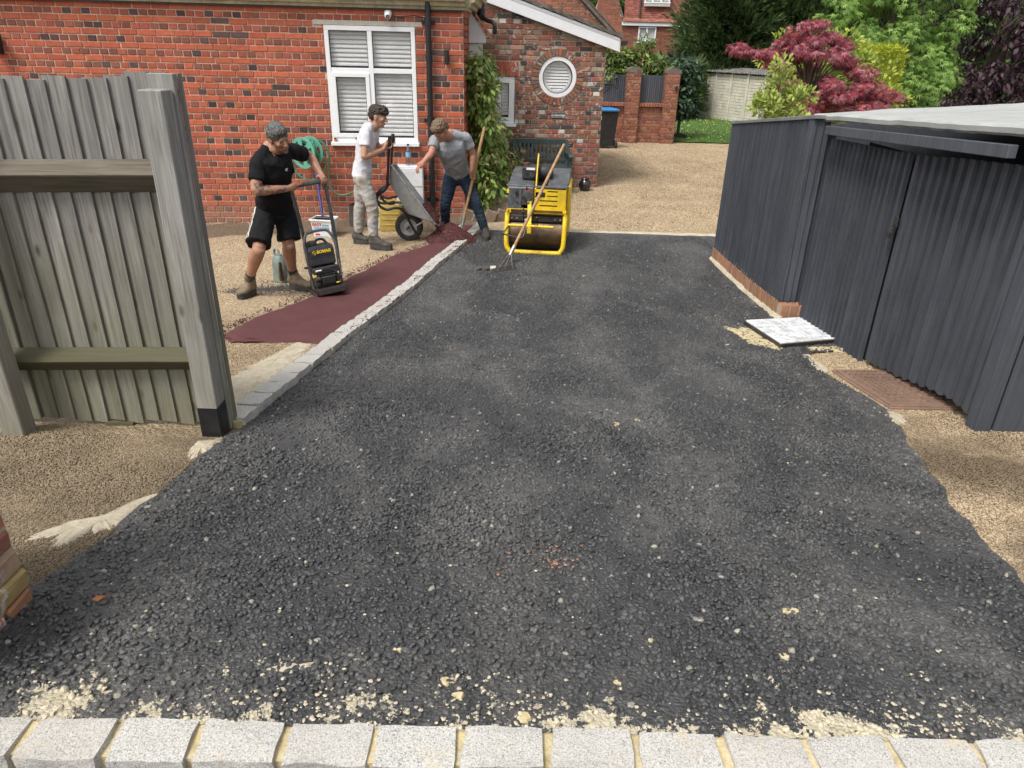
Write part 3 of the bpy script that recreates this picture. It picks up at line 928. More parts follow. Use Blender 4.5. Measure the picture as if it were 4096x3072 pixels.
# ------------------------------------------------------------------ brickwork
def in_view(p, marg=0.03):
    v = Vector(p) - Vector((0, 0, 1.52))
    z = v.dot(fw)
    if z < 0.2: return None
    x, y = 710.1 * v.dot(right) / z, 710.1 * v.dot(up) / z
    if abs(x) > 512 * (1 + marg) or abs(y) > 384 * (1 + marg): return None
    return z

BRICK_MESH = {}
def brick_mesh(L, H, D, k, mat):
    key = (round(L, 3), round(H, 3), k, mat)
    if key not in BRICK_MESH:
        r = random.Random(hash((round(L * 1000), k)) & 0xffff)
        x, z, e = L / 2, H / 2, 0.005
        j = lambda: r.uniform(-.0022, .0022)
        outer = [(-x + j(), 0, -z + j()), (x + j(), 0, -z + j()), (x + j(), 0, z + j()), (-x + j(), 0, z + j())]
        front = [(p[0] * (1 - e / x), -D + j() * .6, p[2] * (1 - e / z)) for p in outer]
        mid = [(p[0], -D + .0045, p[2]) for p in outer]
        vs = outer + mid + front
        fs = [(8, 9, 10, 11)] + [(4 + i, 4 + (i + 1) % 4, 8 + (i + 1) % 4, 8 + i) for i in range(4)] + [(i, (i + 1) % 4, 4 + (i + 1) % 4, 4 + i) for i in range(4)]
        BRICK_MESH[key] = (vs, fs)
        me = MB().add(vs, fs).mesh('brick', M[mat])
        BRICK_MESH[key] = (vs, fs, me)
    return BRICK_MESH[key]

def brick_wall(parent, O, u, n, length, z0, z1, pal, mats, holes=(), D=0.010, nsingle=300, course=0.075, joint=0.010, keep=None, phase=0, start=0.0, header_all=False, hdr_every=2, only_joined=False):
    """O: corner on the ground plan, u: direction along the wall, n: outward. English bond."""
    u, n = Vector((*u, 0)).normalized(), Vector((*n, 0)).normalized()
    # local frame: +x along u or -u so that (x, y, z) is right handed with -y outward
    X = n.cross(Vector((0, 0, 1)))          # for outward n this points to one side
    X = -X
    rotz = math.atan2(X.y, X.x)
    items = []
    row = 0
    z = z0
    rr = random.Random(int(abs(O[0] * 977 + O[1] * 131)) + phase)
    while z < z1 - 0.02:
        hdr = ((row + phase) % hdr_every == 0) or header_all
        L = 0.1125 if hdr else 0.225
        off = (0.056 if hdr else 0.0) + rr.uniform(-.01, .01)
        s = start - L + off
        while s < length:
            a, b = max(s, start), min(s + L, length)
            s += L
            if b - a < 0.035: continue
            c, zc = (a + b) / 2, z + course / 2
            if any(h[0] - .03 < c < h[1] + .03 and h[2] - .02 < zc < h[3] + .02 for h in holes): 
                # cut bricks against the opening
                done = True
                for h in holes:
                    if h[2] - .02 < zc < h[3] + .02:
                        if a < h[0] < b and h[0] - a > .03: b2 = h[0]; items.append(((a + b2) / 2, zc, b2 - a - joint, hdr, row)); 
                        elif a < h[1] < b and b - h[1] > .03: a2 = h[1]; items.append(((a2 + b) / 2, zc, b - a2 - joint, hdr, row))
                continue
            if keep and not keep(c, zc): continue
            items.append((c, zc, b - a - joint, hdr, row))
        z += course; row += 1
    base = Vector((O[0], O[1], 0))
    vis = []
    for it in items:
        p = base + u * it[0] + Vector((0, 0, it[1]))
        d = in_view(p)
        vis.append((d if d is not None else 1e9, it, p))
    order = sorted(range(len(vis)), key=lambda i: vis[i][0])
    # nearest visible bricks are separate stones; the rest are one joined course-work
    single = set(i for i in order[:nsingle] if vis[i][0] < 1e8) if not only_joined else set()
    mb = MB()
    Rm = Matrix.Rotation(rotz, 3, 'Z')
    for i, (d, it, p) in enumerate(vis):
        c, zc, L, hdr, row = it
        col = pal(it, rr, p)
        Lq = round(L / .005) * .005
        H = course - joint
        jx, jz = rr.uniform(-.002, .002), rr.uniform(-.002, .002)
        rot = rr.uniform(-.008, .008)
        dep = rr.uniform(-.003, .003)
        if i in single:
            o = link('brick', brick_mesh(Lq, H, D, rr.randrange(4), mats[0])[2], parent)
            o.location = p + u * jx + Vector((0, 0, jz)) + n * dep
            o.rotation_euler = (0, rot, rotz)
            o.color = (*col, 1)
        else:
            vs, fs, _ = brick_mesh(Lq, H, D, rr.randrange(4), mats[0])
            q = p + u * jx + Vector((0, 0, jz)) + n * dep
            mb.add([q + Rm @ Vector(v) for v in vs], fs, col)
    if mb.v:
        me = bpy.data.meshes.new('brickwork')
        me.from_pydata(mb.v, [], mb.f)
        at = me.color_attributes.new('Col', 'FLOAT_COLOR', 'CORNER')
        arr = np.ones((len(me.loops), 4), np.float32)
        arr[:, :3] = np.repeat(np.array(mb.c, np.float32), [len(f) for f in mb.f], axis=0)
        at.data.foreach_set('color', arr.ravel())
        me.materials.append(M[mats[1]])
        o = link('brickwork', me, parent)
        o['kind'] = 'stuff'
    return items

def jit(c, r, a): 
    k = 1 + r.uniform(-a, a)
    return tuple(max(0.004, x * k * (1 + r.uniform(-.06, .06))) for x in c)

# ------------------------------------------------------------------ the red brick house
HA = R(5)
HO = (-0.735, 10.165)                     # right-hand corner of the front
HU = (-math.cos(HA), -math.sin(HA))       # along the front, to the left
HN = (math.sin(HA), -math.cos(HA))        # outward
HL = 8.4
def hp(s, z, d=0.0): return Vector((HO[0] + HU[0] * s + HN[0] * d, HO[1] + HU[1] * s + HN[1] * d, z))
house = empty('brick_house', hp(HL / 2, -0.9), label='red brick house with white blinded window and black downpipe behind the workers', cat='house')
def in_house(mbx, name, mat, **kw):
    """meshes written in world metres, parented to the house"""
    o = mbx.build(name, mat, house, **kw)
    o.matrix_parent_inverse = Matrix.Translation(-house.location)
    return o
def reparent(o, p):
    o.parent = p
    o.matrix_parent_inverse = p.matrix_world.inverted() if p.matrix_world != Matrix() else Matrix.Translation(-p.location)
house_pi = Matrix.Translation(-house.location)
WX0, WX1, WZ0, WZ1 = 0.615, 1.765, 0.262, 1.70      # window opening along the wall and up
mb = MB()
def hslab(mbx, s0, s1, z0, z1, d0, d1): 
    q = [hp(s0, z0, d0), hp(s1, z0, d0), hp(s1, z0, d1), hp(s0, z0, d1)]
    mbx.add(q + [Vector((p.x, p.y, z1)) for p in q], [(0, 1, 2, 3), (4, 5, 6, 7), (0, 1, 5, 4), (1, 2, 6, 5), (2, 3, 7, 6), (3, 0, 4, 7)])
hslab(mb, 0.0, WX0, -1.1, 1.95, -.28, 0)
hslab(mb, WX1, HL, -1.1, 1.95, -.28, 0)
hslab(mb, WX0, WX1, -1.1, WZ0, -.28, 0)
hslab(mb, WX0, WX1, WZ1 + .06, 1.95, -.28, 0)
wall = in_house(mb, 'wall', M['mortar_pink'])
# right-hand return and back, so the house is a solid volume
mb = MB()
Bx, By = HO[0] - 0.001, HO[1]
mb.add([hp(0, -1.1, -.281), hp(0, 1.95, -.281), (Bx, 12.7, 1.95), (Bx, 12.7, -1.1)], [(0, 1, 2, 3)])
q = [hp(0, 1.95, -.02), hp(HL, 1.95, -.02), hp(HL, 1.95, -6), (Bx, 16, 1.95)]
in_house(mb, 'side_wall', M['mortar_pink'])
mb = MB()
hslab(mb, WX0 - .2, WX1 + .2, WZ0 - .2, WZ1 + .2, -1.2, -1.15)
in_house(mb, 'room_back', M['dark_room'])

def pal_house(it, r, p):
    c, zc, L, hdr, row = it
    k = r.random()
    low = sstep(-0.45 - zc, 0, .25)
    if hdr:
        if k < 0.06 + .15 * (noise.noise(Vector((c * .8, zc * 2.2, 3))) > 0): col = jit((0.070, 0.052, 0.052), r, .35)
        elif k < 0.55: col = jit((0.19, 0.075, 0.055), r, .18)
        else: col = jit((0.31, 0.092, 0.058), r, .18)
    else:
        if k < 0.03: col = jit((0.09, 0.06, 0.055), r, .3)
        elif k < .14: col = jit((0.40, 0.115, 0.06), r, .1)
        else: col = jit((0.385, 0.105, 0.058), r, .17)
    if low > 0:
        t = low * r.uniform(.3, .8)
        col = tuple(lerp(a, b, t) for a, b in zip(col, (0.25, 0.165, 0.115)))
    return col
_house_kids0 = set(house.children)
brick_wall(house, HO, HU, HN, HL, -0.95, 1.91, pal_house, ('brick_s', 'brick_j'), holes=[(WX0, WX1, WZ0 - .01, WZ1 + .05), (0.55, 1.90, WZ1, WZ1 + .055)], joint=0.0125)
brick_wall(house, (Bx, 10.17), (0, 1), (1, 0), 2.5, -0.95, 1.91, pal_house, ('brick_s', 'brick_j'), only_joined=True)
for o in house.children:
    if o not in _house_kids0: o.matrix_parent_inverse = house_pi

# lintel, cornice, gutter line
mb = MB(); hslab(mb, 0.52, 1.89, WZ1 + .002, WZ1 + .058, -.1, .012); in_house(mb, 'lintel', M['stone'], bevel=.004)
prof = [(0, 1.905), (.05, 1.905), (.055, 1.935), (.09, 1.945), (.10, 1.985), (.145, 2.0), (.16, 2.06), (.20, 2.075), (.21, 2.16), (0.0, 2.16)]
mb = MB()
mb.rings([[hp(HL, z, d) for d, z in prof], [hp(-.02 - .0, z, d) for d, z in prof]])
in_house(mb, 'cornice', M['cornice'])
mb = MB()
mb.rings([[Vector((Bx + d, HO[1] + .02 - d * .2, z)) for d, z in prof], [Vector((Bx + d, 12.4, z)) for d, z in prof]])
in_house(mb, 'cornice', M['cornice'])
mb = MB(); hslab(mb, -0.005, HL, 1.885, 1.903, .012, .05); in_house(mb, 'flashing', M['black_iron'])
# downpipe with collars and brackets
mb = MB()
mb.tube([hp(.445, 2.15, .075), hp(.445, -0.62, .075)], .036, 14)
dpipe = in_house(mb, 'downpipe', M['black_iron'], smooth=True)
mb = MB()
for z in (1.72, 0.55, -0.5):
    mb.cyl(hp(.445, z, .075), hp(.445, z + .09, .075), .045, 14)
    hslab(mb, .36, .53, z + .02, z + .06, .017, .03)
o = mb.build('pipe_collar', M['black_iron'], dpipe, smooth=True)
# air vents low in the wall
def vent(s0, s1, z0, z1, mat, par):
    m1 = MB(); hslab(m1, s0, s1, z0, z1, .004, .010)
    o = in_house(m1, 'air_vent', M['dark_room'])
    m2 = MB()
    for s in seq(s0 + .004, s1 - .004, .024): hslab(m2, s - .004, s + .004, z0, z1, .0105, .020)
    for z in (z0 + .005, (z0 + z1) / 2, z1 - .005): hslab(m2, s0, s1, z - .005, z + .005, .0103, .022)
    m2.build('grille', mat, o)
vent(1.41, 1.63, -.84, -.77, M['terracotta'], None)
# footing stones
r2 = random.Random(9)
s = 1.7
while s < 6.0:
    w = r2.uniform(.18, .36)
    if r2.random() < .75:
        mb = MB(); hslab(mb, s, s + w - .015, -.97 - .035 * max(0, s - 1), -.86 + r2.uniform(-.02, .02), -.01, .03)
        in_house(mb, 'footing_stone', M['stone'], bevel=.008)
    s += w

# ---- windows: frame > sashes, panes, slats
def flat_window(parent_fn, P, name, s0, s1, z0, z1, bars_s, bars_z, pd, slat_gap, fwid=.055, sashes=()):
    """P(s, z, d) -> point; frame stands in the opening"""
    def slab(mbx, a0, a1, b0, b1, d0, d1):
        q = [P(a0, b0, d0), P(a1, b0, d0), P(a1, b0, d1), P(a0, b0, d1)]
        q2 = [P(a0, b1, d0), P(a1, b1, d0), P(a1, b1, d1), P(a0, b1, d1)]
        mbx.add(q + q2, [(0, 1, 2, 3), (4, 5, 6, 7), (0, 1, 5, 4), (1, 2, 6, 5), (2, 3, 7, 6), (3, 0, 4, 7)])
    f = MB()
    slab(f, s0, s1, z1 - fwid, z1, pd - .06, pd)
    slab(f, s0, s1, z0, z0 + fwid, pd - .06, pd)
    slab(f, s0, s0 + fwid, z0 + fwid, z1 - fwid, pd - .06, pd)
    slab(f, s1 - fwid, s1, z0 + fwid, z1 - fwid, pd - .06, pd)
    w = parent_fn(f, name, M['upvc'], bevel=.004)
    bs = [s0 + fwid] + list(bars_s) + [s1 - fwid]
    bz = [z0 + fwid] + list(bars_z) + [z1 - fwid]
    bw = .03
    for b in bars_s:
        f = MB(); slab(f, b - bw, b + bw, z0 + fwid, z1 - fwid, pd - .055, pd - .004); f.build('mullion', M['upvc'], w, bevel=.003)
    for b in bars_z:
        for i in range(len(bs) - 1):
            f = MB(); slab(f, bs[i] + (bw if i else 0), bs[i + 1] - (bw if i < len(bs) - 2 else 0), b - bw, b + bw, pd - .055, pd - .006); f.build('transom', M['upvc'], w, bevel=.003)
    first = None
    for i in range(len(bs) - 1):
        for j in range(len(bz) - 1):
            a0 = bs[i] + (bw if i else 0); a1 = bs[i + 1] - (bw if i < len(bs) - 2 else 0)
            b0 = bz[j] + (bw if j else 0); b1 = bz[j + 1] - (bw if j < len(bz) - 2 else 0)
            if (i, j) in sashes:
                f = MB(); t = .05
                slab(f, a0, a1, b1 - t, b1, pd - .05, pd + .012); slab(f, a0, a1, b0, b0 + t, pd - .05, pd + .012)
                slab(f, a0, a0 + t, b0 + t, b1 - t, pd - .05, pd + .012); slab(f, a1 - t, a1, b0 + t, b1 - t, pd - .05, pd + .012)
                f.build('sash', M['upvc'], w, bevel=.003)
                a0 += t; a1 -= t; b0 += t; b1 -= t
            f = MB(); slab(f, a0 - .004, a1 + .004, b0 - .004, b1 + .004, pd - .034, pd - .030); f.build('pane', M['glass'], w)
            f = MB(); t = .008
            slab(f, a0, a1, b0, b0 + t, pd - .029, pd - .018); slab(f, a0, a1, b1 - t, b1, pd - .029, pd - .018)
            slab(f, a0, a0 + t, b0 + t, b1 - t, pd - .029, pd - .018); slab(f, a1 - t, a1, b0 + t, b1 - t, pd - .029, pd - .018)
            f.build('gasket', M['black_iron'], w)
            z = b1 - .02
            while z > b0 + .012:
                f = MB()
                n = 5
                ra, rb = [], []
                for k in range(n):
                    t = k / (n - 1) - .5
                    dz, dd = t * .054, .010 * (1 - 4 * t * t)
                    ra.append(P(a0 + .002, z + dz * .93, pd - .085 + dd - t * .026)); rb.append(P(a1 - .002, z + dz * .93 + random.uniform(-.0015, .0015), pd - .085 + dd - t * .026))
                f.add(ra + rb, [(k, k + 1, n + k + 1, n + k) for k in range(n - 1)])
                f.build('slat', M['blind'], w, smooth=True)
                z -= slat_gap
    return w
flat_window(in_house, hp, 'window', WX0 + .003, WX1 - .003, WZ0 + .04, WZ1 - .002, [1.195], [1.18], .02, .052, sashes={(1, 0)})
mb = MB(); hslab(mb, WX0 - .012, WX1 + .012, WZ0 - .012, WZ0 + .038, -.05, .075); in_house(mb, 'window_sill', M['upvc'], bevel=.006)

# ------------------------------------------------------------------ the older brick annexe with the round window
AO = (1.40, 12.815)
def ap(s, z, d=0.0): return Vector((AO[0] + HU[0] * s + HN[0] * d, AO[1] + HU[1] * s + HN[1] * d, z))
AL = 2.30
annexe = empty('brick_annexe', ap(1.1, -0.75), label='weathered patchy brick annexe with round window under a sloping white bargeboard', cat='house')
ann_pi = Matrix.Translation(-annexe.location)
def in_ann(mbx, name, mat, **kw):
    o = mbx.build(name, mat, annexe, **kw)
    o.matrix_parent_inverse = ann_pi
    return o
def aslab(mbx, s0, s1, z0, z1, d0, d1):
    q = [ap(s0, z0, d0), ap(s1, z0, d0), ap(s1, z0, d1), ap(s0, z0, d1)]
    mbx.add(q + [Vector((p.x, p.y, z1)) for p in q], [(0, 1, 2, 3), (4, 5, 6, 7), (0, 1, 5, 4), (1, 2, 6, 5), (2, 3, 7, 6), (3, 0, 4, 7)])
def roof_z(s): return 1.52 + s * 0.305       # underside of the bargeboard
RC, RZ_, RR = 0.775, 1.06, 0.305             # round window centre and radius
SW = (1.475, 1.80, 0.30, 1.055)              # small window
mb = MB()
# wall as strips around the openings; the circle is cut as a polygon ring
n = 40
ring = [(RC + RR * 1.02 * math.cos(2 * math.pi * k / n), RZ_ + RR * 1.02 * math.sin(2 * math.pi * k / n)) for k in range(n)]
bx0, bx1, bz0, bz1 = RC - .42, RC + .42, RZ_ - .42, RZ_ + .42
def sq(k):
    a = 2 * math.pi * k / n
    c, s_ = math.cos(a), math.sin(a)
    m = .42 / max(abs(c), abs(s_))
    return (RC + c * m, RZ_ + s_ * m)
vsr = [ap(*p, 0) for p in ring] + [ap(*sq(k), 0) for k in range(n)] + [ap(*p, -.14) for p in ring]
mb.add(vsr, [(k, (k + 1) % n, n + (k + 1) % n, n + k) for k in range(n)] + [(k, (k + 1) % n, 2 * n + (k + 1) % n, 2 * n + k) for k in range(n)])
def aq(s0, s1, z0, z1): mb.add([ap(s0, z0), ap(s1, z0), ap(s1, z1), ap(s0, z1)], [(0, 1, 2, 3)])
aq(0, bx0, -1, bz1); aq(bx0, bx1, -1, bz0); aq(bx1, SW[0], -1, bz1); aq(SW[0], SW[1], -1, SW[2]); aq(SW[1], AL, -1, bz1); aq(SW[0], SW[1], SW[3], bz1)
mb.add([ap(0, bz1), ap(AL, bz1), ap(AL, roof_z(AL)), ap(0, roof_z(0))], [(0, 1, 2, 3)])
mb.add([ap(0, -1), ap(0, roof_z(0)), ap(0, roof_z(0), -4), ap(0, -1, -4)], [(0, 1, 2, 3)])
aslab(mb, AL, AL + .1, -1, 2.2, -.2, 0)
for s0, s1, z0, z1 in ((SW[0] - .01, SW[0], SW[2], SW[3]), (SW[1], SW[1] + .01, SW[2], SW[3])): aslab(mb, s0, s1, z0, z1, -.12, -.002)
in_ann(mb, 'wall', M['mortar_grey'])
mb = MB(); aslab(mb, -.0 + .3, AL, 0.2, 1.6, -.9, -.88); in_ann(mb, 'room_back', M['dark_room'])
def pal_old(it, r, p):
    k = r.random()
    if k < .14: return jit((0.075, 0.062, 0.06), r, .35)
    if k < .42: return jit((0.19, 0.10, 0.07), r, .25)
    if k < .50: return jit((0.28, 0.21, 0.16), r, .25)
    if k < .56: return jit((0.50, 0.47, 0.43), r, .2) if it[3] else jit((0.33, 0.2, 0.14), r, .2)
    if k < .60: return jit((0.34, 0.12, 0.065), r, .12)
    return jit((0.235, 0.085, 0.058), r, .22)
def keep_ann(c, zc):
    if math.hypot(c - RC, zc - RZ_) < .445: return False
    if zc > roof_z(c) - .02: return False
    if SW[0] - .06 < c < SW[1] + .10 and SW[3] < zc < SW[3] + .235: return False
    if 1.98 < c < 2.18 and 1.9 < zc < 2.12: return False
    return True
kids = set(annexe.children)
brick_wall(annexe, AO, HU, HN, AL, -0.95, 2.25, pal_old, ('old_s', 'old_j'), holes=[SW], D=.010, joint=.014, keep=keep_ann, phase=1)
brick_wall(annexe, AO, (0, 1), (1, 0), 3.6, -0.95, 1.5, pal_old, ('old_s', 'old_j'), only_joined=True, joint=.012)
for o in annexe.children:
    if o not in kids: o.matrix_parent_inverse = ann_pi
# ring of radial bricks
NV = 40
for k in range(NV):
    a = 2 * math.pi * (k + .5) / NV
    h = math.pi / NV * .86
    r0_, r1_ = RR + .012, RR + .125
    q = []
    for rad, hw in ((r0_, r0_ * h), (r1_, r1_ * h)):
        for s_ in (-1, 1):
            q.append((RC + rad * math.cos(a) - s_ * hw * math.sin(a), RZ_ + rad * math.sin(a) + s_ * hw * math.cos(a)))
    q = [q[0], q[1], q[3], q[2]]
    dd = .020 + random.uniform(-.002, .003)
    mb = MB(); mb.add([ap(*p, -.05) for p in q] + [ap(*p, dd) for p in q], [(4, 5, 6, 7), (0, 1, 5, 4), (1, 2, 6, 5), (2, 3, 7, 6), (3, 0, 4, 7)])
    o = in_ann(mb, 'arch_brick', M['old_s'], bevel=.003)
    o.color = (*jit(random.choice([(0.24, 0.11, .07), (.20, .11, .08), (.27, .10, .06), (.13, .10, .09)]), random, .2), 1)
# soldier arch over the small window
s = SW[0] - .04
while s < SW[1] + .08:
    mb = MB(); aslab(mb, s, s + .062, SW[3] + .008, SW[3] + .225, -.05, .014 + random.uniform(0, .004))
    o = in_ann(mb, 'arch_brick', M['old_s'], bevel=.003)
    o.color = (*jit((0.34, 0.082, 0.048), random, .18), 1)
    s += .075
# round window
def ring_mesh(mbx, P, r_in, r_out, d0, d1, n=48):
    vs = []
    for rad, d in ((r_in, d0), (r_out, d0), (r_out, d1), (r_in, d1)):
        vs += [P(RC + rad * math.cos(2 * math.pi * k / n), RZ_ + rad * math.sin(2 * math.pi * k / n), d) for k in range(n)]
    fs = []
    for i in range(4):
        j = (i + 1) % 4
        fs += [(i * n + k, i * n + (k + 1) % n, j * n + (k + 1) % n, j * n + k) for k in range(n)]
    mbx.add(vs, fs)
mb = MB(); ring_mesh(mb, ap, RR - .055, RR + .005, -.06, .006)
rw = in_ann(mb, 'round_window', M['upvc'], smooth=True)
mb = MB(); ring_mesh(mb, ap, RR - .066, RR - .056, -.055, -.012); mb.build('gasket', M['black_iron'], rw)
mb = MB(); mb.add([ap(RC + (RR - .06) * math.cos(2 * math.pi * k / 48), RZ_ + (RR - .06) * math.sin(2 * math.pi * k / 48), -.035) for k in range(48)], [tuple(range(48))])
mb.build('pane', M['glass'], rw)
z = RZ_ - .215
while z < RZ_ + .22:
    rad = RR - .075
    c0 = max(abs(z - RZ_), abs(z + .045 - RZ_))
    if c0 < rad:
        w = math.sqrt(rad * rad - c0 * c0)
        mb = MB(); mb.add([ap(RC - w, z + .004, -.062), ap(RC + w, z + .004, -.062), ap(RC + w, z + .044, -.078), ap(RC - w, z + .044, -.078)], [(0, 1, 2, 3)])
        mb.build('slat', M['blind'], rw)
    z += .046
mb = MB(); ring_mesh(mb, ap, RR - .105, RR - .062, -.082, -.060); mb.build('shutter_frame', M['blind'], rw)
flat_window(in_ann, ap, 'window', SW[0] + .005, SW[1] - .005, SW[2] + .03, SW[3] - .004, [], [], -.01, .05, fwid=.045, sashes={(0, 0)})
mb = MB(); aslab(mb, SW[0] - .03, SW[1] + .02, SW[2] - .02, SW[2] + .028, -.06, .055); in_ann(mb, 'window_sill', M['upvc'], bevel=.005)
# terracotta grille high up by the house
mb = MB(); aslab(mb, 1.99, 2.17, 1.915, 2.105, 0.0, .006); gv = in_ann(mb, 'air_vent', M['dark_room'])
mb = MB()
for i in range(9): aslab(mb, 1.99 + i * .02, 1.99 + i * .02 + .009, 1.915, 2.105, .0065, .018)
for i in range(7): aslab(mb, 1.99, 2.17, 1.915 + i * .0295, 1.915 + i * .0295 + .013, .0063, .019)
mb.build('grille', M['terracotta'], gv)
# bargeboard, roof
mb = MB()
mb.prism([ap(-.20, roof_z(-.20) - .0, .06), ap(AL + .4, roof_z(AL + .4), .06), ap(AL + .4, roof_z(AL + .4) + .205, .06), ap(-.20, roof_z(-.20) + .205, .06)], ap(0, 0, .09) - ap(0, 0, .06))
bb = in_ann(mb, 'bargeboard', M['white_paint'], bevel=.004)
mb = MB()
for dz in (.165, .180):
    mb.prism([ap(-.20, roof_z(-.20) + dz, .0905), ap(AL + .4, roof_z(AL + .4) + dz, .0905), ap(AL + .4, roof_z(AL + .4) + dz + .008, .0905), ap(-.20, roof_z(-.20) + dz + .008, .0905)], ap(0, 0, .098) - ap(0, 0, .0905))
mb.build('moulding', M['white_paint'], bb)
mb = MB()
mb.prism([ap(-.21, roof_z(-.21) - .002, -.20), ap(-.19, roof_z(-.19) - .002, -.20), ap(-.19, roof_z(-.19) + .17, -.20), ap(-.21, roof_z(-.21) + .17, -.20)], ap(0, 0, .09) - ap(0, 0, -.2))
in_ann(mb, 'bargeboard', M['white_paint'])
i = 0
s = -.24
while s < AL + .4:
    s2 = s + .165
    mb = MB()
    zz = roof_z(s) + .207 + .018 * 1.2
    sag = random.uniform(-.004, .006)
    for d0, d1 in ((-3.6, .115),):
        q = [ap(s, roof_z(s) + .212 + sag, d1), ap(s2 + .05, roof_z(s2 + .05) + .225 + sag, d1), ap(s2 + .05, roof_z(s2 + .05) + .250 + sag, d1), ap(s, roof_z(s) + .285 + sag, d1)]
        mb.prism(q, ap(0, 0, d0) - ap(0, 0, d1))
    in_ann(mb, 'tile', M['roof_tile'])
    s = s2
# black half-round gutter at the eaves
mb = MB()
n = 10
def gut(d): return [ap(-.27 - .062 * math.cos(math.pi * k / n) * 1.0, roof_z(-.2) + .165 - .075 * math.sin(math.pi * k / n), d) for k in range(n + 1)]
mb.rings([gut(.10), gut(-3.5)], caps=True)
in_ann(mb, 'gutter', M['black_plastic'])
# little lean-to with white fascia between the two buildings
mb = MB()
px = Bx + .004
yb = 11.15
mb.prism([(px, yb, 1.97), (px + .245, yb, 1.62), (px + .245, yb, 1.545), (px, yb, 1.535)], (0, .03, 0))
o = in_ann(mb, 'porch_fascia', M['white_paint'])
mb = MB()
mb.box((px + .10, yb + .08, 1.43), (.19, .05, .20)); in_ann(mb, 'porch_soffit', M['white_paint'])
for k in range(5):
    t = k / 5
    a = Vector((px + .02 + .27 * t, 0, 1.985 - .385 * t)); b = Vector((px + .02 + .27 * (t + .26), 0, 1.985 - .385 * (t + .26)))
    mb = MB(); mb.prism([(a.x, yb - .03, a.z), (b.x, yb - .03, b.z + .006), (b.x, yb - .03, b.z + .024), (a.x, yb - .03, a.z + .024)], (0, 1.2, 0))
    in_ann(mb, 'tile', M['terracotta'])
mb = MB()
mb.tube(curve([(px + .16, 11.9, 2.35), (px + .16, 11.9, 1.98), (px + .20, 11.8, 1.86), (px + .34, 11.6, 1.80), (px + .36, 11.6, 1.66)], 6), .03, 10)
mb.cyl((px + .14, 11.9, 1.84), (px + .14, 11.9, 2.0), .06, 12)
in_ann(mb, 'downpipe', M['black_plastic'], smooth=True)

# house sign
o = empty('house_sign', ap(.735, .475, .02), label='small black plaque lettered Lockeridge below the round window', cat='sign')
mb = MB(); aslab(mb, .622, .850, .432, .520, .016, .028); p1 = mb.build('plaque', M['slate'], o, bevel=.002); p1.matrix_parent_inverse = Matrix.Translation(-o.location)
mb = MB()
for s0, s1, z0, z1 in ((.628, .844, .513, .515), (.628, .844, .437, .439), (.628, .630, .4391, .5129), (.842, .844, .4391, .5129)): aslab(mb, s0, s1, z0, z1, .0285, .0295)
b1 = mb.build('border', M['letter_white'], p1)
tm = text_mesh('lettering', 'Lockeridge', .052, M['letter_white'], .0008, bold=.0006)
t1 = link('lettering', tm, o)
X_ = Vector((math.cos(HA), math.sin(HA), 0))
t1.matrix_parent_inverse = Matrix.Translation(-o.location)
t1.matrix_basis = frame_matrix(ap(.736, .475, .0295), X_, (0, 0, 1), Vector((*HN, 0)))

# ------------------------------------------------------------------ left timber fence
fence = empty('timber_fence', onto(-2.2, 3.2), label='weathered grey close-board timber fence with two rails on the left', cat='fence')
fpi = Matrix.Translation(-fence.location)
def in_f(mbx, name, mat, **kw):
    o = mbx.build(name, mat, fence, **kw); o.matrix_parent_inverse = fpi
    return o
rf = random.Random(21)
x = -1.455
i = 0
while x > -3.3:
    w = rf.uniform(.092, .106)
    top = 1.385 + (x + 1.45) * 0.055 + rf.uniform(-.012, .012)
    bot = g(x, 3.2) + rf.uniform(.004, .02) + .012
    mb = MB()
    # feather-edge board, thick edge to the left, split in height so it can bow a little
    rings = []
    tilt = rf.uniform(-.006, .006)
    for k in range(9):
        z = lerp(bot, top, k / 8)
        b = .004 * noise.noise(Vector((x * 9, z * 2.2, 4))) + tilt * (k / 8 - .5)
        rings.append([Vector((x - w - .012 + b, 3.192, z)), Vector((x + b, 3.174, z)), Vector((x + b, 3.187, z)), Vector((x - w - .012 + b, 3.199, z))])
    mb.rings(rings)
    in_f(mb, 'board', M['weathered'])
    x -= w - .012
    i += 1
def arris(z0, z1, dz):
    mb = MB()
    zc = (z0 + z1) / 2
    rings = []
    for k in range(13):
        xx = lerp(-1.50, -3.3, k / 12)
        d = dz * (xx + 1.5) + .004 * noise.noise(Vector((xx * 3, z0, 0)))
        rings.append([Vector((xx, 3.174, z0 + d)), Vector((xx, 3.105, zc + .008 + d)), Vector((xx, 3.103, zc + .014 + d)), Vector((xx, 3.174, z1 + d))])
    mb.rings(rings)
    in_f(mb, 'rail', M['rail_wood'])
arris(.905, 1.045, .028)
arris(.045, .165, .03)
mb = MB()
gz = g(-1.47, 3.08)
mb.box((-1.470, 3.08, (1.328 + gz + .17) / 2), (.098, .098, 1.328 - gz - .17))
post = in_f(mb, 'post', M['post_wood'], bevel=.004)
mb = MB(); mb.box((-1.470, 3.08, gz + .075), (.101, .101, .20)); mb.build('tarred_foot', M['black_iron'], post, bevel=.004)
mb = MB(); mb.box((-1.466, 3.152, (1.385 + gz) / 2 + .0), (.108, .036, 1.385 - gz)); in_f(mb, 'end_board', M['post_wood'], bevel=.002)
mb = MB(); mb.box((-1.4075, 3.185, (1.37 + gz) / 2 + .02), (.007, .034, 1.36 - gz)); in_f(mb, 'end_strip', M['weathered'])
mb = MB(); mb.box((-2.42, 3.035, (1.33 + g(-2.4, 3.0)) / 2 - .02), (.105, .10, 1.33 - g(-2.4, 3.0) + .02)); in_f(mb, 'post', M['post_wood'], bevel=.004)
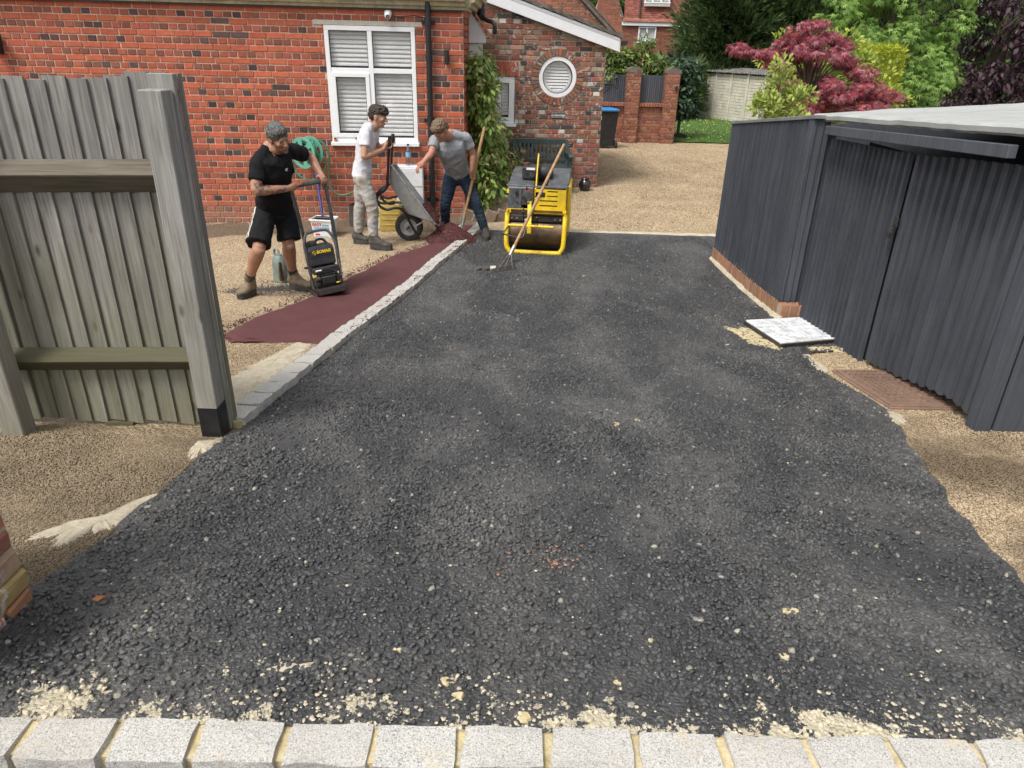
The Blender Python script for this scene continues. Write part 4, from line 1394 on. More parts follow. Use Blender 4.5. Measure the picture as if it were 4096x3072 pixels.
mb = MB(); mb.box((-2.0, 3.19, g(-2, 3.2) + .012), (.14, .05, .018)); in_f(mb, 'gravel_board_scrap', M['rail_wood'])

# brick pier in the near left corner
pier = empty('brick_pier', (-1.7, 1.45, 0), label='worn red and buff brick gate pier at the lower left edge', cat='pier')
ppi = Matrix.Translation(-pier.location)
mb = MB(); mb.box((-1.69, 1.445, .35), (.452, .452, .9)); o = mb.build('core', M['mortar_tan'], pier); o.matrix_parent_inverse = ppi
rp = random.Random(4)
for row in range(12):
    z = -.06 + row * .072
    segs = [(1.215, 1.43), (1.44, 1.675)] if row % 2 else [(1.215, 1.32), (1.33, 1.55), (1.56, 1.675)]
    for a, b in segs:
        mb = MB()
        mb.box((-1.585, (a + b) / 2, z + .03), (.25, b - a - .006, .064))
        me = mb.mesh('brick', M['old_s'], bevel=.008)
        for v in me.vertices:
            v.co += noise.noise_vector(v.co * 23) * .004
            if row < 4: v.co.x += .014 * (1 - row / 4) * (1 + noise.noise(v.co * 11))
        o = link('brick', me, pier); o.matrix_parent_inverse = ppi
        o.color = (*jit(rp.choice([(.36, .12, .07), (.34, .16, .09), (.38, .27, .12), (.27, .12, .085), (.30, .20, .13)]), rp, .2), 1)
    for a, b in ((-1.92, -1.80), ):
        pass

# ------------------------------------------------------------------ dark stained shed and its side panel
shed = empty('timber_shed', onto(3.2, 5.2), label='dark slate-blue timber shed with double doors and grey felt roof', cat='shed')
spi = Matrix.Translation(-shed.location)
def in_s(mbx, name, mat, **kw):
    o = mbx.build(name, mat, shed, **kw); o.matrix_parent_inverse = spi
    return o
def shed_board(p0, p1, w, th, side, outn, name='batten', tilt=.14, par=None):
    """vertical board from p0 (foot) to p1 (head); side: across, outn: outward"""
    side, outn = Vector(side), Vector(outn)
    rings = []
    rr_ = rf.uniform(-.0035, .0035)
    for k in range(5):
        p = Vector(p0).lerp(Vector(p1), k / 4) + side * (rr_ * (k - 2) / 2 + .003 * noise.noise(Vector((p0[1] * 9, k * .7, p0[0]))))
        rings.append([p - side * w / 2, p - side * w / 2 + outn * (th * .45), p + side * w / 2 + outn * th, p + side * w / 2])
    mb = MB().rings(rings)
    return in_s(mb, name, M['dark_wood'])
# side panel on the brick plinth (runs away from the camera)
def ptop(y): return 1.095 + (y - 5.8) * (-.25 / 2.25)
def pbot(y): return g(2.3, y) + .155
y = 5.92
while y < 8.03:
    w = rf.uniform(.048, .058)
    shed_board((2.30, y + w / 2, pbot(y) + rf.uniform(-.004, .004)), (2.30, y + w / 2, ptop(y) - .035 + rf.uniform(-.004, .004)), w * .84, .030, (0, -1, 0), (-1, 0, 0))
    y += w
mb = MB(); mb.add([(2.30, 5.82, -.6), (2.30, 8.04, -.62), (2.30, 8.04, .82), (2.30, 5.82, 1.06)], [(0, 1, 2, 3)])
mb.add([(2.36, 5.82, -.6), (2.36, 8.04, -.62), (2.36, 8.04, .82), (2.36, 5.82, 1.06)], [(0, 1, 2, 3)])
mb.add([(2.30, 8.04, -.62), (2.36, 8.04, -.62), (2.36, 8.04, .82), (2.30, 8.04, .82)], [(0, 1, 2, 3)])
in_s(mb, 'panel_back', M['dark_wood'])
mb = MB(); mb.beam((2.31, 5.80, ptop(5.8) - .018), (2.31, 8.06, ptop(8.06) - .018), .085, .03); in_s(mb, 'capping', M['felt_edge'], bevel=.004)
# corner boards
mb = MB(); mb.box((2.345, 5.855, (1.06 + pbot(5.8)) / 2), (.13, .05, 1.06 - pbot(5.8))); in_s(mb, 'corner_board', M['dark_wood'], bevel=.003)
mb = MB(); mb.box((2.283, 5.885, (1.06 + pbot(5.8)) / 2), (.016, .11, 1.06 - pbot(5.8))); in_s(mb, 'corner_board', M['dark_wood'], bevel=.003)
mb = MB(); mb.box((2.445, 5.880, (1.0 + g(2.5, 5.85)) / 2), (.08, .04, 1.0 - g(2.5, 5.85))); in_s(mb, 'corner_board', M['dark_wood'], bevel=.003)
# soldier course plinth
plx = 2.275
y = 5.86
while y < 8.06:
    mb = MB()
    z0 = g(2.25, y)
    mb.box((plx + .05 + rf.uniform(-.003, .003), y + .031, z0 + .07), (.10, .060, .165))
    o = in_s(mb, 'plinth_brick', M['brick_s'], bevel=.004)
    o.color = (*jit((.30, .17, .105), rf, .16), 1)
    y += .072
for k in range(3):
    mb = MB(); mb.box((plx + .035 + k * .074, 5.80, g(2.3, 5.8) + .07), (.062, .10, .165)); o = in_s(mb, 'plinth_brick', M['brick_s'], bevel=.004); o.color = (*jit((.30, .16, .10), rf, .16), 1)
mb = MB(); mb.box((plx + .06, 6.96, g(2.3, 6.9) + .05), (.098, 2.2, .26)); mb.box((plx + .115, 5.806, g(2.3, 5.8) + .06), (.225, .092, .165)); in_s(mb, 'plinth_mortar', M['mortar_tan'])
prev = None
mb = MB()
for y in seq(5.72, 8.1, .06):
    w = .03 + .025 * noise.noise(Vector((y * 4, 9, 0)))
    q = (onto(plx + .01, y, .055), onto(plx - w * .5, y, .03), onto(plx - w, y, .010))
    if prev:
        for i in range(2): mb.add([prev[i], prev[i + 1], q[i + 1], q[i]], [(0, 1, 2, 3)])
    prev = q
in_s(mb, 'mortar_fillet', M['dust'], smooth=True)
# double doors: two leaves hung slightly out of line
DBY = [3.36, 3.50, 3.73, 4.05, 4.40, 4.645, 4.65, 4.70, 5.08, 5.75]
DBZ = [-.30, -.26, -.27, -.33, -.39, -.43, -.52, -.52, -.56, -.60]
def dx_(y): return 2.455 + (5.75 - y) * .042
def dbot(y): return float(np.interp(y, DBY, DBZ))
def dtop(y): return float(np.interp(y, [3.5, 4.23, 4.89, 5.94], [1.06, 1.01, .95, .92]))
y = 5.83
while y > 4.70:
    w = rf.uniform(.066, .076)
    shed_board((dx_(y), y - w / 2, dbot(y - w / 2) + rf.uniform(-.008, .008)), (dx_(y), y - w / 2, dtop(y)), w * .9, .030, (0, -1, 0), (-1, 0, 0))
    y -= w
y = 4.65
while y > 3.50:
    w = rf.uniform(.082, .094)
    shed_board((dx_(y) + .008, y - w / 2, dbot(y - w / 2) + rf.uniform(-.008, .008)), (dx_(y) + .008, y - w / 2, dtop(y) - .01), w * .9, .032, (0, -1, 0), (-1, 0, 0))
    y -= w
for y0, y1, off in ((4.70, 5.83, .003), (3.49, 4.65, .011)):
    xx, x2_ = dx_(y0) + off, dx_(y1) + off
    mb = MB(); mb.add([(xx, y0, dbot(y0 + .03) + .04), (x2_, y1, dbot(y1 - .02) + .03), (x2_, y1, dtop(y1) - .02), (xx, y0, dtop(y0) - .02)], [(0, 1, 2, 3)])
    mb.add([(xx + .03, y0, dbot(y0 + .03) + .04), (x2_ + .03, y1, dbot(y1 - .02) + .03), (x2_ + .03, y1, dtop(y1) - .02), (xx + .03, y0, dtop(y0) - .02)], [(0, 1, 2, 3)])
    in_s(mb, 'door_back', M['dark_wood'])
# dark-coloured sheet standing for the unlit inside under the doors, shed sides
mb = MB()
mb.add([(2.75, 3.45, -.6), (2.75, 5.85, -.7), (2.75, 5.85, .9), (2.75, 3.45, .9)], [(0, 1, 2, 3)])
in_s(mb, 'dark_inside_sheet', M['dark_room'])
mb = MB(); mb.box((2.545, 3.425, (1.05 + g(2.55, 3.4)) / 2 - .01), (.085, .09, 1.05 - g(2.55, 3.4))); in_s(mb, 'corner_post', M['dark_wood'], bevel=.003)
x = 2.60
while x < 4.3:
    w = rf.uniform(.11, .125)
    shed_board((x + w / 2, 3.40, g(x, 3.4) + .01), (x + w / 2, 3.40, 1.10), w * .95, .022, (1, 0, 0), (0, -1, 0))
    x += w
mb = MB(); mb.add([(2.55, 3.42, -.45), (4.4, 3.42, -.45), (4.4, 3.42, 1.15), (2.55, 3.42, 1.15)], [(0, 1, 2, 3)])
mb.add([(4.4, 3.42, -.45), (4.4, 6.3, -.7), (4.4, 6.3, 1.2), (4.4, 3.42, 1.15)], [(0, 1, 2, 3)])
mb.add([(2.36, 6.3, -.7), (4.4, 6.3, -.7), (4.4, 6.3, 1.2), (2.36, 6.3, .95)], [(0, 1, 2, 3)])
in_s(mb, 'wall_back', M['dark_wood'])
# lock: hasp, staple, padlock
mb = MB(); mb.box((2.455, 4.62, .545), (.006, .055, .06)); lk = in_s(mb, 'hasp', M['dark_steel'], bevel=.002)
mb = MB(); mb.tube(curve([(2.449, 4.632, .53), (2.433, 4.632, .505), (2.433, 4.626, .485), (2.449, 4.620, .505)], 5), .005, 8); mb.box((2.435, 4.63, .455), (.018, .035, .035)); mb.build('padlock', M['dark_steel'], lk, smooth=True)
# fascia under the roof edge
mb = MB(); mb.beam((2.335, 5.68, .995), (2.335, 3.52, 1.118), .045, .062); in_s(mb, 'fascia', M['dark_wood'], bevel=.003)
# felt roof: sagging sheet with rolled-down edge
def rz(x, y):
    base = 1.085 + (x - 2.3) * .062 + (5.95 - y) * .062
    return base + .010 * noise.noise(Vector((x * 2.1, y * 2.1, 0))) + .004 * noise.noise(Vector((x * 7, y * 7, 0)))
mb = MB()
rows = []
ysr = seq(3.15, 6.05, .06)
for y in ysr:
    row = []
    ed = 2.350 + .016 * noise.noise(Vector((y * 5, 0, 2)))
    for x in [ed + .03] + seq(2.40, 4.6, .07):
        row.append(Vector((x, y + (.10 * (x - 2.3) if y > 6.0 else 0), rz(x, y))))
    r_b = rz(ed, y)
    pre = [Vector((ed + .02, y, r_b - .052 + .010 * noise.noise(Vector((y * 9, 3, 0))))), Vector((ed, y, r_b - .040)), Vector((ed - .004, y, r_b - .014)), Vector((ed + .008, y, r_b - .003))]
    rows.append(pre + row)
mb.rings(rows, caps=False, closed=False)
roof = in_s(mb, 'roof_felt', M['felt'], smooth=True)
mb = MB()
a, b = [], []
for row in (rows[-1], rows[0]):
    mb.add([v for v in row] + [v - Vector((0, 0, .07)) for v in row], [(i, i + 1, len(row) + i + 1, len(row) + i) for i in range(len(row) - 1)])
mb.build('felt_edge', M['felt_edge'], roof)
mb = MB()
path = [(2.42, 5.1), (2.75, 4.9), (3.1, 4.78), (3.5, 4.6), (3.9, 4.42), (4.5, 4.1)]
path = [Vector((*p, 0)) for p in path]
cp = curve(path, 8)
for a, b in zip(cp[:-1], cp[1:]):
    aa, bb = Vector((a.x, a.y + .02 * noise.noise(a * 6), 0)), Vector((b.x, b.y + .02 * noise.noise(b * 6), 0))
    mb.add([(aa.x, aa.y, rz(aa.x, aa.y) + .012), (bb.x, bb.y, rz(bb.x, bb.y) + .012), (bb.x, bb.y + .009, rz(bb.x, bb.y) + .012), (aa.x, aa.y + .009, rz(aa.x, aa.y) + .012)], [(0, 1, 2, 3)])
mb.build('felt_seam', M['felt_edge'], roof)
# red plastic net rolled up at the far end of the panel
mb = MB()
for k in range(9):
    z = g(2.42, 8.3) + .02 + k * .03
    mb.tube([(2.42 + .05 * math.cos(a), 8.35 + .05 * math.sin(a), z + .004 * math.sin(3 * a)) for a in seq(0, 6.28, .4)], .0035, 5)
for a in seq(0, 6.0, .52): mb.tube([(2.42 + .05 * math.cos(a), 8.35 + .05 * math.sin(a), g(2.42, 8.3) + .01), (2.42 + .05 * math.cos(a), 8.35 + .05 * math.sin(a), g(2.42, 8.3) + .28)], .0035, 5)
tag(mb.build('netting_roll', simple('red_netting', (.42, .05, .055), .6, .15)), 'roll of red plastic netting behind the far end of the dark panel', 'netting')

# ------------------------------------------------------------------ two inspection covers
def quad_frame(c):   # bilinear patch
    return lambda u, v, dz: (Vector((*c[0], 0)).lerp(Vector((*c[1], 0)), u)).lerp(Vector((*c[3], 0)).lerp(Vector((*c[2], 0)), u), v) + Vector((0, 0, 0))
def cover(name, corners, label, matc, matf, h, tread, chamfer=0):
    c = [Vector((*p, g(*p) + h)) for p in corners]
    ctr = sum(c, Vector()) / 4
    e = empty(name, ctr, label=label, cat='manhole cover')
    pi = Matrix.Translation(-ctr)
    sc = lambda p, k: ctr + (p - ctr) * k
    mb = MB()
    lo = [p - Vector((0, 0, h + .03)) for p in c]
    mb.add([sc(p, 1.0) for p in c] + [sc(q_, 1.0) for q_ in lo], [(0, 1, 2, 3), (0, 1, 5, 4), (1, 2, 6, 5), (2, 3, 7, 6), (3, 0, 4, 7)])
    o = mb.build('frame', matf, e, bevel=.004); o.matrix_parent_inverse = pi
    up_ = (c[1] - c[0]).cross(c[3] - c[0]).normalized()
    if up_.z < 0: up_ = -up_
    mb = MB()
    k = .955
    q = [sc(p, k) + up_ * .010 for p in c]
    mb.add([p - up_ * .015 for p in q] + q, [(4, 5, 6, 7), (0, 1, 5, 4), (1, 2, 6, 5), (2, 3, 7, 6), (3, 0, 4, 7)])
    pl = mb.build('plate', matc, e, bevel=.003); pl.matrix_parent_inverse = pi
    mb = MB()
    tread(mb, lambda u, v, d: (q[0].lerp(q[1], u)).lerp(q[3].lerp(q[2], u), v) + up_ * d)
    mb.build('tread', matc, pl)
    return e
def tread_blocks(mb, P):
    n = 9
    for i in range(n):
        for j in range(5):
            u0, v0 = .04 + i * .92 / n, .05 + j * .9 / 5
            u1, v1 = u0 + .92 / n - .022, v0 + .9 / 5 - .03
            mb.add([P(u0, v0, .0005), P(u1, v0, .0005), P(u1, v1, .0005), P(u0, v1, .0005), P(u0, v0, .004), P(u1, v0, .004), P(u1, v1, .004), P(u0, v1, .004)],
                   [(4, 5, 6, 7), (0, 1, 5, 4), (1, 2, 6, 5), (2, 3, 7, 6), (3, 0, 4, 7)])
def tread_waves(mb, P):
    r3 = random.Random(5)
    for i in range(15):
        for j in range(11):
            u, v = .06 + i * .06, .07 + j * .082
            a = math.atan2(v - .5, u - .5) + math.pi / 2 + r3.uniform(-.25, .25)
            L, W = .030, .0085
            c, s = math.cos(a), math.sin(a)
            pts = []
            for (x, y) in ((-L, -W), (0, -W + .010), (L, -W), (L, W), (0, W + .010), (-L, W)):
                pts.append((u + x * c - y * s, v + x * s + y * c))
            mb.add([P(*p, .0005) for p in pts] + [P(*p, .006) for p in pts], [tuple(range(6, 12))] + [(k, (k + 1) % 6, 6 + (k + 1) % 6, 6 + k) for k in range(6)])
M['cover_white'] = simple('paint_splashed_cover', (.74, .76, .78), .6, .12, 6, dirt=(.36, .33, .29), dirt_amt=.6, dscale=14, bmp=.3, ws=True)
M['cover_rust'] = simple('rusty_cast_cover', (.25, .155, .11), .75, .2, 6, metal=.15, dirt=(.19, .13, .10), dirt_amt=.6, bmp=.4, bscale=120, ws=True)
cover('inspection_cover', [(1.92, 5.60), (2.46, 5.74), (2.50, 5.10), (1.99, 4.92)], 'raised square cover splashed white beside the shed doors', M['cover_white'], M['dark_steel'], .045, tread_blocks)
cover('inspection_cover', [(2.17, 4.42), (2.88, 4.47), (2.86, 3.70), (2.20, 3.69)], 'rusty brown cast cover with wavy tread half under the shed doors', M['cover_rust'], M['cover_rust'], .016, tread_waves)

# ------------------------------------------------------------------ things fixed to the house
def thing(name, loc, label, cat, rz=0.0, group=None): return empty(name, loc, rz, label, cat, group)
def part(mbx, name, mat, par, **kw): return mbx.build(name, M[mat] if isinstance(mat, str) else mat, par, **kw)
def wpart(mbx, name, mat, par, **kw):
    """part whose mesh is written in world metres"""
    o = mbx.build(name, M[mat] if isinstance(mat, str) else mat, par, **kw)
    o.matrix_parent_inverse = Matrix.LocRotScale(par.location, par.rotation_euler, par.scale).inverted()
    return o

t = thing('security_camera', hp(.945, 1.845, .02), 'small white dome security camera above the window', 'camera')
mb = MB(); mb.lathe([(.0, 0), (.045, 0), (.047, .02), (.03, .035), (.0, .036)], hp(.945, 1.85, .017), 16, (*HN, 0)); wpart(mb, 'base', 'white_plastic', t, smooth=True)
mb = MB(); mb.sphere(hp(.945, 1.825, .085), .045, 14, 10); h = wpart(mb, 'housing', 'white_plastic', t, smooth=True)
mb = MB(); mb.lathe([(.0, 0), (.026, 0), (.022, .012), (0, .014)], hp(.945, 1.812, .112), 14, (HN[0], HN[1], -.45)); mb.build('lens', M['black_iron'], h, smooth=True)
mb = MB(); mb.tube(curve([hp(.90, 1.83, .024), hp(.80, 1.812, .022), hp(.65, 1.83, .022), hp(.5, 1.815, .022)], 6), .004, 6); wpart(mb, 'cable', 'black_iron', t)

t = thing('wall_lamp', hp(.215, 1.36, .02), 'slim black up-and-down wall lamp right of the downpipe', 'lamp')
mb = MB(); 
mb.box((0, -.02, 0), (.06, .03, .10)); part(mb, 'bracket', 'black_iron', t, bevel=.003)
mb = MB(); mb.cyl((0, -.065, -.085), (0, -.065, .085), .030, 18); part(mb, 'lamp_body', 'black_iron', t, smooth=True)
t.rotation_euler.z = HA
mb = MB(); mb.tube([hp(.25, 1.31, .022), hp(.42, 1.315, .022)], .004, 6); wpart(mb, 'cable', 'black_iron', t)
t = thing('wall_lamp', hp(5.72, 1.40, .02), 'black wall lamp half cut off at the left edge', 'lamp')
mb = MB(); mb.box((0, -.07, 0), (.11, .12, .24)); part(mb, 'lamp_body', 'black_iron', t, bevel=.01)
mb = MB(); mb.box((0, -.02, .02), (.06, .05, .10)); part(mb, 'bracket', 'black_iron', t)

# meter box and water bottle
t = thing('meter_box', hp(.745, -.25, .02), 'white plastic meter box on the wall behind the wheelbarrow', 'meter box', HA)
mb = MB(); mb.box((0, -.09, 0), (.37, .20, .53)); b_ = part(mb, 'body', 'white_plastic', t, bevel=.012, seg=2)
mb = MB(); mb.box((0, -.194, -.005), (.35, .008, .49)); d_ = part(mb, 'door', 'white_plastic', t, bevel=.003)
mb = MB(); mb.box((0, -.200, .0), (.34, .004, .004)); mb.box((-.02, -.2, -.02), (.012, .006, .012)); mb.build('latch', M['grey_plastic'], d_)
t = thing('water_bottle', hp(.755, .02, .11), 'clear plastic water bottle standing on the meter box', 'bottle')
Mclear = glass_mat('clear_plastic', .16, (.86, .93, .96))
mb = MB(); mb.lathe([(.0, 0), (.036, .0), (.038, .01), (.035, .03), (.038, .05), (.034, .07), (.038, .09), (.035, .10), (.035, .165), (.034, .19), (.014, .235), (.013, .255)], (0, 0, 0), 20); part(mb, 'bottle_body', Mclear, t, smooth=True)
mb = MB(); mb.lathe([(.0355, .105), (.0365, .106), (.0365, .165), (.0355, .166)], (0, 0, 0), 20, caps=False); part(mb, 'bottle_wrap', 'letter_blue', t, smooth=True)
mb = MB(); mb.lathe([(0, .250), (.016, .250), (.016, .272), (0, .274)], (0, 0, 0), 16); part(mb, 'cap', 'blue_handle', t, smooth=True)
mb = MB(); mb.lathe([(0, .004), (.033, .004), (.033, .08), (0, .08)], (0, 0, 0), 16); part(mb, 'water', glass_mat('water', .05, (.80, .88, .92)), t, smooth=True)
t = thing('jar', hp(1.72, WZ0 + .04, .045), 'tiny orange jar with dark lid on the white window sill', 'jar')
mb = MB(); mb.lathe([(0, 0), (.018, 0), (.018, .035), (0, .036)], (0, 0, 0), 14); part(mb, 'body', simple('orange_jar', (.60, .17, .02), .35, .1), t, smooth=True)
mb = MB(); mb.lathe([(0, .036), (.017, .036), (.017, .052), (0, .053)], (0, 0, 0), 14); part(mb, 'lid', 'black_plastic', t, smooth=True)

# hose reel and hose
HRC = Vector((-2.775, 9.74, .185))
ax = (Vector((*HN, 0)) + Vector((-.55, 0, .0))).normalized()
t = thing('hose_reel', HRC, 'sea-green plastic hose reel with coiled hose on the brick wall', 'hose reel')
def flange(mbx, c, r, ax_, th):
    c = Vector(c)
    s = ax_.cross(Vector((0, 0, 1))).normalized(); u = s.cross(ax_)
    P = lambda rad, a, d: c + (s * math.cos(a) + u * math.sin(a)) * rad + ax_ * d
    def ringband(r0, r1, a0, a1, n):
        vs = []
        for k in range(n + 1):
            a = lerp(a0, a1, k / n)
            vs += [P(r0, a, 0), P(r1, a, 0), P(r1, a, th), P(r0, a, th)]
        fs = []
        for k in range(n):
            for i in range(4): fs.append((k * 4 + i, k * 4 + (i + 1) % 4, k * 4 + 4 + (i + 1) % 4, k * 4 + 4 + i))
        mbx.add(vs, fs)
    ringband(r * .80, r, 0, 2 * math.pi, 40)
    ringband(.001, r * .42, 0, 2 * math.pi, 28)
    for k in range(6):
        a = k * math.pi / 3 + .3
        ringband(r * .40, r * .82, a - .24, a + .24, 5)
mb = MB(); flange(mb, HRC + ax * .075, .198, ax, .014); wpart(mb, 'flange', 'green_plastic', t, bevel=.003)
mb = MB(); flange(mb, HRC - ax * .085, .198, ax, .014); wpart(mb, 'flange', 'green_plastic', t, bevel=.003)
mb = MB(); mb.cyl(HRC - ax * .09, HRC + ax * .09, .07, 24); mb.cyl(HRC + ax * .088, HRC + ax * .112, .035, 18); wpart(mb, 'hub', 'green_plastic', t, smooth=True)
mb = MB(); mb.tube(curve([HRC + ax * .10 + Vector((-.10, 0, .10)), HRC + ax * .13 + Vector((-.10, 0, .10)), HRC + ax * .155 + Vector((-.10, 0, .10))], 4), .014, 10); wpart(mb, 'crank_handle', 'green_plastic', t, smooth=True)
mb = MB()
s_ = ax.cross(Vector((0, 0, 1))).normalized(); u_ = s_.cross(ax)
pts = []
for k in range(0, 44 * 7):
    a = k * 2 * math.pi / 44
    lay = k / 44
    pts.append(HRC + ax * (.055 * math.sin(lay * 2.3)) + (s_ * math.cos(a) + u_ * math.sin(a)) * (.10 + .055 * (lay / 7) + .005 * math.sin(k * .7)))
mb.tube(pts, .0105, 8)
coil = wpart(mb, 'hose_coil', 'green_hose', t, smooth=True)
mb = MB(); mb.beam(HRC - ax * .07, HRC - ax * .07 + Vector((*HN, 0)) * -.22, .05, .22); mb.box(hp(2.06, .19, .02), (.16, .02, .26)); wpart(mb, 'wall_bracket', 'green_plastic', t)
mb = MB(); mb.tube(curve([(-2.70, 9.76, .30), (-2.66, 9.84, .335), (-2.56, 9.86, .26), (-2.525, 9.87, .145), (-2.545, 9.88, -.01), (-2.555, 9.88, -.17), (-2.525, 9.88, -.31), (-2.434, 9.88, -.383), (-2.317, 9.88, -.372), (-2.235, 9.93, -.34)], 8), .0105, 8); wpart(mb, 'hose', 'green_hose', t, smooth=True)
mb = MB(); mb.tube(curve([(-2.96, 9.78, .12), (-2.991, 9.8, .033), (-2.978, 9.8, -.06), (-2.92, 9.8, -.13), (-2.827, 9.8, -.175), (-2.73, 9.8, -.178), (-2.643, 9.8, -.115), (-2.572, 9.8, -.019), (-2.555, 9.8, .121), (-2.60, 9.76, .25)], 8), .0105, 8); wpart(mb, 'hose', 'green_hose', t, smooth=True)
t = thing('garden_tap', hp(1.50, -.33, .02), 'small brass garden tap on the wall where the hose ends', 'tap')
Mbrass = simple('brass', (.45, .26, .09), .4, .2, 20, metal=.7)
mb = MB(); mb.tube(curve([hp(1.50, -.32, .02), hp(1.50, -.32, .08), hp(1.50, -.35, .11)], 5), .012, 10); mb.box(hp(1.50, -.295, .075), (.05, .012, .012)); wpart(mb, 'tap_body', Mbrass, t, smooth=True)
mb = MB(); mb.tube([hp(1.487, -.34, .035), hp(1.487, -.86, .035)], .011, 8); wpart(mb, 'pipe', 'steel', t, smooth=True)

# white tub with the brush standing in it
tub = thing('plastic_tub', onto(-2.44, 9.02), 'white square tub with red and blue print, a brush standing in it', 'tub', R(-7))
mb = MB(); mb.rings([[Vector((sx * w, sy * w * .82, z)) for sx, sy in ((-1, -1), (1, -1), (1, 1), (-1, 1))] for w, z in ((.112, 0), (.138, .225), (.135, .225), (.110, .012))], caps=False); mb.add([(-.11, -.09, .012), (.11, -.09, .012), (.11, .09, .012), (-.11, .09, .012)], [(0, 1, 2, 3)])
part(mb, 'bucket', 'white_plastic', tub, bevel=.012, seg=2)
mb = MB()
for s0, s1 in (((-.146, -.121), (.146, -.121)), ((.146, -.121), (.146, .121)), ((.146, .121), (-.146, .121)), ((-.146, .121), (-.146, -.121))): mb.beam((*s0, .222), (*s1, .222), .014, .022)
part(mb, 'rim', 'white_plastic', tub, bevel=.004)
def front_pt(x, z): 
    w = lerp(.112, .138, z / .225); return Vector((x, -w * .82 - .003, z))
mb = MB(); mb.add([front_pt(-.10, .105), front_pt(.10, .105), front_pt(.10, .135), front_pt(-.10, .135)], [(0, 1, 2, 3)]); mb.add([front_pt(-.095, .01), front_pt(.09, .01), front_pt(.09, .018), front_pt(-.095, .018)], [(0, 1, 2, 3)])
part(mb, 'print_band', 'letter_blue', tub)
tilt = math.atan2(.026 * .82, .225)
for body, size, mat, xx, zz in (('EASY', .056, 'letter_red', -.055, .165), ('joint', .046, 'letter_blue', .055, .163)):
    tm = text_mesh('lettering', body, size, M[mat], .0006, bold=.0012)
    o = link('lettering', tm, tub); o.location = front_pt(xx, zz) + Vector((0, -.001, 0)); o.rotation_euler = (math.pi / 2 + tilt, 0, 0)
mb = MB(); mb.add([front_pt(-.09, .03), front_pt(-.03, .03), front_pt(-.03, .05), front_pt(-.09, .05)], [(0, 1, 2, 3)]); part(mb, 'print_block', 'letter_red', tub)
t = thing('long_brush', onto(-2.46, 9.05, .1), 'dark blue handled brush standing in the white tub', 'brush')
mb = MB(); mb.tube([(-2.462, 9.05, -.50), (-2.634, 9.55, -.02)], .0145, 12); wpart(mb, 'handle', 'blue_handle', t, smooth=True)
mb = MB(); mb.box((-2.45, 9.03, -.52), (.20, .07, .045)); hd = wpart(mb, 'brush_head', 'black_plastic', t, bevel=.006)
mb = MB()
for k in range(90):
    x, y = rf.uniform(-.095, .095), rf.uniform(-.03, .03)
    mb.cyl((-2.45 + x, 9.03 + y, -.53), (-2.45 + x * 1.08, 9.03 + y * 1.2, -.62), .003, 5)
mb.build('bristles', M['black_plastic'], hd)

# shovel against the wall
t = thing('shovel', onto(-2.13, 9.45), 'tarry dark square-mouth shovel leaning against the wall', 'shovel')
mb = MB()
rows = []
for z, w, d in ((-.72, .105, 0), (-.60, .112, .02), (-.48, .115, .03), (-.44, .105, .03), (-.425, .05, .026)):
    yb = 9.50 + (z + .72) * .25
    rows.append([Vector((-2.125 + w * s, yb + d - (.02 * s * s if z > -.7 else .008 * s * s), z)) for s in (-1, -.6, -.2, .2, .6, 1)])
mb.rings(rows, caps=False, closed=False); wpart(mb, 'blade', 'dark_steel', t, smooth=True)
mb = MB(); mb.tube([(-2.125, 9.575, -.46), (-2.105, 9.70, -.10), (-2.09, 9.86, .34)], [.019, .016, .016], 10); wpart(mb, 'shaft', 'steel', t, smooth=True)
mb = MB(); mb.tube([(-2.15, 9.875, .36), (-2.03, 9.875, .36)], .015, 8); mb.tube([(-2.15, 9.875, .36), (-2.09, 9.86, .29)], .011, 6); mb.tube([(-2.03, 9.875, .36), (-2.09, 9.86, .29)], .011, 6); wpart(mb, 'grip', 'black_plastic', t, smooth=True)

# jerry can and white bottle behind the barrow
t = thing('jerry_can', onto(-1.64, 9.33), 'dirty yellow plastic jerry can behind the wheelbarrow wheel', 'can', R(4))
mb = MB()
prof = [(-.135, 0), (.135, 0), (.14, .02), (.14, .30), (.115, .355), (.02, .375), (-.06, .365), (-.125, .345), (-.14, .30), (-.14, .02)]
mb.prism([(x, -.105, z) for x, z in prof], (0, .21, 0)); body = part(mb, 'body', 'yellow_tan', t, bevel=.018, seg=2, smooth=True)
mb = MB(); mb.tube(curve([(-.06, 0, .36), (-.05, 0, .405), (.02, 0, .415), (.075, 0, .375)], 6), .016, 10); mb.build('handle', M['yellow_tan'], body, smooth=True)
mb = MB(); mb.lathe([(0, 0), (.028, 0), (.028, .03), (0, .032)], (-.10, 0, .352), 14); mb.build('cap', M['yellow_tan'], body, smooth=True)
mb = MB()
for z in (.09, .16, .23): mb.box((0, -.107, z), (.22, .008, .02))
mb.build('rib', M['yellow_tan'], body, bevel=.003)
t = thing('plastic_bottle', onto(-1.83, 9.45), 'white plastic bottle partly hidden left of the yellow can', 'bottle')
mb = MB(); mb.lathe([(0, 0), (.055, 0), (.058, .02), (.056, .30), (.045, .35), (.02, .385), (.02, .40)], (0, 0, 0), 18); part(mb, 'body', 'white_plastic', t, smooth=True)
mb = MB(); mb.lathe([(0, .40), (.024, .40), (.024, .43), (0, .432)], (0, 0, 0), 14); part(mb, 'cap', 'white_plastic', t, smooth=True)

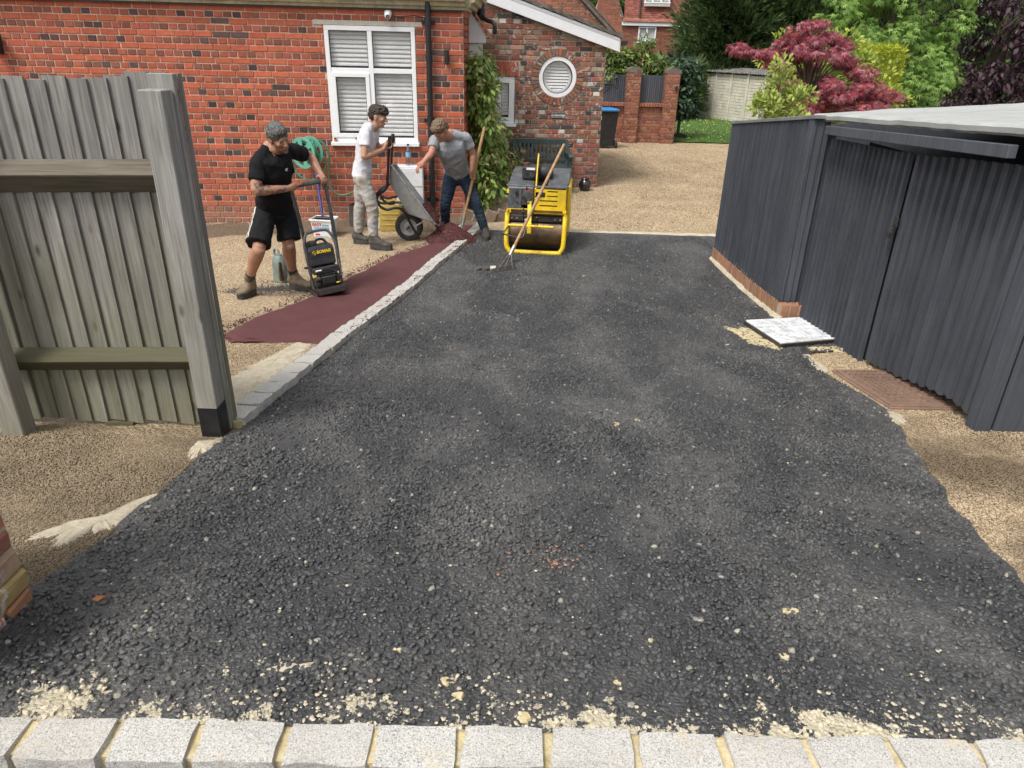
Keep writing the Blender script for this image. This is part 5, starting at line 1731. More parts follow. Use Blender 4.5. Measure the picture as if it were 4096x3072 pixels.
# watering can
wc = thing('watering_can', onto(-2.33, 6.83), 'battered pale green watering can on the gravel behind the man in black', 'watering can', R(-35))
M['can_green'] = simple('faded_green_can', (.17, .225, .205), .5, .2, 7, metal=.15, dirt=(.30, .29, .25), dirt_amt=.5)
mb = MB(); rows = []
for z, a, b in ((0, .082, .066), (.02, .085, .068), (.16, .082, .066), (.235, .072, .058), (.265, .045, .04)):
    rows.append([Vector((a * math.cos(k * math.pi / 10), b * math.sin(k * math.pi / 10), z)) for k in range(20)])
mb.rings(rows); bd = part(mb, 'body', 'can_green', wc, smooth=True)
mb = MB(); mb.tube(curve([(.05, -.03, .04), (.10, -.065, .10), (.125, -.085, .18), (.135, -.09, .235)], 6), [.026 - .012 * k / 18 for k in range(19)], 10); part(mb, 'spout', 'rust_steel', wc, smooth=True)
mb = MB(); mb.tube(curve([(-.06, .01, .21), (-.075, .01, .29), (-.02, .0, .325), (.03, 0, .265)], 6), .012, 8); part(mb, 'handle', 'can_green', wc, smooth=True)

# ------------------------------------------------------------------ bench, pot
t = thing('garden_bench', (0.40, 12.40, g(.4, 12.4)), 'dark green slatted wooden bench in front of the old brick wall', 'bench', HA)
bw = .45
for s in (-1, 1):
    mb = MB(); mb.beam((s * bw, .15, 0), (s * bw, .17, .42), .055, .06, (0, 1, 0)); mb.beam((s * bw, .17, .40), (s * bw, .235, .80), .055, .06, (0, 1, 0)); part(mb, 'leg', 'bench_green', t, bevel=.004)
    mb = MB(); mb.box((s * bw, -.28, .30), (.055, .06, .60)); part(mb, 'leg', 'bench_green', t, bevel=.004)
    mb = MB(); mb.prism([(s * bw - .04, -.36, .60), (s * bw - .04, -.33, .635), (s * bw - .04, .2, .62), (s * bw - .04, .2, .585), (s * bw - .04, -.30, .585), (s * bw - .04, -.345, .565)], (.08, 0, 0)); part(mb, 'armrest', 'bench_green', t, bevel=.004)
    mb = MB(); mb.beam((s * bw, -.25, .14), (s * bw, .14, .14), .03, .05); part(mb, 'stretcher', 'bench_green', t)
for k in range(5):
    mb = MB(); mb.box((0, -.27 + k * .092, .41), (.86, .075, .022)); part(mb, 'seat_slat', 'bench_green', t, bevel=.003)
mb = MB(); mb.box((0, .235, .775), (.86, .03, .075)); part(mb, 'top_rail', 'bench_green', t, bevel=.005)
mb = MB(); mb.box((0, .18, .47), (.86, .03, .05)); part(mb, 'bottom_rail', 'bench_green', t, bevel=.004)
mb0 = MB(); mb0.beam((0, .185, .49), (0, .232, .745), .034, .014, (0, 1, 0)); me0 = mb0.mesh('back_slat', M['bench_green'], bevel=.002)
for k in range(13):
    o = link('back_slat', me0, t); o.location = (-.40 + k * .0667, 0, 0)
mb = MB(); mb.box((0, -.28, .37), (.84, .03, .06)); part(mb, 'apron', 'bench_green', t)

t = thing('glazed_pot', (1.165, 12.46, g(1.1, 12.46)), 'round glossy black pot by the corner of the old brick wall', 'pot')
mb = MB(); mb.lathe([(0, 0), (.065, 0), (.072, .008), (.10, .06), (.108, .105), (.095, .155), (.068, .185), (.062, .192), (.078, .205), (.078, .212), (.055, .212), (.05, .19), (0, .18)], (0, 0, 0), 32); part(mb, 'body', 'pot', t, smooth=True)
mb = MB(); mb.lathe([(.0785, .203), (.082, .208), (.0785, .213)], (0, 0, 0), 28, caps=False); part(mb, 'rim', 'pot', t, smooth=True)

# edging stones by the plant bed
M['edging'] = simple('edging_stone', (.22, .165, .12), .9, .25, 14, bmp=.4, ws=True)
for k, (x, y, a) in enumerate(((-.68, 9.93, .3), (-.52, 9.90, .5), (-.36, 9.88, .2), (-.20, 9.95, .6))):
    mb = MB(); mb.box((0, 0, .06), (.16, .055, .19), Matrix.Rotation(.35, 3, 'Y'))
    o = mb.build('edging_stone', M['edging'], bevel=.01); o.location = onto(x, y); o.rotation_euler = (0, 0, a * .6)
    tag(o, ['tilted stone edging block nearest the house corner', 'second tilted edging block from the house corner', 'third tilted edging block, behind the shin of the man in jeans', 'last tilted edging block beside the gravel path'][k], 'edging block', 'edging blocks by the plant bed')
for k, (x, y, z) in enumerate(((-.09, 10.45, 0), (-.09, 10.44, .075))):
    mb = MB(); mb.box((0, 0, .035), (.10, .215, .065)); o = mb.build('loose_brick', M['brick_s'], bevel=.004); o.location = onto(x, y, z); o.rotation_euler.z = .05 * k; o.color = (.30, .19, .13, 1)
    tag(o, ['lower of two stacked bricks beside the climbing plant', 'upper of two stacked bricks beside the climbing plant'][k], 'brick', 'bricks by the plant bed')

# ------------------------------------------------------------------ wheelie bin
t = thing('wheelie_bin', (2.13, 18.55, g(2.1, 18.5)), 'black wheelie bin with bright blue lid behind the annexe corner', 'bin', R(12))
mb = MB(); rows = []
for z, a, b in ((.06, .20, .20), (.80, .245, .265), (.84, .25, .27)): rows.append([Vector((sx * a, sy * b - .01 * z, z)) for sx, sy in ((-1, -1), (1, -1), (1, 1), (-1, 1))])
mb.rings(rows); bd = part(mb, 'body', 'black_plastic', t, bevel=.02, seg=2)
mb = MB(); mb.box((0, -.01, .855), (.53, .57, .03)); mb.build('rim', M['black_plastic'], bd, bevel=.01)
mb = MB(); mb.rings([[Vector((sx * a, sy * b, z)) for sx, sy in ((-1, -1), (1, -1), (1, 1), (-1, 1))] for z, a, b in ((.87, .26, .28), (.90, .255, .275), (.925, .20, .22))]); part(mb, 'lid', 'blue', t, bevel=.01)
mb = MB(); mb.tube([(-.22, -.31, .86), (.22, -.31, .86)], .014, 8)
for x in (-.2, -.07, .07, .2): mb.beam((x, -.25, .86), (x, -.31, .86), .025, .03)
part(mb, 'handle', 'black_plastic', t)
for s in (-1, 1):
    mb = MB(); mb.cyl((s * .215, -.20, .095), (s * .265, -.20, .095), .095, 22); w_ = part(mb, 'wheel', 'rubber', t, smooth=True)
    mb = MB(); mb.cyl((s * .266, -.20, .095), (s * .272, -.20, .095), .05, 18); mb.build('hub', M['black_plastic'], w_, smooth=True)
mb = MB(); mb.box((0, -.215, .14), (.20, .02, .10)); mb.cyl((-.25, -.20, .095), (.25, -.20, .095), .012, 8); part(mb, 'axle', 'black_plastic', t)

# ------------------------------------------------------------------ pedestrian roller
t = thing('pedestrian_roller', onto(.27, 8.6), 'yellow and charcoal walk-behind tandem roller on the black tarmac', 'roller', R(-6))
gr = 0.0
def drum(y, name):
    mb = MB(); mb.lathe([(0, -.31), (.185, -.31), (.205, -.305), (.205, .305), (.185, .31), (0, .31)], (0, y, .206), 48, (1, 0, 0)); d = part(mb, name, 'rust_steel', t, smooth=True)
    mb = MB(); mb.cyl((-.325, y, .206), (.325, y, .206), .06, 18); mb.build('axle', M['dark_steel'], d, smooth=True)
drum(-.20, 'front_drum'); drum(.36, 'rear_drum')
# guard tube
mb = MB()
gp = [(-.335, -.36, .46), (-.335, -.42, .30), (-.33, -.455, .12), (-.30, -.465, .055), (-.24, -.468, .035), (.24, -.468, .035), (.30, -.465, .055), (.33, -.455, .12), (.335, -.42, .30), (.335, -.36, .46)]
mb.tube(curve(gp, 6), .028, 12); part(mb, 'guard_bar', 'yellow', t, smooth=True)
for s in (-1, 1):
    mb = MB(); mb.prism([(s * .328, -.40, .16), (s * .328, -.40, .50), (s * .328, .52, .50), (s * .328, .56, .20), (s * .328, .30, .16)], (s * .016, 0, 0)); part(mb, 'side_frame', 'yellow', t, bevel=.004)
    mb = MB()
    for yy, zz in ((-.30, .42), (-.30, .37), (-.2, .206), (.36, .206)): mb.cyl((s * .344, yy, zz), (s * .354, yy, zz), .014, 8)
    part(mb, 'bolts', 'steel', t)
# scraper beam above the drum with bolts
mb = MB(); mb.box((0, -.345, .405), (.62, .04, .065)); sb = part(mb, 'scraper_beam', 'dark_steel', t, bevel=.003)
mb = MB()
for x in (-.28, -.22, .22, .28): mb.cyl((x, -.366, .405), (x, -.376, .405), .011, 8)
mb.build('bolts', M['steel'], sb)
mb = MB(); mb.box((0, -.30, .468), (.60, .06, .055)); part(mb, 'scraper_plate', 'rust_steel', t)
# engine deck: dark cover on the left, yellow slotted panel on the right
mb = MB()
mb.prism([(-.345, -.30, .54), (-.345, -.30, .735), (-.345, -.27, .765), (-.345, .20, .855), (-.345, .50, .855), (-.345, .54, .80), (-.345, .54, .50)], (.30, 0, 0)); 
hood = part(mb, 'hood', 'grey_plastic', t, bevel=.012, seg=2)
mb = MB()
mb.prism([(.11, -.28, .735), (.11, -.265, .765), (.11, .20, .855), (.11, .50, .855), (.11, .54, .80), (.11, .54, .735)], (.24, 0, 0)); part(mb, 'hood', 'grey_plastic', t, bevel=.010, seg=2)
mb = MB(); mb.box((0, -.275, .748), (.69, .03, .03)); mb.box((.03, .40, .80), (.2, .28, .10)); part(mb, 'hood_edge', 'grey_plastic', t, bevel=.006)
mb = MB(); mb.box((0, .15, .60), (.60, .60, .20)); part(mb, 'engine_block', 'dark_steel', t)
mb = MB(); mb.prism([(-.345, -.315, .50), (-.18, -.315, .50), (-.18, -.315, .735), (-.345, -.315, .735)], (0, .02, 0)); dp_ = part(mb, 'access_flap', 'grey_plastic', t, bevel=.004)
mb = MB(); mb.box((-.34, -.318, .70), (.028, .004, .045)); mb.build('warning_sticker', M['letter_yellow'], dp_)
mb = MB(); mb.tube(curve([(-.235, -.322, .71), (-.25, -.33, .68), (-.235, -.33, .65), (-.222, -.33, .68), (-.235, -.322, .71)], 4), .006, 6); mb.cyl((-.235, -.318, .575), (-.235, -.328, .575), .009, 8); mb.build('latch', M['black_iron'], dp_)
# right panel with real slots
mb = MB()
x0, x1, z0, z1 = -.035, .335, .47, .735
slots = [(.115, .235, .705, .718), (.115, .235, .653, .666), (.03, .235, .598, .612), (.03, .235, .543, .557), (-.02, .09, .645, .70)]
xs_ = sorted(set([x0, x1] + [s[0] for s in slots] + [s[1] for s in slots])); zs_ = sorted(set([z0, z1] + [s[2] for s in slots] + [s[3] for s in slots]))
for i in range(len(xs_) - 1):
    for j in range(len(zs_) - 1):
        cx_, cz_ = (xs_[i] + xs_[i + 1]) / 2, (zs_[j] + zs_[j + 1]) / 2
        if any(s[0] < cx_ < s[1] and s[2] < cz_ < s[3] for s in slots): continue
        mb.add([(xs_[i], -.325, zs_[j]), (xs_[i + 1], -.325, zs_[j]), (xs_[i + 1], -.325, zs_[j + 1]), (xs_[i], -.325, zs_[j + 1])], [(0, 1, 2, 3)])
mb.prism([(x0, -.325, z0), (x0 + .012, -.325, z0), (x0 + .012, -.325, z1), (x0, -.325, z1)], (0, .10, 0))
mb.prism([(x1 - .01, -.325, z0), (x1, -.325, z0), (x1, -.325, z1), (x1 - .01, -.325, z1)], (0, .86, 0))
mb.prism([(x0, -.324, z0 - .03), (x1, -.324, z0 - .03), (x1, -.40, z0 + .005), (x0, -.40, z0 + .005)], (0, 0, .004))
vp = part(mb, 'vented_panel', 'yellow', t)
mb = MB(); mb.box((.15, -.25, .60), (.34, .02, .24)); mb.build('panel_inside', M['dark_room'], vp)
mb = MB(); mb.box((.355, .08, .47), (.035, .60, .58)); part(mb, 'side_tank', 'yellow', t, bevel=.008)
mb = MB(); mb.box((.352, .02, .17), (.03, .50, .13)); part(mb, 'tank_foot', 'dark_steel', t)
mb = MB(); mb.box((-.20, -.30, .475), (.28, .03, .055)); part(mb, 'front_plate', 'yellow', t, bevel=.003)
mb = MB(); mb.box((-.17, -.318, .477), (.075, .004, .035)); part(mb, 'type_plate', 'steel', t)
mb = MB(); mb.cyl((-.085, -.316, .48), (-.085, -.321, .48), .014, 14); part(mb, 'round_sticker', 'green_plastic', t)
# engine bits in the opening
r5 = random.Random(2)
mb = MB()
for k in range(12):
    c = Vector((r5.uniform(-.15, -.05), -.29 + r5.uniform(-.01, .03), r5.uniform(.53, .72)))
    mb.cyl(c, c + Vector((r5.uniform(-.05, .05), r5.uniform(-.02, .02), r5.uniform(-.05, .05))), r5.uniform(.008, .022), 10)
part(mb, 'engine_parts', 'dark_steel', t, smooth=True)
mb = MB(); mb.tube(curve([(-.13, -.32, .70), (-.10, -.335, .715), (-.07, -.33, .69)], 5), .006, 6); part(mb, 'red_lead', simple('red_lead', (.5, .05, .03), .5, .1), t)
mb = MB(); mb.tube(curve([(-.06, -.33, .50), (-.10, -.36, .56), (-.05, -.37, .64), (.04, -.34, .67), (.09, -.33, .68)], 6), .007, 6); mb.tube(curve([(-.17, -.33, .52), (-.11, -.36, .48), (-.07, -.38, .45)], 6), .006, 6); part(mb, 'cables', 'black_iron', t)
# air cleaner / starter housing standing above the deck
mb = MB(); mb.box((-.10, -.02, .875), (.20, .22, .15)); ah = part(mb, 'air_cleaner', 'black_plastic', t, bevel=.02, seg=2)
mb = MB(); mb.cyl((-.09, -.131, .845), (-.09, -.152, .845), .033, 18); mb.box((-.09, -.157, .845), (.05, .012, .014)); mb.build('knob', M['black_plastic'], ah, bevel=.003)
mb = MB(); mb.box((-.10, -.1315, .925), (.10, .003, .025)); mb.build('sticker', M['white_plastic'], ah)
mb = MB(); mb.cyl((-.16, .0, .95), (-.16, .0, .975), .036, 16); mb.build('fuel_cap', simple('red_cap', (.14, .035, .03), .6, .2), ah, smooth=True)
mb = MB(); mb.lathe([(0, -.08), (.095, -.08), (.10, -.06), (.10, .06), (.08, .09), (0, .09)], (.06, .02, .865), 22, (1, 0, 0)); part(mb, 'silencer', 'black_plastic', t, smooth=True)
# lifting plate, steering bar
mb = MB(); mb.prism([(-.028, -.30, .73), (-.028, -.06, .73), (-.028, .0, 1.06), (-.028, -.04, 1.09), (-.028, -.10, 1.05)], (.014, 0, 0)); part(mb, 'lifting_plate', 'yellow', t, bevel=.004)
mb = MB(); mb.beam((-.085, -.32, .585), (-.060, -.56, .37), .045, .03); st = part(mb, 'steering_arm', 'yellow', t, bevel=.004)
mb = MB(); mb.box((-.055, -.60, .335), (.045, .05, .09)); part(mb, 'arm_socket', 'yellow', t, bevel=.004)
mb = MB(); mb.tube([(-.305, -.60, .372), (.215, -.60, .368)], .015, 12); part(mb, 'handle_bar', 'yellow', t, smooth=True)
mb = MB(); mb.tube(curve([(-.29, -.60, .365), (-.335, -.66, .30), (-.32, -.67, .28), (-.15, -.68, .255), (-.11, -.67, .28), (-.095, -.60, .36)], 6), .009, 8); part(mb, 'dead_man_bar', 'black_iron', t, smooth=True)
for x, z, yy in ((-.135, .50, -.54), (.02, .43, -.50)):
    mb = MB(); mb.cyl((x, yy + .12, z - .11), (x, yy, z), .006, 8); lv = part(mb, 'lever', 'black_iron', t)
    mb = MB(); mb.sphere((x, yy, z + .012), .020, 12, 8); mb.build('knob', M['black_iron'], lv, smooth=True)
mb = MB(); mb.box((-.10, -.53, .41), (.035, .05, .05)); part(mb, 'valve_block', 'steel', t, bevel=.004)

# ------------------------------------------------------------------ plate compactor
cx0, cy0 = -1.735, 6.31
pc = thing('plate_compactor', onto(cx0, cy0, .034), 'black plate compactor lettered BOMAG on the red strip', 'compactor', R(22))
pc.scale = (.77, .77, .80)
# base plate, turned up front and back
mb = MB(); prof = [(-.30, .10), (-.285, .06), (-.24, .015), (-.20, .0), (.20, .0), (.25, .02), (.28, .07), (.268, .075), (.24, .033), (.20, .018), (-.20, .018), (-.235, .033), (-.272, .07), (-.288, .105)]
mb.prism([(-.18, y, z) for y, z in prof], (.36, 0, 0)); part(mb, 'base_plate', 'dark_steel', pc, bevel=.003)
mb = MB(); mb.box((0, -.297, .06), (.35, .008, .06)); part(mb, 'plate_lip', 'dark_steel', pc, bevel=.004)
mb = MB(); mb.box((0, .0, .09), (.30, .34, .12)); part(mb, 'exciter', 'dark_steel', pc, bevel=.01)
mb = MB(); mb.box((.0, -.14, .165), (.17, .16, .10)); mb.box((.0, -.215, .175), (.14, .02, .08)); eg = part(mb, 'engine', 'black_plastic', pc, bevel=.008)
mb = MB()
for k in range(5): mb.box((0, -.225, .145 + k * .014), (.13, .012, .005))
mb.build('cooling_fin', M['dark_steel'], eg)
mb = MB(); mb.box((-.135, -.16, .16), (.06, .12, .08)); mb.box((.13, -.16, .15), (.06, .12, .10)); mb.cyl((-.15, -.22, .20), (-.10, -.22, .20), .028, 14); part(mb, 'engine_covers', 'dark_steel', pc, bevel=.006)
mb = MB(); mb.box((-.15, -.20, .235), (.035, .03, .02)); part(mb, 'yellow_fittings', 'yellow', pc, bevel=.004)
mb = MB(); mb.box((0, -.06, .275), (.30, .22, .08)); mb.box((0, -.10, .225), (.26, .14, .03)); part(mb, 'air_box', 'black_plastic', pc, bevel=.012)
mb = MB(); mb.tube(curve([(-.10, -.185, .285), (-.02, -.20, .295), (.07, -.22, .27), (.12, -.24, .20), (.13, -.25, .15), (.10, -.26, .135)], 6), .010, 8); part(mb, 'fuel_hose', 'black_iron', pc, smooth=True)
mb = MB(); mb.cyl((-.13, -.19, .285), (-.06, -.195, .287), .011, 10); part(mb, 'filter', 'white_plastic', pc, smooth=True)
mb = MB(); mb.cyl((.07, -.255, .13), (.115, -.262, .136), .007, 8); part(mb, 'fuel_tap', 'letter_yellow', pc, smooth=True)
# water tank with the name on it
mb = MB(); rows = []
for z, a, y0_, y1_ in ((.325, .135, -.13, .06), (.345, .145, -.14, .07), (.50, .150, -.13, .08), (.535, .145, -.115, .075), (.55, .13, -.10, .06)):
    rows.append([Vector((-a, y0_, z)), Vector((a, y0_, z)), Vector((a, y1_, z)), Vector((-a, y1_, z))])
mb.rings(rows); tank = part(mb, 'water_tank', 'black_plastic', pc, bevel=.012, seg=2)
mb = MB(); mb.box((0, -.141, .440), (.285, .004, .004)); mb.build('seam', M['black_iron'], tank)
mb = MB(); mb.lathe([(0, .548), (.052, .548), (.055, .555), (.055, .59), (.048, .60), (0, .60)], (-.07, -.03, 0), 24); mb.build('tank_cap', M['black_plastic'], tank, smooth=True)
mb = MB(); mb.tube(curve([(-.03, -.01, .57), (.0, -.01, .60), (.06, -.01, .60), (.10, -.01, .56)], 5), .014, 8); mb.build('tank_grip', M['black_plastic'], tank, smooth=True)
tm = text_mesh('lettering', 'BOMAG', .046, M['letter_yellow'], .0008, bold=.0022)
o = link('lettering', tm, tank); o.location = (.025, -.139, .482); o.rotation_euler = (math.pi / 2, 0, 0)
mb = MB(); c0 = Vector((-.088, -.138, .480))
for a in range(4):
    th = a * math.pi / 2
    p0 = c0 + Vector((.024 * math.cos(th), 0, .024 * math.sin(th))); p1 = c0 + Vector((.024 * math.cos(th + math.pi / 2), 0, .024 * math.sin(th + math.pi / 2)))
    mb.beam(p0.lerp(p1, .02), p0.lerp(p1, .86), .0025, .009, (0, 1, 0))
mb.box(c0, (.010, .0025, .010), Matrix.Rotation(math.pi / 4, 3, 'Y'))
mb.build('emblem', M['letter_yellow'], tank)
# guard frame: bent tube loop both sides
mb = MB()
mb.tube(curve([(-.170, -.10, .08), (-.180, -.12, .30), (-.182, -.12, .48), (-.172, -.11, .60), (-.13, -.09, .685), (-.07, -.08, .705), (.07, -.08, .705), (.13, -.09, .685), (.172, -.11, .60), (.182, -.12, .48), (.180, -.12, .30), (.170, -.10, .08)], 6), .016, 10); part(mb, 'guard_frame', 'grey_plastic', pc, smooth=True)
mb = MB(); mb.beam((.172, -.09, .10), (.176, -.10, .36), .012, .075, (0, 1, 0)); part(mb, 'side_plate', 'steel', pc, bevel=.003)
mb = MB(); mb.tube([(-.18, -.12, .33), (-.235, -.15, .34)], .012, 8); part(mb, 'throttle', 'black_plastic', pc)

# ------------------------------------------------------------------ wheelbarrow, tipped
wb = thing('wheelbarrow', onto(-1.31, 8.70), 'tipped wheelbarrow with grey metal tray pouring red tarmac', 'wheelbarrow')
YN, YF = 8.47, 9.03
rim = [(-1.445, .24), (-.955, -.44)]                  # x, z of back and nose of the rim
n0 = [Vector((-1.45, YN, .235)), Vector((-.965, YN, -.425))]
f0 = [Vector((-1.50, YF, .175)), Vector((-.985, YF, -.515))]
nose_n, nose_f = Vector((-.935, YN + .10, -.475)), Vector((-.945, YF - .10, -.515))
bn = [Vector((-1.505, YN + .07, .03)), Vector((-1.30, YN + .09, -.335)), Vector((-1.06, YN + .14, -.43))]
bf = [Vector((-1.535, YF - .07, .00)), Vector((-1.335, YF - .09, -.365)), Vector((-1.08, YF - .14, -.46))]
def tray_mesh(off):
    c = Vector((-1.2, 8.75, -.1))
    q = lambda p: p + (c - p).normalized() * off
    V = [n0[0], n0[1], nose_n, nose_f, f0[1], f0[0], bn[0], bn[1], bn[2], bf[0], bf[1], bf[2]]
    return [q(v) for v in V]
Fc = [(0, 6, 7, 1), (1, 7, 8, 2), (2, 8, 11, 3), (3, 11, 10, 4), (4, 10, 9, 5), (5, 9, 6, 0), (6, 9, 10, 7), (7, 10, 11, 8)]
mb = MB(); mb.add(tray_mesh(0), Fc); mb.add(tray_mesh(.006), Fc); tr = wpart(mb, 'tray', 'galv', wb, bevel=.010)
mb = MB(); V = tray_mesh(-.002); mb.tube([V[i] for i in (0, 1, 2, 3, 4, 5, 0)], .011, 8); wpart(mb, 'rim', 'steel', wb, smooth=True)
for yy, dx, dz in ((8.47, 0, 0), (8.96, -.045, -.03)):
    mb = MB()
    P_ = [(-1.455, .56), (-1.475, .40), (-1.51, .05), (-1.53, -.03), (-1.62, -.10), (-1.645, -.16), (-1.61, -.235), (-1.53, -.272), (-1.44, -.25), (-1.36, -.27), (-1.31, -.37), (-1.26, -.50), (-1.185, -.655)]
    pts = [Vector((x + dx, lerp(yy, 8.72 + (yy - 8.72) * .35, sstep(k, 8, 12)), z + dz)) for k, (x, z) in enumerate(P_)]
    mb.tube(curve(pts, 5), .0155, 10); wpart(mb, 'frame_tube', 'black_iron', wb, smooth=True)
    mb = MB(); mb.tube([(-1.455 + dx, yy, .56 + dz), (-1.470 + dx, yy, .44 + dz)], .020, 10); wpart(mb, 'grip', 'black_plastic', wb, smooth=True)
    mb = MB(); mb.tube(curve([(-1.53 + dx, yy, -.03 + dz), (-1.63 + dx, yy, -.08 + dz), (-1.665 + dx, yy, -.14 + dz), (-1.58 + dx, yy, -.20 + dz), (-1.44 + dx, yy + .04, -.185 + dz)], 6), .014, 8); wpart(mb, 'leg', 'black_iron', wb, smooth=True)
    mb = MB(); mb.tube([(-1.325, 8.72 + (yy - 8.72) * .3, -.56), (-1.14, yy + (.12 if yy < 8.7 else -.12), -.44)], .009, 8); wpart(mb, 'stay', 'steel', wb, smooth=True)
WCn = Vector((-1.315, 8.72, g(-1.31, 8.7) + .172))
mb = MB(); mb.lathe([(.105, -.04), (.135, -.046), (.160, -.036), (.172, -.012), (.172, .012), (.160, .036), (.135, .046), (.105, .04)], WCn, 36, (0, 1, 0), caps=False); mb.lathe([(.105, .04), (.105, -.04)], WCn, 36, (0, 1, 0), caps=False); tyre = wpart(mb, 'wheel', 'rubber', wb, smooth=True)
mb = MB(); mb.lathe([(0, -.025), (.03, -.03), (.06, -.018), (.095, -.03), (.106, -.036), (.106, .036), (.06, .018), (0, .025)], WCn, 30, (0, 1, 0)); mb.build('rim', M['galv'], tyre, smooth=True)
mb = MB(); mb.cyl(WCn - Vector((0, .14, 0)), WCn + Vector((0, .14, 0)), .014, 10); mb.build('axle', M['dark_steel'], tyre, smooth=True)

def heap(name, cpt, rx, ry, h, mat, label, cat, n=2200, size=.009, seed=1, flatten=1.0):
    """a pile of coated chippings: a lumpy mound under loose chips"""
    r6 = np.random.default_rng(seed)
    mb = MB()
    rows = []
    for i in range(9):
        t_ = i / 8
        rows.append([Vector((cpt[0] + rx * (1 - t_) * math.cos(a) * (1 + .12 * noise.noise(Vector((math.cos(a) * 2, math.sin(a) * 2, i * .3)))), cpt[1] + ry * (1 - t_) * math.sin(a), 0)) for a in seq(0, 2 * math.pi, .2)[:-1]])
        for p in rows[-1]: p.z = g(p.x, p.y) + .02 + h * (t_ ** .85) + .012 * noise.noise(Vector((p.x * 18, p.y * 18, 0)))
    mb.rings(rows)
    o = mb.build(name, mat, smooth=True)
    tag(o, label, cat)
    mb = MB()
    for k in range(n):
        rr_ = math.sqrt(r6.random()) * 1.05; a = r6.random() * 2 * math.pi
        x, y = cpt[0] + rx * rr_ * math.cos(a), cpt[1] + ry * rr_ * math.sin(a)
        z = g(x, y) + .024 + h * max(0, 1 - rr_) ** .85
        s = size * (.6 + r6.random() * .9)
        Mr = Matrix.Rotation(r6.random() * 6, 3, Vector(r6.normal(size=3)))
        mb.add([Vector((x, y, z)) + Mr @ Vector(q_) * s for q_ in ((1, 0, 0), (-1, 0, 0), (0, 1, 0), (0, -1, 0), (0, 0, .8), (0, 0, -.8))], [(0, 2, 4), (2, 1, 4), (1, 3, 4), (3, 0, 4), (2, 0, 5), (1, 2, 5), (3, 1, 5), (0, 3, 5)])
    c = mb.build('chippings', mat, o); c['kind'] = 'stuff'
    return o
heap('tarmac_heap', (-.80, 8.72), .30, .30, .21, M['red_tarmac'], 'heap of loose dark red tarmac under the barrow nose', 'heap', n=2600)
mb = MB()     # what still lies in and pours from the tray
r6 = np.random.default_rng(6)
for k in range(1500):
    t_ = r6.random()
    if k < 900: p = Vector((-1.12 + .16 * t_, 8.56 + .38 * r6.random(), -.25 - .21 * t_ + .03 * r6.random()))
    else:
        p = Vector((-.945 + .05 * t_ + .02 * r6.normal(), 8.72 + .07 * r6.normal(), -.47 - .12 * t_))
    s = .009 * (.6 + r6.random())
    Mr = Matrix.Rotation(r6.random() * 6, 3, Vector(r6.normal(size=3)))
    mb.add([p + Mr @ Vector(q_) * s for q_ in ((1, 0, 0), (-1, 0, 0), (0, 1, 0), (0, -1, 0), (0, 0, .8), (0, 0, -.8))], [(0, 2, 4), (2, 1, 4), (1, 3, 4), (3, 0, 4), (2, 0, 5), (1, 2, 5), (3, 1, 5), (0, 3, 5)])
o = mb.build('pouring_tarmac', M['red_tarmac']); o['kind'] = 'stuff'
mb = MB()     # crumbs left round the strip and on the setts
for k in range(1500):
    y = lerp(4.8, 9.0, r6.random()); side = r6.random()
    x = red_l(y) - abs(r6.normal()) * .06 if side < .45 else red_r(y) + .05 + abs(r6.normal()) * .06
    if side > .93: x, y = -.95 + r6.normal() * .12, 9.3 + r6.normal() * .12
    hgt = .055 if side >= .45 and x < red_r(y) + .14 else .014
    s = .007 * (.5 + r6.random())
    p = onto(x, y, hgt)
    Mr = Matrix.Rotation(r6.random() * 6, 3, Vector(r6.normal(size=3)))
    mb.add([p + Mr @ Vector(q_) * s for q_ in ((1, 0, 0), (-1, 0, 0), (0, 1, 0), (0, -1, 0), (0, 0, .8), (0, 0, -.8))], [(0, 2, 4), (2, 1, 4), (1, 3, 4), (3, 0, 4), (2, 0, 5), (1, 2, 5), (3, 1, 5), (0, 3, 5)])
o = mb.build('tarmac_crumbs', M['red_tarmac']); o['kind'] = 'stuff'
smear([(-.95, 9.35), (-.55, 9.30), (-.50, 9.62), (-.85, 9.70)], .004, 'red_tarmac_patch', 'red_tarmac')
# spilt black grit round the watering can and the first worker's boots
mb = MB()
for k in range(2600):
    a = r6.random()
    x = lerp(-2.62, -1.95, a) + r6.normal() * .09; y = lerp(6.38, 6.62, a) + r6.normal() * .06
    if k % 5 == 0: x, y = -2.3 + r6.normal() * .25, 6.6 + r6.normal() * .15
    s = .005 * (.5 + r6.random()); p = onto(x, y, .006)
    Mr = Matrix.Rotation(r6.random() * 6, 3, Vector(r6.normal(size=3)))
    mb.add([p + Mr @ Vector(q_) * s for q_ in ((1, 0, 0), (-1, 0, 0), (0, 1, 0), (0, -1, 0), (0, 0, .8), (0, 0, -.8))], [(0, 2, 4), (2, 1, 4), (1, 3, 4), (3, 0, 4), (2, 0, 5), (1, 2, 5), (3, 1, 5), (0, 3, 5)])
o = mb.build('black_grit', M['tarmac']); o['kind'] = 'stuff'

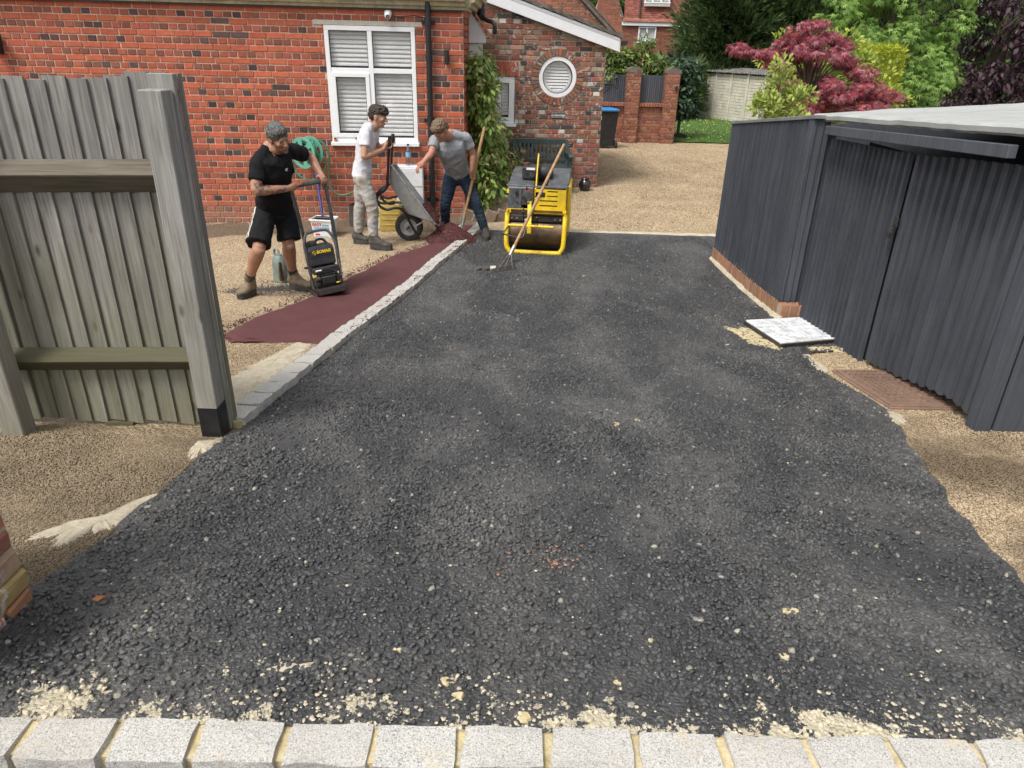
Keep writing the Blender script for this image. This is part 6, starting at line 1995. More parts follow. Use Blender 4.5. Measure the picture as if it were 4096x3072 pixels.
# crumbs and splats of sandy mortar on the black tarmac, a scatter of brick dust
def chips(name, pts, mat, smin, smax, seed, fl=.6):
    r7 = np.random.default_rng(seed); mb = MB()
    for x, y in pts:
        s = smin + (smax - smin) * r7.random() ** 2.2; p = onto(x, y, .018 + s * .25)
        a = r7.random() * 6.28; ca, sa = math.cos(a), math.sin(a)
        q_ = [Vector(((u * ca - v * sa) * s * (.8 + .5 * r7.random()), (u * sa + v * ca) * s, w * s * fl)) + p for u, v, w in ((1, 0, 0), (.3, .9, .2), (-.9, .4, 0), (-.5, -.8, .1), (.5, -.9, 0), (0, 0, .8))]
        mb.add(q_, [(0, 1, 5), (1, 2, 5), (2, 3, 5), (3, 4, 5), (4, 0, 5)])
    o = mb.build(name, M[mat]); o['kind'] = 'stuff'
    return o
r8 = np.random.default_rng(14)
pts = []
for cx_, sp_, n_ in ((-1.15, .10, 40), (-.72, .10, 90), (-.45, .05, 90), (-.02, .10, 40), (.08, .04, 50), (.55, .12, 40), (.95, .10, 110), (1.15, .07, 60), (.75, .2, 40), (-.2, .12, 40)):
    for _ in range(n_): pts.append((cx_ + r8.normal() * sp_, 1.205 + abs(r8.normal()) * (.05 + .05 * r8.random())))
for _ in range(110): pts.append((r8.uniform(-1.4, 1.6), 1.21 + abs(r8.normal()) * .28))
for _ in range(130): pts.append((r8.normal() * .9 + .1, 1.3 + abs(r8.normal()) * 1.6))
chips('mortar_crumbs', [p for p in pts if tar_l(p[1]) + .03 < p[0] < tar_r(p[1]) - .03], 'dust', .0015, .0075, 1)
M['brick_dust'] = simple('brick_dust', (.33, .17, .11), .9, .3, 40)
chips('brick_crumbs', [(.12 + r8.normal() * .09, 1.97 + r8.normal() * .06) for _ in range(70)] + [(.16 + r8.normal() * .02, 1.93 + r8.normal() * .02) for _ in range(40)], 'brick_dust', .0012, .0065, 2)
def splat(x, y, rad, mat='mortar_sand', sx=1.4):
    smear([(x + rad * sx * math.cos(a), y + rad * math.sin(a)) for a in seq(0, 5.3, .9)], .014, 'mortar_splat', mat, .32, .006)
for a_ in ((.57, 3.32, .022), (.68, 3.39, .016), (.88, 1.69, .020), (.42, 1.54, .010), (-.15, 1.35, .018, 'mortar_sand', 1.0), (-.12, 1.30, .014), (.05, 1.235, .020, 'mortar_sand', .9), (.78, 1.48, .010), (.30, 1.36, .009), (1.62, 4.98, .014), (-.30, 1.47, .011)): splat(*a_)
smear([(-.66, 1.375), (-.60, 1.405), (-.54, 1.40), (-.50, 1.42), (-.52, 1.385), (-.60, 1.365)], .013, 'mortar_splat', 'dust', .3, .007)

# ------------------------------------------------------------------ two lutes (flat rakes) and a glove
def lute(name, top, neck, hc, hdir, label):
    top, neck, hc, hdir = Vector(top), Vector(neck), Vector(hc), Vector(hdir).normalized()
    t = thing(name, hc, label, 'lute')
    d = (top - neck).normalized()
    mb = MB(); mb.tube([neck - d * .06, neck.lerp(top, .3) + Vector((.002, 0, 0)), neck.lerp(top, .7), top], [.0165, .0175, .0175, .0165], 12); mb.sphere(top, .0165, 10, 6); wpart(mb, 'handle', 'handle_wood', t, smooth=True)
    mb = MB(); mb.cyl(neck - d * .10, neck + d * .03, .022, 14); sk = wpart(mb, 'socket', 'steel', t, smooth=True)
    fwd = hdir.cross(Vector((0, 0, 1))).normalized()
    if fwd.dot(neck - hc) < 0: fwd = -fwd
    upn = (Vector((0, 0, 1)) + fwd * .35).normalized()
    mb = MB()
    for s, w in ((-.10, .010), (.10, .010), (0.0, .014)): mb.beam(neck - d * .08 + hdir * s * .12, hc + hdir * s + upn * .012, .022, .007, fwd)
    wpart(mb, 'brace', 'steel', t)
    mb = MB(); c = hc; w2 = .15
    e = (fwd * .75 + Vector((0, 0, 1)) * .66).normalized() * .05
    mb.prism([c - hdir * w2 - e, c + hdir * w2 - e, c + hdir * w2 + e, c - hdir * w2 + e], hdir.cross(e).normalized() * .005); wpart(mb, 'blade', 'dark_steel', t, bevel=.001)
    return t
lute('asphalt_lute', (.51, 8.25, .534), (-.021, 7.72, -.50), (-.10, 7.30, -.635), (.70, .55, 0), 'wooden handled lute leaning against the yellow roller')
lute('asphalt_lute', (-.408, 9.0, .611), (-.651, 8.83, -.44), (-.71, 8.72, -.62), (.75, -.45, -.25), 'wooden handled lute held by the man in the grey shirt')
t = thing('work_glove', onto(-.30, 7.36), 'dropped dark work glove with pale cuff beside the lute head', 'glove', R(6))
M['glove'] = simple('tarry_glove', (.07, .065, .058), .85, .35, 18, bmp=.5, bscale=60)
mb = MB(); mb.sphere((.0, 0, .028), (.055, .04, .024), 14, 8)
for k, (dy, L, a) in enumerate(((-.03, .075, -.2), (-.01, .085, -.03), (.012, .08, .08), (.03, .065, .2))): mb.tube(curve([(-.035, dy, .03), (-.07, dy * 1.1, .034), (-.045 - L, dy * 1.2 + math.sin(a) * .03, .014)], 4), [.013] * 8 + [.009], 8)
mb.tube(curve([(.01, -.035, .03), (-.02, -.06, .03), (-.05, -.072, .018)], 4), [.014] * 8 + [.009], 8); part(mb, 'palm', 'glove', t, smooth=True)
mb = MB(); mb.rings([[Vector((x, r_a * math.cos(a) * 1.25, .027 + r_a * .8 * math.sin(a))) for a in seq(0, 6.2832, .45)[:-1]] for x, r_a in ((.035, .028), (.06, .03), (.095, .034))]); part(mb, 'cuff', simple('pale_cuff', (.46, .44, .36), .9, .2, 30), t, smooth=True)
# dead leaves and a feather on the tarmac
M['dead_leaf'] = simple('dead_leaf', (.42, .16, .06), .7, .25, 30)
for k, (x, y, a, lb) in enumerate(((-1.24, 1.66, .4, 'small orange dead leaf on the tarmac by the brick pier'), (-.50, 8.85, 1.2, 'tiny tan leaf on the tarmac beside the boot of the man in jeans'))):
    mb = MB(); mb.add([(-.022, 0, .006), (-.005, -.010, .002), (.018, -.004, .012), (.030, .002, .004), (.012, .009, .002), (-.008, .008, .010)], [(0, 1, 4, 5), (1, 2, 3, 4)])
    o = mb.build('dead_leaf', M['dead_leaf']); o.location = onto(x, y, .024); o.rotation_euler.z = a
    tag(o, lb, 'leaf')

# ------------------------------------------------------------------ people
def remeshed(mb, name, voxel, smooth=3, mat=None, disp=None, colour=None, parent=None):
    me = bpy.data.meshes.new(name)
    me.from_pydata(mb.v, [], mb.f)
    bm = bmesh.new(); bm.from_mesh(me); bmesh.ops.recalc_face_normals(bm, faces=bm.faces); bm.to_mesh(me); bm.free()
    ob = bpy.data.objects.new(name, me); COL.objects.link(ob)
    md = ob.modifiers.new('r', 'REMESH'); md.mode = 'VOXEL'; md.voxel_size = voxel; md.adaptivity = 0
    dg = bpy.context.evaluated_depsgraph_get()
    out = bpy.data.meshes.new_from_object(ob.evaluated_get(dg))
    bpy.data.objects.remove(ob); bpy.data.meshes.remove(me)
    bm = bmesh.new(); bm.from_mesh(out)
    for _ in range(smooth): bmesh.ops.smooth_vert(bm, verts=bm.verts, factor=.5, use_axis_x=True, use_axis_y=True, use_axis_z=True)
    bm.normal_update()
    if disp:
        mv = [(v, disp(v.co, v.normal)) for v in bm.verts]
        for v, d in mv: v.co += v.normal * d
    for f in bm.faces: f.smooth = True
    bm.to_mesh(out); bm.free()
    out.name = name
    if colour:
        at = out.color_attributes.new('Col', 'FLOAT_COLOR', 'POINT')
        arr = np.ones((len(out.vertices), 4), np.float32)
        for i, v in enumerate(out.vertices): arr[i, :3] = colour(v.co)
        at.data.foreach_set('color', arr.ravel())
    out.materials.clear()
    if mat: out.materials.append(mat)
    o = link(name, out, parent)
    if parent is not None: o.matrix_parent_inverse = Matrix.Translation(-parent.location)
    return o

def loft(mb, secs, n=18, flat=(False, False), sub=3):
    """secs: (centre, side vector, half width, half depth); closed tube, ends rounded or cut flat"""
    cs = [Vector(s[0]) for s in secs]
    if len(secs) > 2 and sub > 1:
        cc = curve(cs, sub)
        sds = [Vector(s[1]).normalized() for s in secs]
        full = []
        for i in range(len(cc)):
            a = min(i // sub, len(secs) - 2); t_ = (i - a * sub) / sub
            e = t_ * t_ * (3 - 2 * t_) * .5 + t_ * .5
            full.append((cc[i], sds[a].lerp(sds[a + 1], t_), lerp(secs[a][2], secs[a + 1][2], e), lerp(secs[a][3], secs[a + 1][3], e)))
        secs = full
        cs = [Vector(s[0]) for s in secs]
    rings = []
    m = len(secs)
    for i, s in enumerate(secs):
        t = (cs[min(i + 1, m - 1)] - cs[max(i - 1, 0)]).normalized()
        sd = Vector(s[1]); sd = (sd - t * sd.dot(t)).normalized()
        fr = t.cross(sd)
        rings.append(([cs[i] + sd * s[2] * math.cos(2 * math.pi * k / n) + fr * s[3] * math.sin(2 * math.pi * k / n) for k in range(n)], t, min(s[2], s[3])))
    def cap(r, t, sgn):
        ring, _, rad = r
        c = sum(ring, Vector()) / n
        return [[c + (p - c) * .75 + t * sgn * rad * .35 for p in ring], [c + (p - c) * .3 + t * sgn * rad * .55 for p in ring]]
    c0 = [] if flat[0] else cap(rings[0], rings[0][1], -1)[::-1]
    c1 = [] if flat[1] else cap(rings[-1], rings[-1][1], 1)
    mb.rings(c0 + [r[0] for r in rings] + c1)

def limb(mb, pts, rads, n=12, flat=(False, False)):
    pts = [Vector(p) for p in pts]
    sd = Vector((0.31, .2, .93))
    loft(mb, [(p, sd if abs((pts[-1] - pts[0]).normalized().dot(sd.normalized())) < .8 else Vector((1, .3, 0)), r if not isinstance(r, tuple) else r[0], r if not isinstance(r, tuple) else r[1]) for p, r in zip(pts, rads)], n, flat)

def grip_hand(mb, c, d, wrist, s=1.0, rb=.017):
    c, d, wrist = Vector(c), Vector(d).normalized(), Vector(wrist)
    w = wrist - c; w = (w - d * w.dot(d) * .6).normalized()
    nrm = d.cross(w).normalized()
    if nrm.z < 0: nrm = -nrm
    pc = c + w * .050 * s + nrm * .014
    limb(mb, [wrist, wrist.lerp(pc, .5), pc, c + w * .018 + nrm * .022], [(.026 * s, .022 * s), (.032 * s, .022 * s), (.038 * s, .020 * s), (.036 * s, .014 * s)], 12)
    for i, (k, L) in enumerate(((-1.5, .92), (-.5, 1.0), (.5, .98), (1.5, .82))):
        o = d * (.0195 * k * s)
        r = .0088 * s
        path = [pc + o * .9 + nrm * .004, c + o + w * .022 + nrm * (rb + .011), c + o - w * .010 + nrm * (rb + .009), c + o - w * (rb + .009) * L - nrm * .004, c + o - w * .010 - nrm * (rb + .007) * L]
        mb.tube(curve(path, 4), [r * 1.15] * 8 + [r] * 6 + [r * .85] * 3, 8)
    o = d * (-.040 * s)
    path = [pc + o * .5 + w * .012, pc + o * 1.0 - nrm * .012, c + o * .85 + w * .012 - nrm * (rb + .010), c + o * .55 - w * .016 - nrm * (rb + .008)]
    mb.tube(curve(path, 4), [.0125 * s] * 5 + [.0105 * s] * 5 + [.0085 * s] * 3, 8)

def open_hand(mb, c, dirv, palm_n, wrist, s=1.0):
    c, dirv, palm_n, wrist = Vector(c), Vector(dirv).normalized(), Vector(palm_n).normalized(), Vector(wrist)
    sd = dirv.cross(palm_n).normalized(); palm_n = sd.cross(dirv)
    limb(mb, [wrist, wrist.lerp(c, .55), c, c + dirv * .025], [(.026, .022), (.034, .02), (.040, .017), (.038, .013)], 12)
    for i, (k, L, cu) in enumerate(((-1.5, .058, .5), (-.5, .070, .55), (.5, .073, .75), (1.5, .060, 1.0))):
        b = c + dirv * .028 + sd * (.0205 * k)
        d1 = (dirv + sd * .14 * k * .6 + palm_n * .25 * cu).normalized(); d2 = (dirv + palm_n * 1.0 * cu).normalized()
        path = [b - dirv * .015, b + d1 * L * .45, b + d1 * L * .45 + d2 * L * .35, b + d1 * L * .45 + d2 * L * .55 + palm_n * L * .25]
        mb.tube(curve(path, 4), [.0095] * 5 + [.0085] * 5 + [.007] * 3, 8)
    b = c - dirv * .015 - sd * .034
    mb.tube(curve([b, b - sd * .022 + dirv * .018 + palm_n * .012, b - sd * .026 + dirv * .045 + palm_n * .026], 4), [.0125] * 4 + [.010] * 3 + [.008] * 2, 8)

def head_shapes(mb, hc, upv, fwv, s, neck_base):
    upv, fwv = Vector(upv).normalized(), Vector(fwv)
    fwv = (fwv - upv * fwv.dot(upv)).normalized()
    sd = upv.cross(fwv)                                    # his left
    Mh = Matrix((sd, fwv, upv)).transposed()
    P = lambda x, y, z: Vector(hc) + (sd * x + fwv * y + upv * z) * s
    E_ = lambda x, y, z, a, b, c: mb.sphere(P(x, y, z), (a * s, b * s, c * s), 16, 12, Mh)
    E_(0, -.012, .030, .074, .094, .082)                   # cranium
    E_(0, .022, -.012, .062, .066, .085)                   # face
    E_(0, .036, -.066, .046, .045, .044)                   # jaw
    E_(0, .066, -.098, .021, .018, .017)                   # chin
    E_(0, .086, .022, .044, .012, .012)                    # brow
    E_(.036, .062, -.018, .023, .020, .020); E_(-.036, .062, -.018, .023, .020, .020)   # cheekbones
    mb.tube([P(0, .088, .012), P(0, .102, -.012), P(0, .110, -.030), P(0, .094, -.040)], [.0085 * s, .0115 * s, .0145 * s, .011 * s], 10)
    E_(.012, .093, -.034, .009, .009, .008); E_(-.012, .093, -.034, .009, .009, .008)
    E_(0, .087, -.060, .021, .010, .0065); E_(0, .085, -.070, .019, .010, .007)         # lips
    for q_ in (-1, 1):
        E_(q_ * .074, -.008, -.008, .010, .022, .032); E_(q_ * .078, -.016, .006, .008, .014, .016)
    limb(mb, [Vector(neck_base) - upv * .02 * s, P(0, -.012, -.085), P(0, -.008, -.04)], [.066 * s, .055 * s, .054 * s], 14)
    return P, Mh, sd, fwv, upv

def wrinkle(amp, f, seed, stretch=(1, 1, 1), fine=.3):
    def d(p, n):
        q = Vector((p.x * f * stretch[0] + seed, p.y * f * stretch[1], p.z * f * stretch[2]))
        a = 1 - abs(noise.noise(q)) * 2.2
        b = noise.noise(q * 2.7)
        return amp * (a * .6 + b * fine)
    return d

def seg(a, b, t): return Vector(a).lerp(Vector(b), t)

def boot(name, ank, heel, toe, s, mat, parent, shaft=.10, colour=None, sole='rubber'):
    ank, heel, toe = Vector(ank), Vector(heel), Vector(toe)
    f = (toe - heel); f.z = 0; L = f.length; f.normalize()
    sd = Vector((0, 0, 1)).cross(f)
    zg = g(heel.x, heel.y) + .036
    base = Vector((heel.x, heel.y, zg))
    tz = g(toe.x, toe.y) + .036
    P = lambda a, z: Vector((base.x + f.x * a * L, base.y + f.y * a * L, lerp(zg, tz, a) + z))
    mb = MB()
    loft(mb, [(P(.02, .045), sd, .036 * s, .040 * s), (P(.22, .055), sd, .040 * s, .052 * s), (P(.45, .045), sd, .043 * s, .042 * s), (P(.68, .030), sd, .049 * s, .030 * s), (P(.88, .026), sd, .044 * s, .026 * s), (P(.97, .022), sd, .028 * s, .019 * s)], 16)
    top = ank + Vector((0, 0, .012))
    limb(mb, [P(.50, .040), seg(P(.30, .075), top, .35), seg(P(.2, .06), top, .75)], [.036 * s, .042 * s, .044 * s], 14)
    loft(mb, [(P(.16, .05), f, .050 * s, .040 * s), (seg(P(.16, .06), top, .5), f, .050 * s, .043 * s), (top, f, .050 * s, .045 * s), (top + (top - P(.16, .05)).normalized() * .012, f, .050 * s, .046 * s)], 16)
    b = remeshed(mb, name, .006, 3, mat, wrinkle(.0035, 26, 3), colour, parent)
    mb = MB(); n = 16
    out = []
    for zz, k in ((-.022, .98), (-.002, 1.0), (.012, .98), (.034, .90)):
        ring = []
        for i in range(n * 2):
            a = 2 * math.pi * i / (n * 2)
            u = .5 - .5 * math.cos(a); w_ = math.sin(a)
            wid = (.040 + .012 * math.sin(min(1, u * 1.25) * math.pi * .62)) * s * (abs(math.sin(a)) ** .55) * (1 if w_ > 0 else -1)
            ring.append(P(-.01 + u * 1.02, zz - .012) + sd * wid * k)
        out.append(ring)
    mb.rings(out)
    so = mb.build('sole', M[sole], b, smooth=True)
    return b

def hair_mesh(P, Mh, s, blobs, name, mat, parent, colour, amp=.006, f=55):
    mb = MB()
    for x, y, z, a, b_, c in blobs: mb.sphere(P(x, y, z), (a * s, b_ * s, c * s), 16, 12, Mh)
    def d(p, n): return amp * (noise.noise(p * f) + .7 * noise.noise(p * f * 2.1))
    return remeshed(mb, name, .0042, 1, mat, d, colour, parent)

SKIN = vcol_mat('skin', .5, 0, .10, 30, spec=.35, bmp=.05, bscale=200)
CLOTH = vcol_mat('cloth', .9, 0, .18, 9, spec=.15, bmp=.5, bscale=30)
DENIM = vcol_mat('denim', .9, 0, .25, 14, spec=.15, bmp=.5, bscale=38)
HAIR = vcol_mat('hair', .55, 0, .35, 90, spec=.4, bmp=.6, bscale=160)
LEATHER = vcol_mat('boot_leather', .75, 0, .25, 30, spec=.3, bmp=.4, bscale=90)

M['eye'] = simple('eye', (.30, .26, .24), .3, .1)
def eyes(P, s, parent, mat):
    for q_ in (-1, 1):
        mb = MB(); mb.sphere(P(q_ * .031, .0705, .004), .0115 * s, 12, 8); e = mb.build('eye', M['eye'], parent, smooth=True); e.matrix_parent_inverse = Matrix.Translation(-parent.location)
        mb = MB(); mb.sphere(P(q_ * .031, .0775, .003), .0062 * s, 10, 6); mb.build('iris', M['black_iron'], e, smooth=True)

def person(label, J, S, facing, h_up, h_fw, hs, skin, shirt, lower, shoe, hair_blobs, hair_col, grips, sleeve=.60, stubble=None, tattoo=False, hem_drop=.02, chest_b=.118, belly=.105, hair_amp=.006, cuff=None):
    J = {k: Vector(v) for k, v in J.items()}
    base = Vector((J['pelvis'].x, J['pelvis'].y, g(J['pelvis'].x, J['pelvis'].y)))
    root = empty('person', base, 0, label, 'person')
    sh_s = (J['shL'] - J['shR']); hp_s = (J['hipL'] - J['hipR'])
    F = Vector(facing).normalized()
    # ---------- body
    mb = MB()
    P, Mh, sd, fv, uv = head_shapes(mb, J['head'], h_up, h_fw, hs, J['neck'])
    sc = (J['shR'] + J['shL']) / 2
    sw = sh_s.length / 2
    tors = [(J['pelvis'], hp_s, .145 * S, .10 * S), (J['waist'], hp_s * .5 + sh_s * .5, .138 * S, belly * S * .95), (J['chest'], sh_s, .158 * S, chest_b * S), (seg(J['chest'], sc, .6), sh_s, sw * .86, .10 * S), (sc + Vector((0, 0, .015)), sh_s, sw * .62, .075 * S), (J['neck'], sh_s, .062 * S, .06 * S)]
    loft(mb, tors, 22)
    for q_ in 'RL': limb(mb, [seg(J['neck'], J['sh' + q_], .05) + Vector((0, 0, .035)), seg(J['neck'], J['sh' + q_], .5) + Vector((0, 0, .012)), J['sh' + q_]], [.045 * S, .050 * S, .050 * S], 12)
    arms = {}
    for q_ in 'RL':
        s_, e_, w_ = J['sh' + q_], J['el' + q_], J['wr' + q_]
        limb(mb, [seg(s_, sc, .18), s_, seg(s_, e_, .35), seg(s_, e_, .7), e_], [.056 * S, .060 * S, .053 * S, .047 * S, .041 * S], 14)
        limb(mb, [e_, seg(e_, w_, .25), seg(e_, w_, .6), w_], [.041 * S, .045 * S, .037 * S, (.029 * S, .023 * S)], 14)
        gp_ = grips[q_]
        if gp_[0] == 'grip': grip_hand(mb, gp_[1], gp_[2], w_, .95)
        else: open_hand(mb, gp_[1], gp_[2], gp_[3], w_)
        h_, k_, a_ = J['hip' + q_], J['knee' + q_], J['ank' + q_]
        limb(mb, [seg(h_, J['pelvis'], .3), h_, seg(h_, k_, .45), k_], [.088 * S, .088 * S, .076 * S, .056 * S], 14)
        kf = F * .012
        limb(mb, [k_ + kf, seg(k_, a_, .28) - F * .012, seg(k_, a_, .6) - F * .006, a_], [.058 * S, .065 * S, .051 * S, .037 * S], 14)
        limb(mb, [a_, a_.lerp(J['heel' + q_], .55)], [.034 * S, .028 * S], 10)
    mouth = P(0, .098, -.065)
    def skin_c(p):
        c = skin
        d = (p - mouth).length
        if d < .02: c = tuple(lerp(a, b, .35) for a, b in zip(c, (.38, .12, .10)))
        if stubble and (p - P(0, .045, -.075)).length < .068 * hs and (p - P(0, .1, -.03)).length > .025:
            c = tuple(lerp(a, b, .45) for a, b in zip(c, stubble))
        if (p - P(0, .088, .030)).dot(uv) > -.004 and (p - P(0, .090, .024)).length < .05 and abs((p - P(0, .09, .024)).dot(uv)) < .006: c = tuple(lerp(a, b, .65) for a, b in zip(c, hair_col))
        if tattoo:
            ax_ = J['wrR'] - J['elR']; t_ = (p - J['elR']).dot(ax_) / ax_.length_squared
            if -.05 < t_ < .92 and (p - seg(J['elR'], J['wrR'], t_)).length < .07:
                q2 = noise.noise(p * 34) + .5 * noise.noise(p * 80)
                if q2 > .12: c = tuple(lerp(a, b, .72) for a, b in zip(c, (.055, .06, .06)))
        n_ = .06 * noise.noise(p * 25)
        return tuple(max(0, x * (1 + n_)) for x in c)
    body = remeshed(mb, 'body', .0046, 3, SKIN, None, skin_c, root)
    eyes(P, hs, root, None)
    # ---------- shirt
    mb = MB()
    hem = J['pelvis'] + (J['pelvis'] - J['waist']).normalized() * hem_drop
    T2 = [(hem, hp_s, .176 * S, .128 * S), (seg(J['pelvis'], J['waist'], .45), hp_s, .168 * S, .128 * S), (J['waist'], hp_s * .5 + sh_s * .5, .162 * S, (belly + .016) * S), (J['chest'], sh_s, .178 * S, (chest_b + .012) * S), (seg(J['chest'], sc, .6), sh_s, sw * .95, .112 * S), (sc + Vector((0, 0, .022)), sh_s, sw * .74, .086 * S), (seg(sc, J['neck'], .72) + Vector((0, 0, .012)), sh_s, .078 * S, .074 * S)]
    loft(mb, T2, 26, (True, False))
    for q_ in 'RL': limb(mb, [seg(J['neck'], J['sh' + q_], .25) + Vector((0, 0, .012)), seg(J['neck'], J['sh' + q_], .6) + Vector((0, 0, .008)), J['sh' + q_]], [.056 * S, .060 * S, .062 * S], 14)
    for q_ in 'RL':
        s_, e_ = J['sh' + q_], J['el' + q_]
        limb(mb, [seg(s_, sc, .30) + Vector((0, 0, .004)), s_ + Vector((0, 0, .004)), seg(s_, e_, .3), seg(s_, e_, sleeve)], [.062 * S, .066 * S, .064 * S, .066 * S], 16, (False, True))
    sh = remeshed(mb, 'shirt', .0062, 3, CLOTH, wrinkle(shirt.get('amp', .007) * 1.7, 11, shirt.get('seed', 1), (1, 1, .75)), shirt['col'], root)
    mb = MB()
    nb = seg(sc, J['neck'], .80) + Vector((0, 0, .012))
    fr_ = uv.cross(sh_s).normalized()
    mb.tube([nb + sh_s.normalized() * .076 * S * math.cos(a) + (F - uv * F.dot(uv) * .3).normalized() * .072 * S * math.sin(a) + Vector((0, 0, .010 - .022 * math.sin(a))) for a in seq(0, 6.2832, .35)], .0065, 8)
    cl = mb.build('collar', CLOTH, sh, smooth=True)
    at = cl.data.color_attributes.new('Col', 'FLOAT_COLOR', 'POINT'); at.data.foreach_set('color', np.tile(np.array([*[x * .92 for x in shirt['base']], 1], np.float32), len(cl.data.vertices)))
    # ---------- legs
    mb = MB()
    wid = lower['wide']
    loft(mb, [(seg(J['pelvis'], J['waist'], .22), hp_s, .155 * S, .112 * S), (J['pelvis'], hp_s, .168 * S, .122 * S), (J['pelvis'] - Vector((0, 0, .07)), hp_s, .172 * S, .120 * S)], 24)
    for q_ in 'RL':
        h_, k_, a_ = J['hip' + q_], J['knee' + q_], J['ank' + q_]
        if lower['short']:
            e = seg(h_, k_, lower['len'])
            out_ = (J['hip' + q_] - J['pelvis']).normalized() * .018
            limb(mb, [seg(h_, J['pelvis'], .35), h_, seg(h_, k_, .4) + out_ * .5, e + out_], [(.096 * S), .098 * S, .100 * S * wid, .108 * S * wid], 18, (False, True))
        else:
            e = seg(k_, a_, lower['len'])
            limb(mb, [seg(h_, J['pelvis'], .35), h_, seg(h_, k_, .45), k_], [.096 * S, .097 * S, .088 * S * wid, .069 * S * wid], 16)
            limb(mb, [k_, seg(k_, a_, .3), seg(k_, a_, .7), e], [.069 * S * wid, .067 * S * wid, .060 * S * wid, .054 * S * wid], 16, (False, True))
    remeshed(mb, lower['name'], .0064, 3, lower.get('mat', CLOTH), wrinkle(lower.get('amp', .007) * 1.6, lower.get('f', 10), 5, (1, 1, lower.get('st', 1.2))), lower['col'], root)
    # ---------- shoes, socks, hair
    for q_ in 'RL':
        boot('boot', J['ank' + q_] + Vector((0, 0, shoe['rise'])), J['heel' + q_], J['toe' + q_], shoe.get('s', .95), LEATHER, root, colour=shoe['col'])
        if shoe.get('sock'):
            mb = MB(); a_ = J['ank' + q_] + Vector((0, 0, shoe['rise'])); k_ = J['knee' + q_]
            mb.cyl(a_ - (k_ - a_).normalized() * .02, a_ + (k_ - a_).normalized() * .045, .043 * S, 18, .046 * S)
            o = mb.build('sock', M['black_plastic'], root, smooth=True); o.matrix_parent_inverse = Matrix.Translation(-root.location)
    hair_mesh(P, Mh, hs, hair_blobs, 'hair', HAIR, root, lambda p: tuple(x * (1 + .7 * noise.noise(p * 75)) for x in hair_col), hair_amp)
    return root, P, sh

def flat_col(c, amt=.1, f=6):
    return lambda p: tuple(max(0, x * (1 + amt * noise.noise(p * f))) for x in c)

# ---- first worker: black shirt and shorts, pushing the compactor
J1 = {'head': (-1.959, 6.100, .792), 'neck': (-2.070, 6.200, .700), 'shR': (-2.145, 6.075, .592), 'shL': (-1.950, 6.395, .648),
      'chest': (-2.065, 6.200, .530), 'waist': (-2.135, 6.330, .306), 'pelvis': (-2.172, 6.420, .149), 'hipR': (-2.235, 6.340, .120), 'hipL': (-2.109, 6.500, .102),
      'kneeR': (-2.235, 6.070, -.130), 'kneeL': (-2.075, 6.390, -.167), 'ankR': (-2.398, 6.200, -.430), 'ankL': (-2.107, 6.520, -.478),
      'toeR': (-2.475, 6.080, -.59), 'toeL': (-1.902, 6.420, -.60), 'heelR': (-2.410, 6.300, -.60), 'heelL': (-2.155, 6.560, -.63),
      'elR': (-2.161, 5.970, .384), 'wrR': (-1.947, 6.140, .379), 'elL': (-1.866, 6.620, .584), 'wrL': (-1.753, 6.500, .448)}
gripR, gripL = Vector((-1.896, 6.225, .385)), Vector((-1.735, 6.47, .385))
bd = (gripL - gripR).normalized()
pc.rotation_euler = (R(-7), R(-5), R(30))
BA, BB = gripR - bd * .05, gripL + bd * .035
uA, uB = Vector((-1.905, 6.335, -.155)), Vector((-1.655, 6.46, -.16))
lowA, lowB = Vector((-1.865, 6.29, -.40)), Vector((-1.625, 6.40, -.40))
mb = MB(); mb.tube(curve([lowA, uA, seg(uA, BA, .5), BA - Vector((0, 0, .05)), BA - Vector((0, 0, .012)) + bd * .01, BA + bd * .045, BB - bd * .045, BB - Vector((0, 0, .012)) - bd * .01, BB - Vector((0, 0, .05)), seg(uB, BB, .5), uB, lowB], 7), .0165, 12)
wpart(mb, 'handle', 'grey_plastic', pc, smooth=True)
def col_shorts(p):
    ax_ = Vector(J1['kneeR']) - Vector(J1['hipR'])
    c = (.014, .0145, .016)
    # three stripes down the outer right leg
    t_ = (p - Vector(J1['hipR'])).dot(ax_) / ax_.length_squared
    q0 = p - (Vector(J1['hipR']) + ax_ * t_)
    n1 = Vector((-.55, -.83, 0)).normalized(); s1 = n1.cross(ax_).normalized()
    if q0.dot(n1) > .03 and t_ < .83:
        v = q0.dot(s1) + .018
        for k in (-1, 0, 1):
            if abs(v - k * .024) < .0072: c = (.62, .58, .50)
    return c
boot_tan = lambda p: tuple(x * (1 + .35 * noise.noise(p * 20)) for x in (.205, .155, .105))
r1, P1, shirt1 = person('man in black shirt and striped shorts bent over the plate compactor', J1, .98, (.62, -.78, 0), (-.02, -.40, .92), (.66, -.52, -.50), .98, (.385, .20, .13),
       dict(col=flat_col((.0125, .0125, .014), .3, 8), base=(.012, .012, .014), amp=.006, seed=2), dict(name='shorts', short=True, len=.86, wide=1.0, col=col_shorts, amp=.006),
       dict(col=boot_tan, rise=.0, sock=True, s=1.0), [(0, -.016, .045, .083, .100, .078), (0, -.05, .0, .078, .066, .075), (0, .045, .078, .064, .052, .042), (0, -.01, .10, .062, .075, .035)], (.095, .092, .088),
       {'R': ('grip', gripR, bd), 'L': ('grip', gripL, bd)}, sleeve=.62, stubble=(.085, .06, .05), tattoo=True)
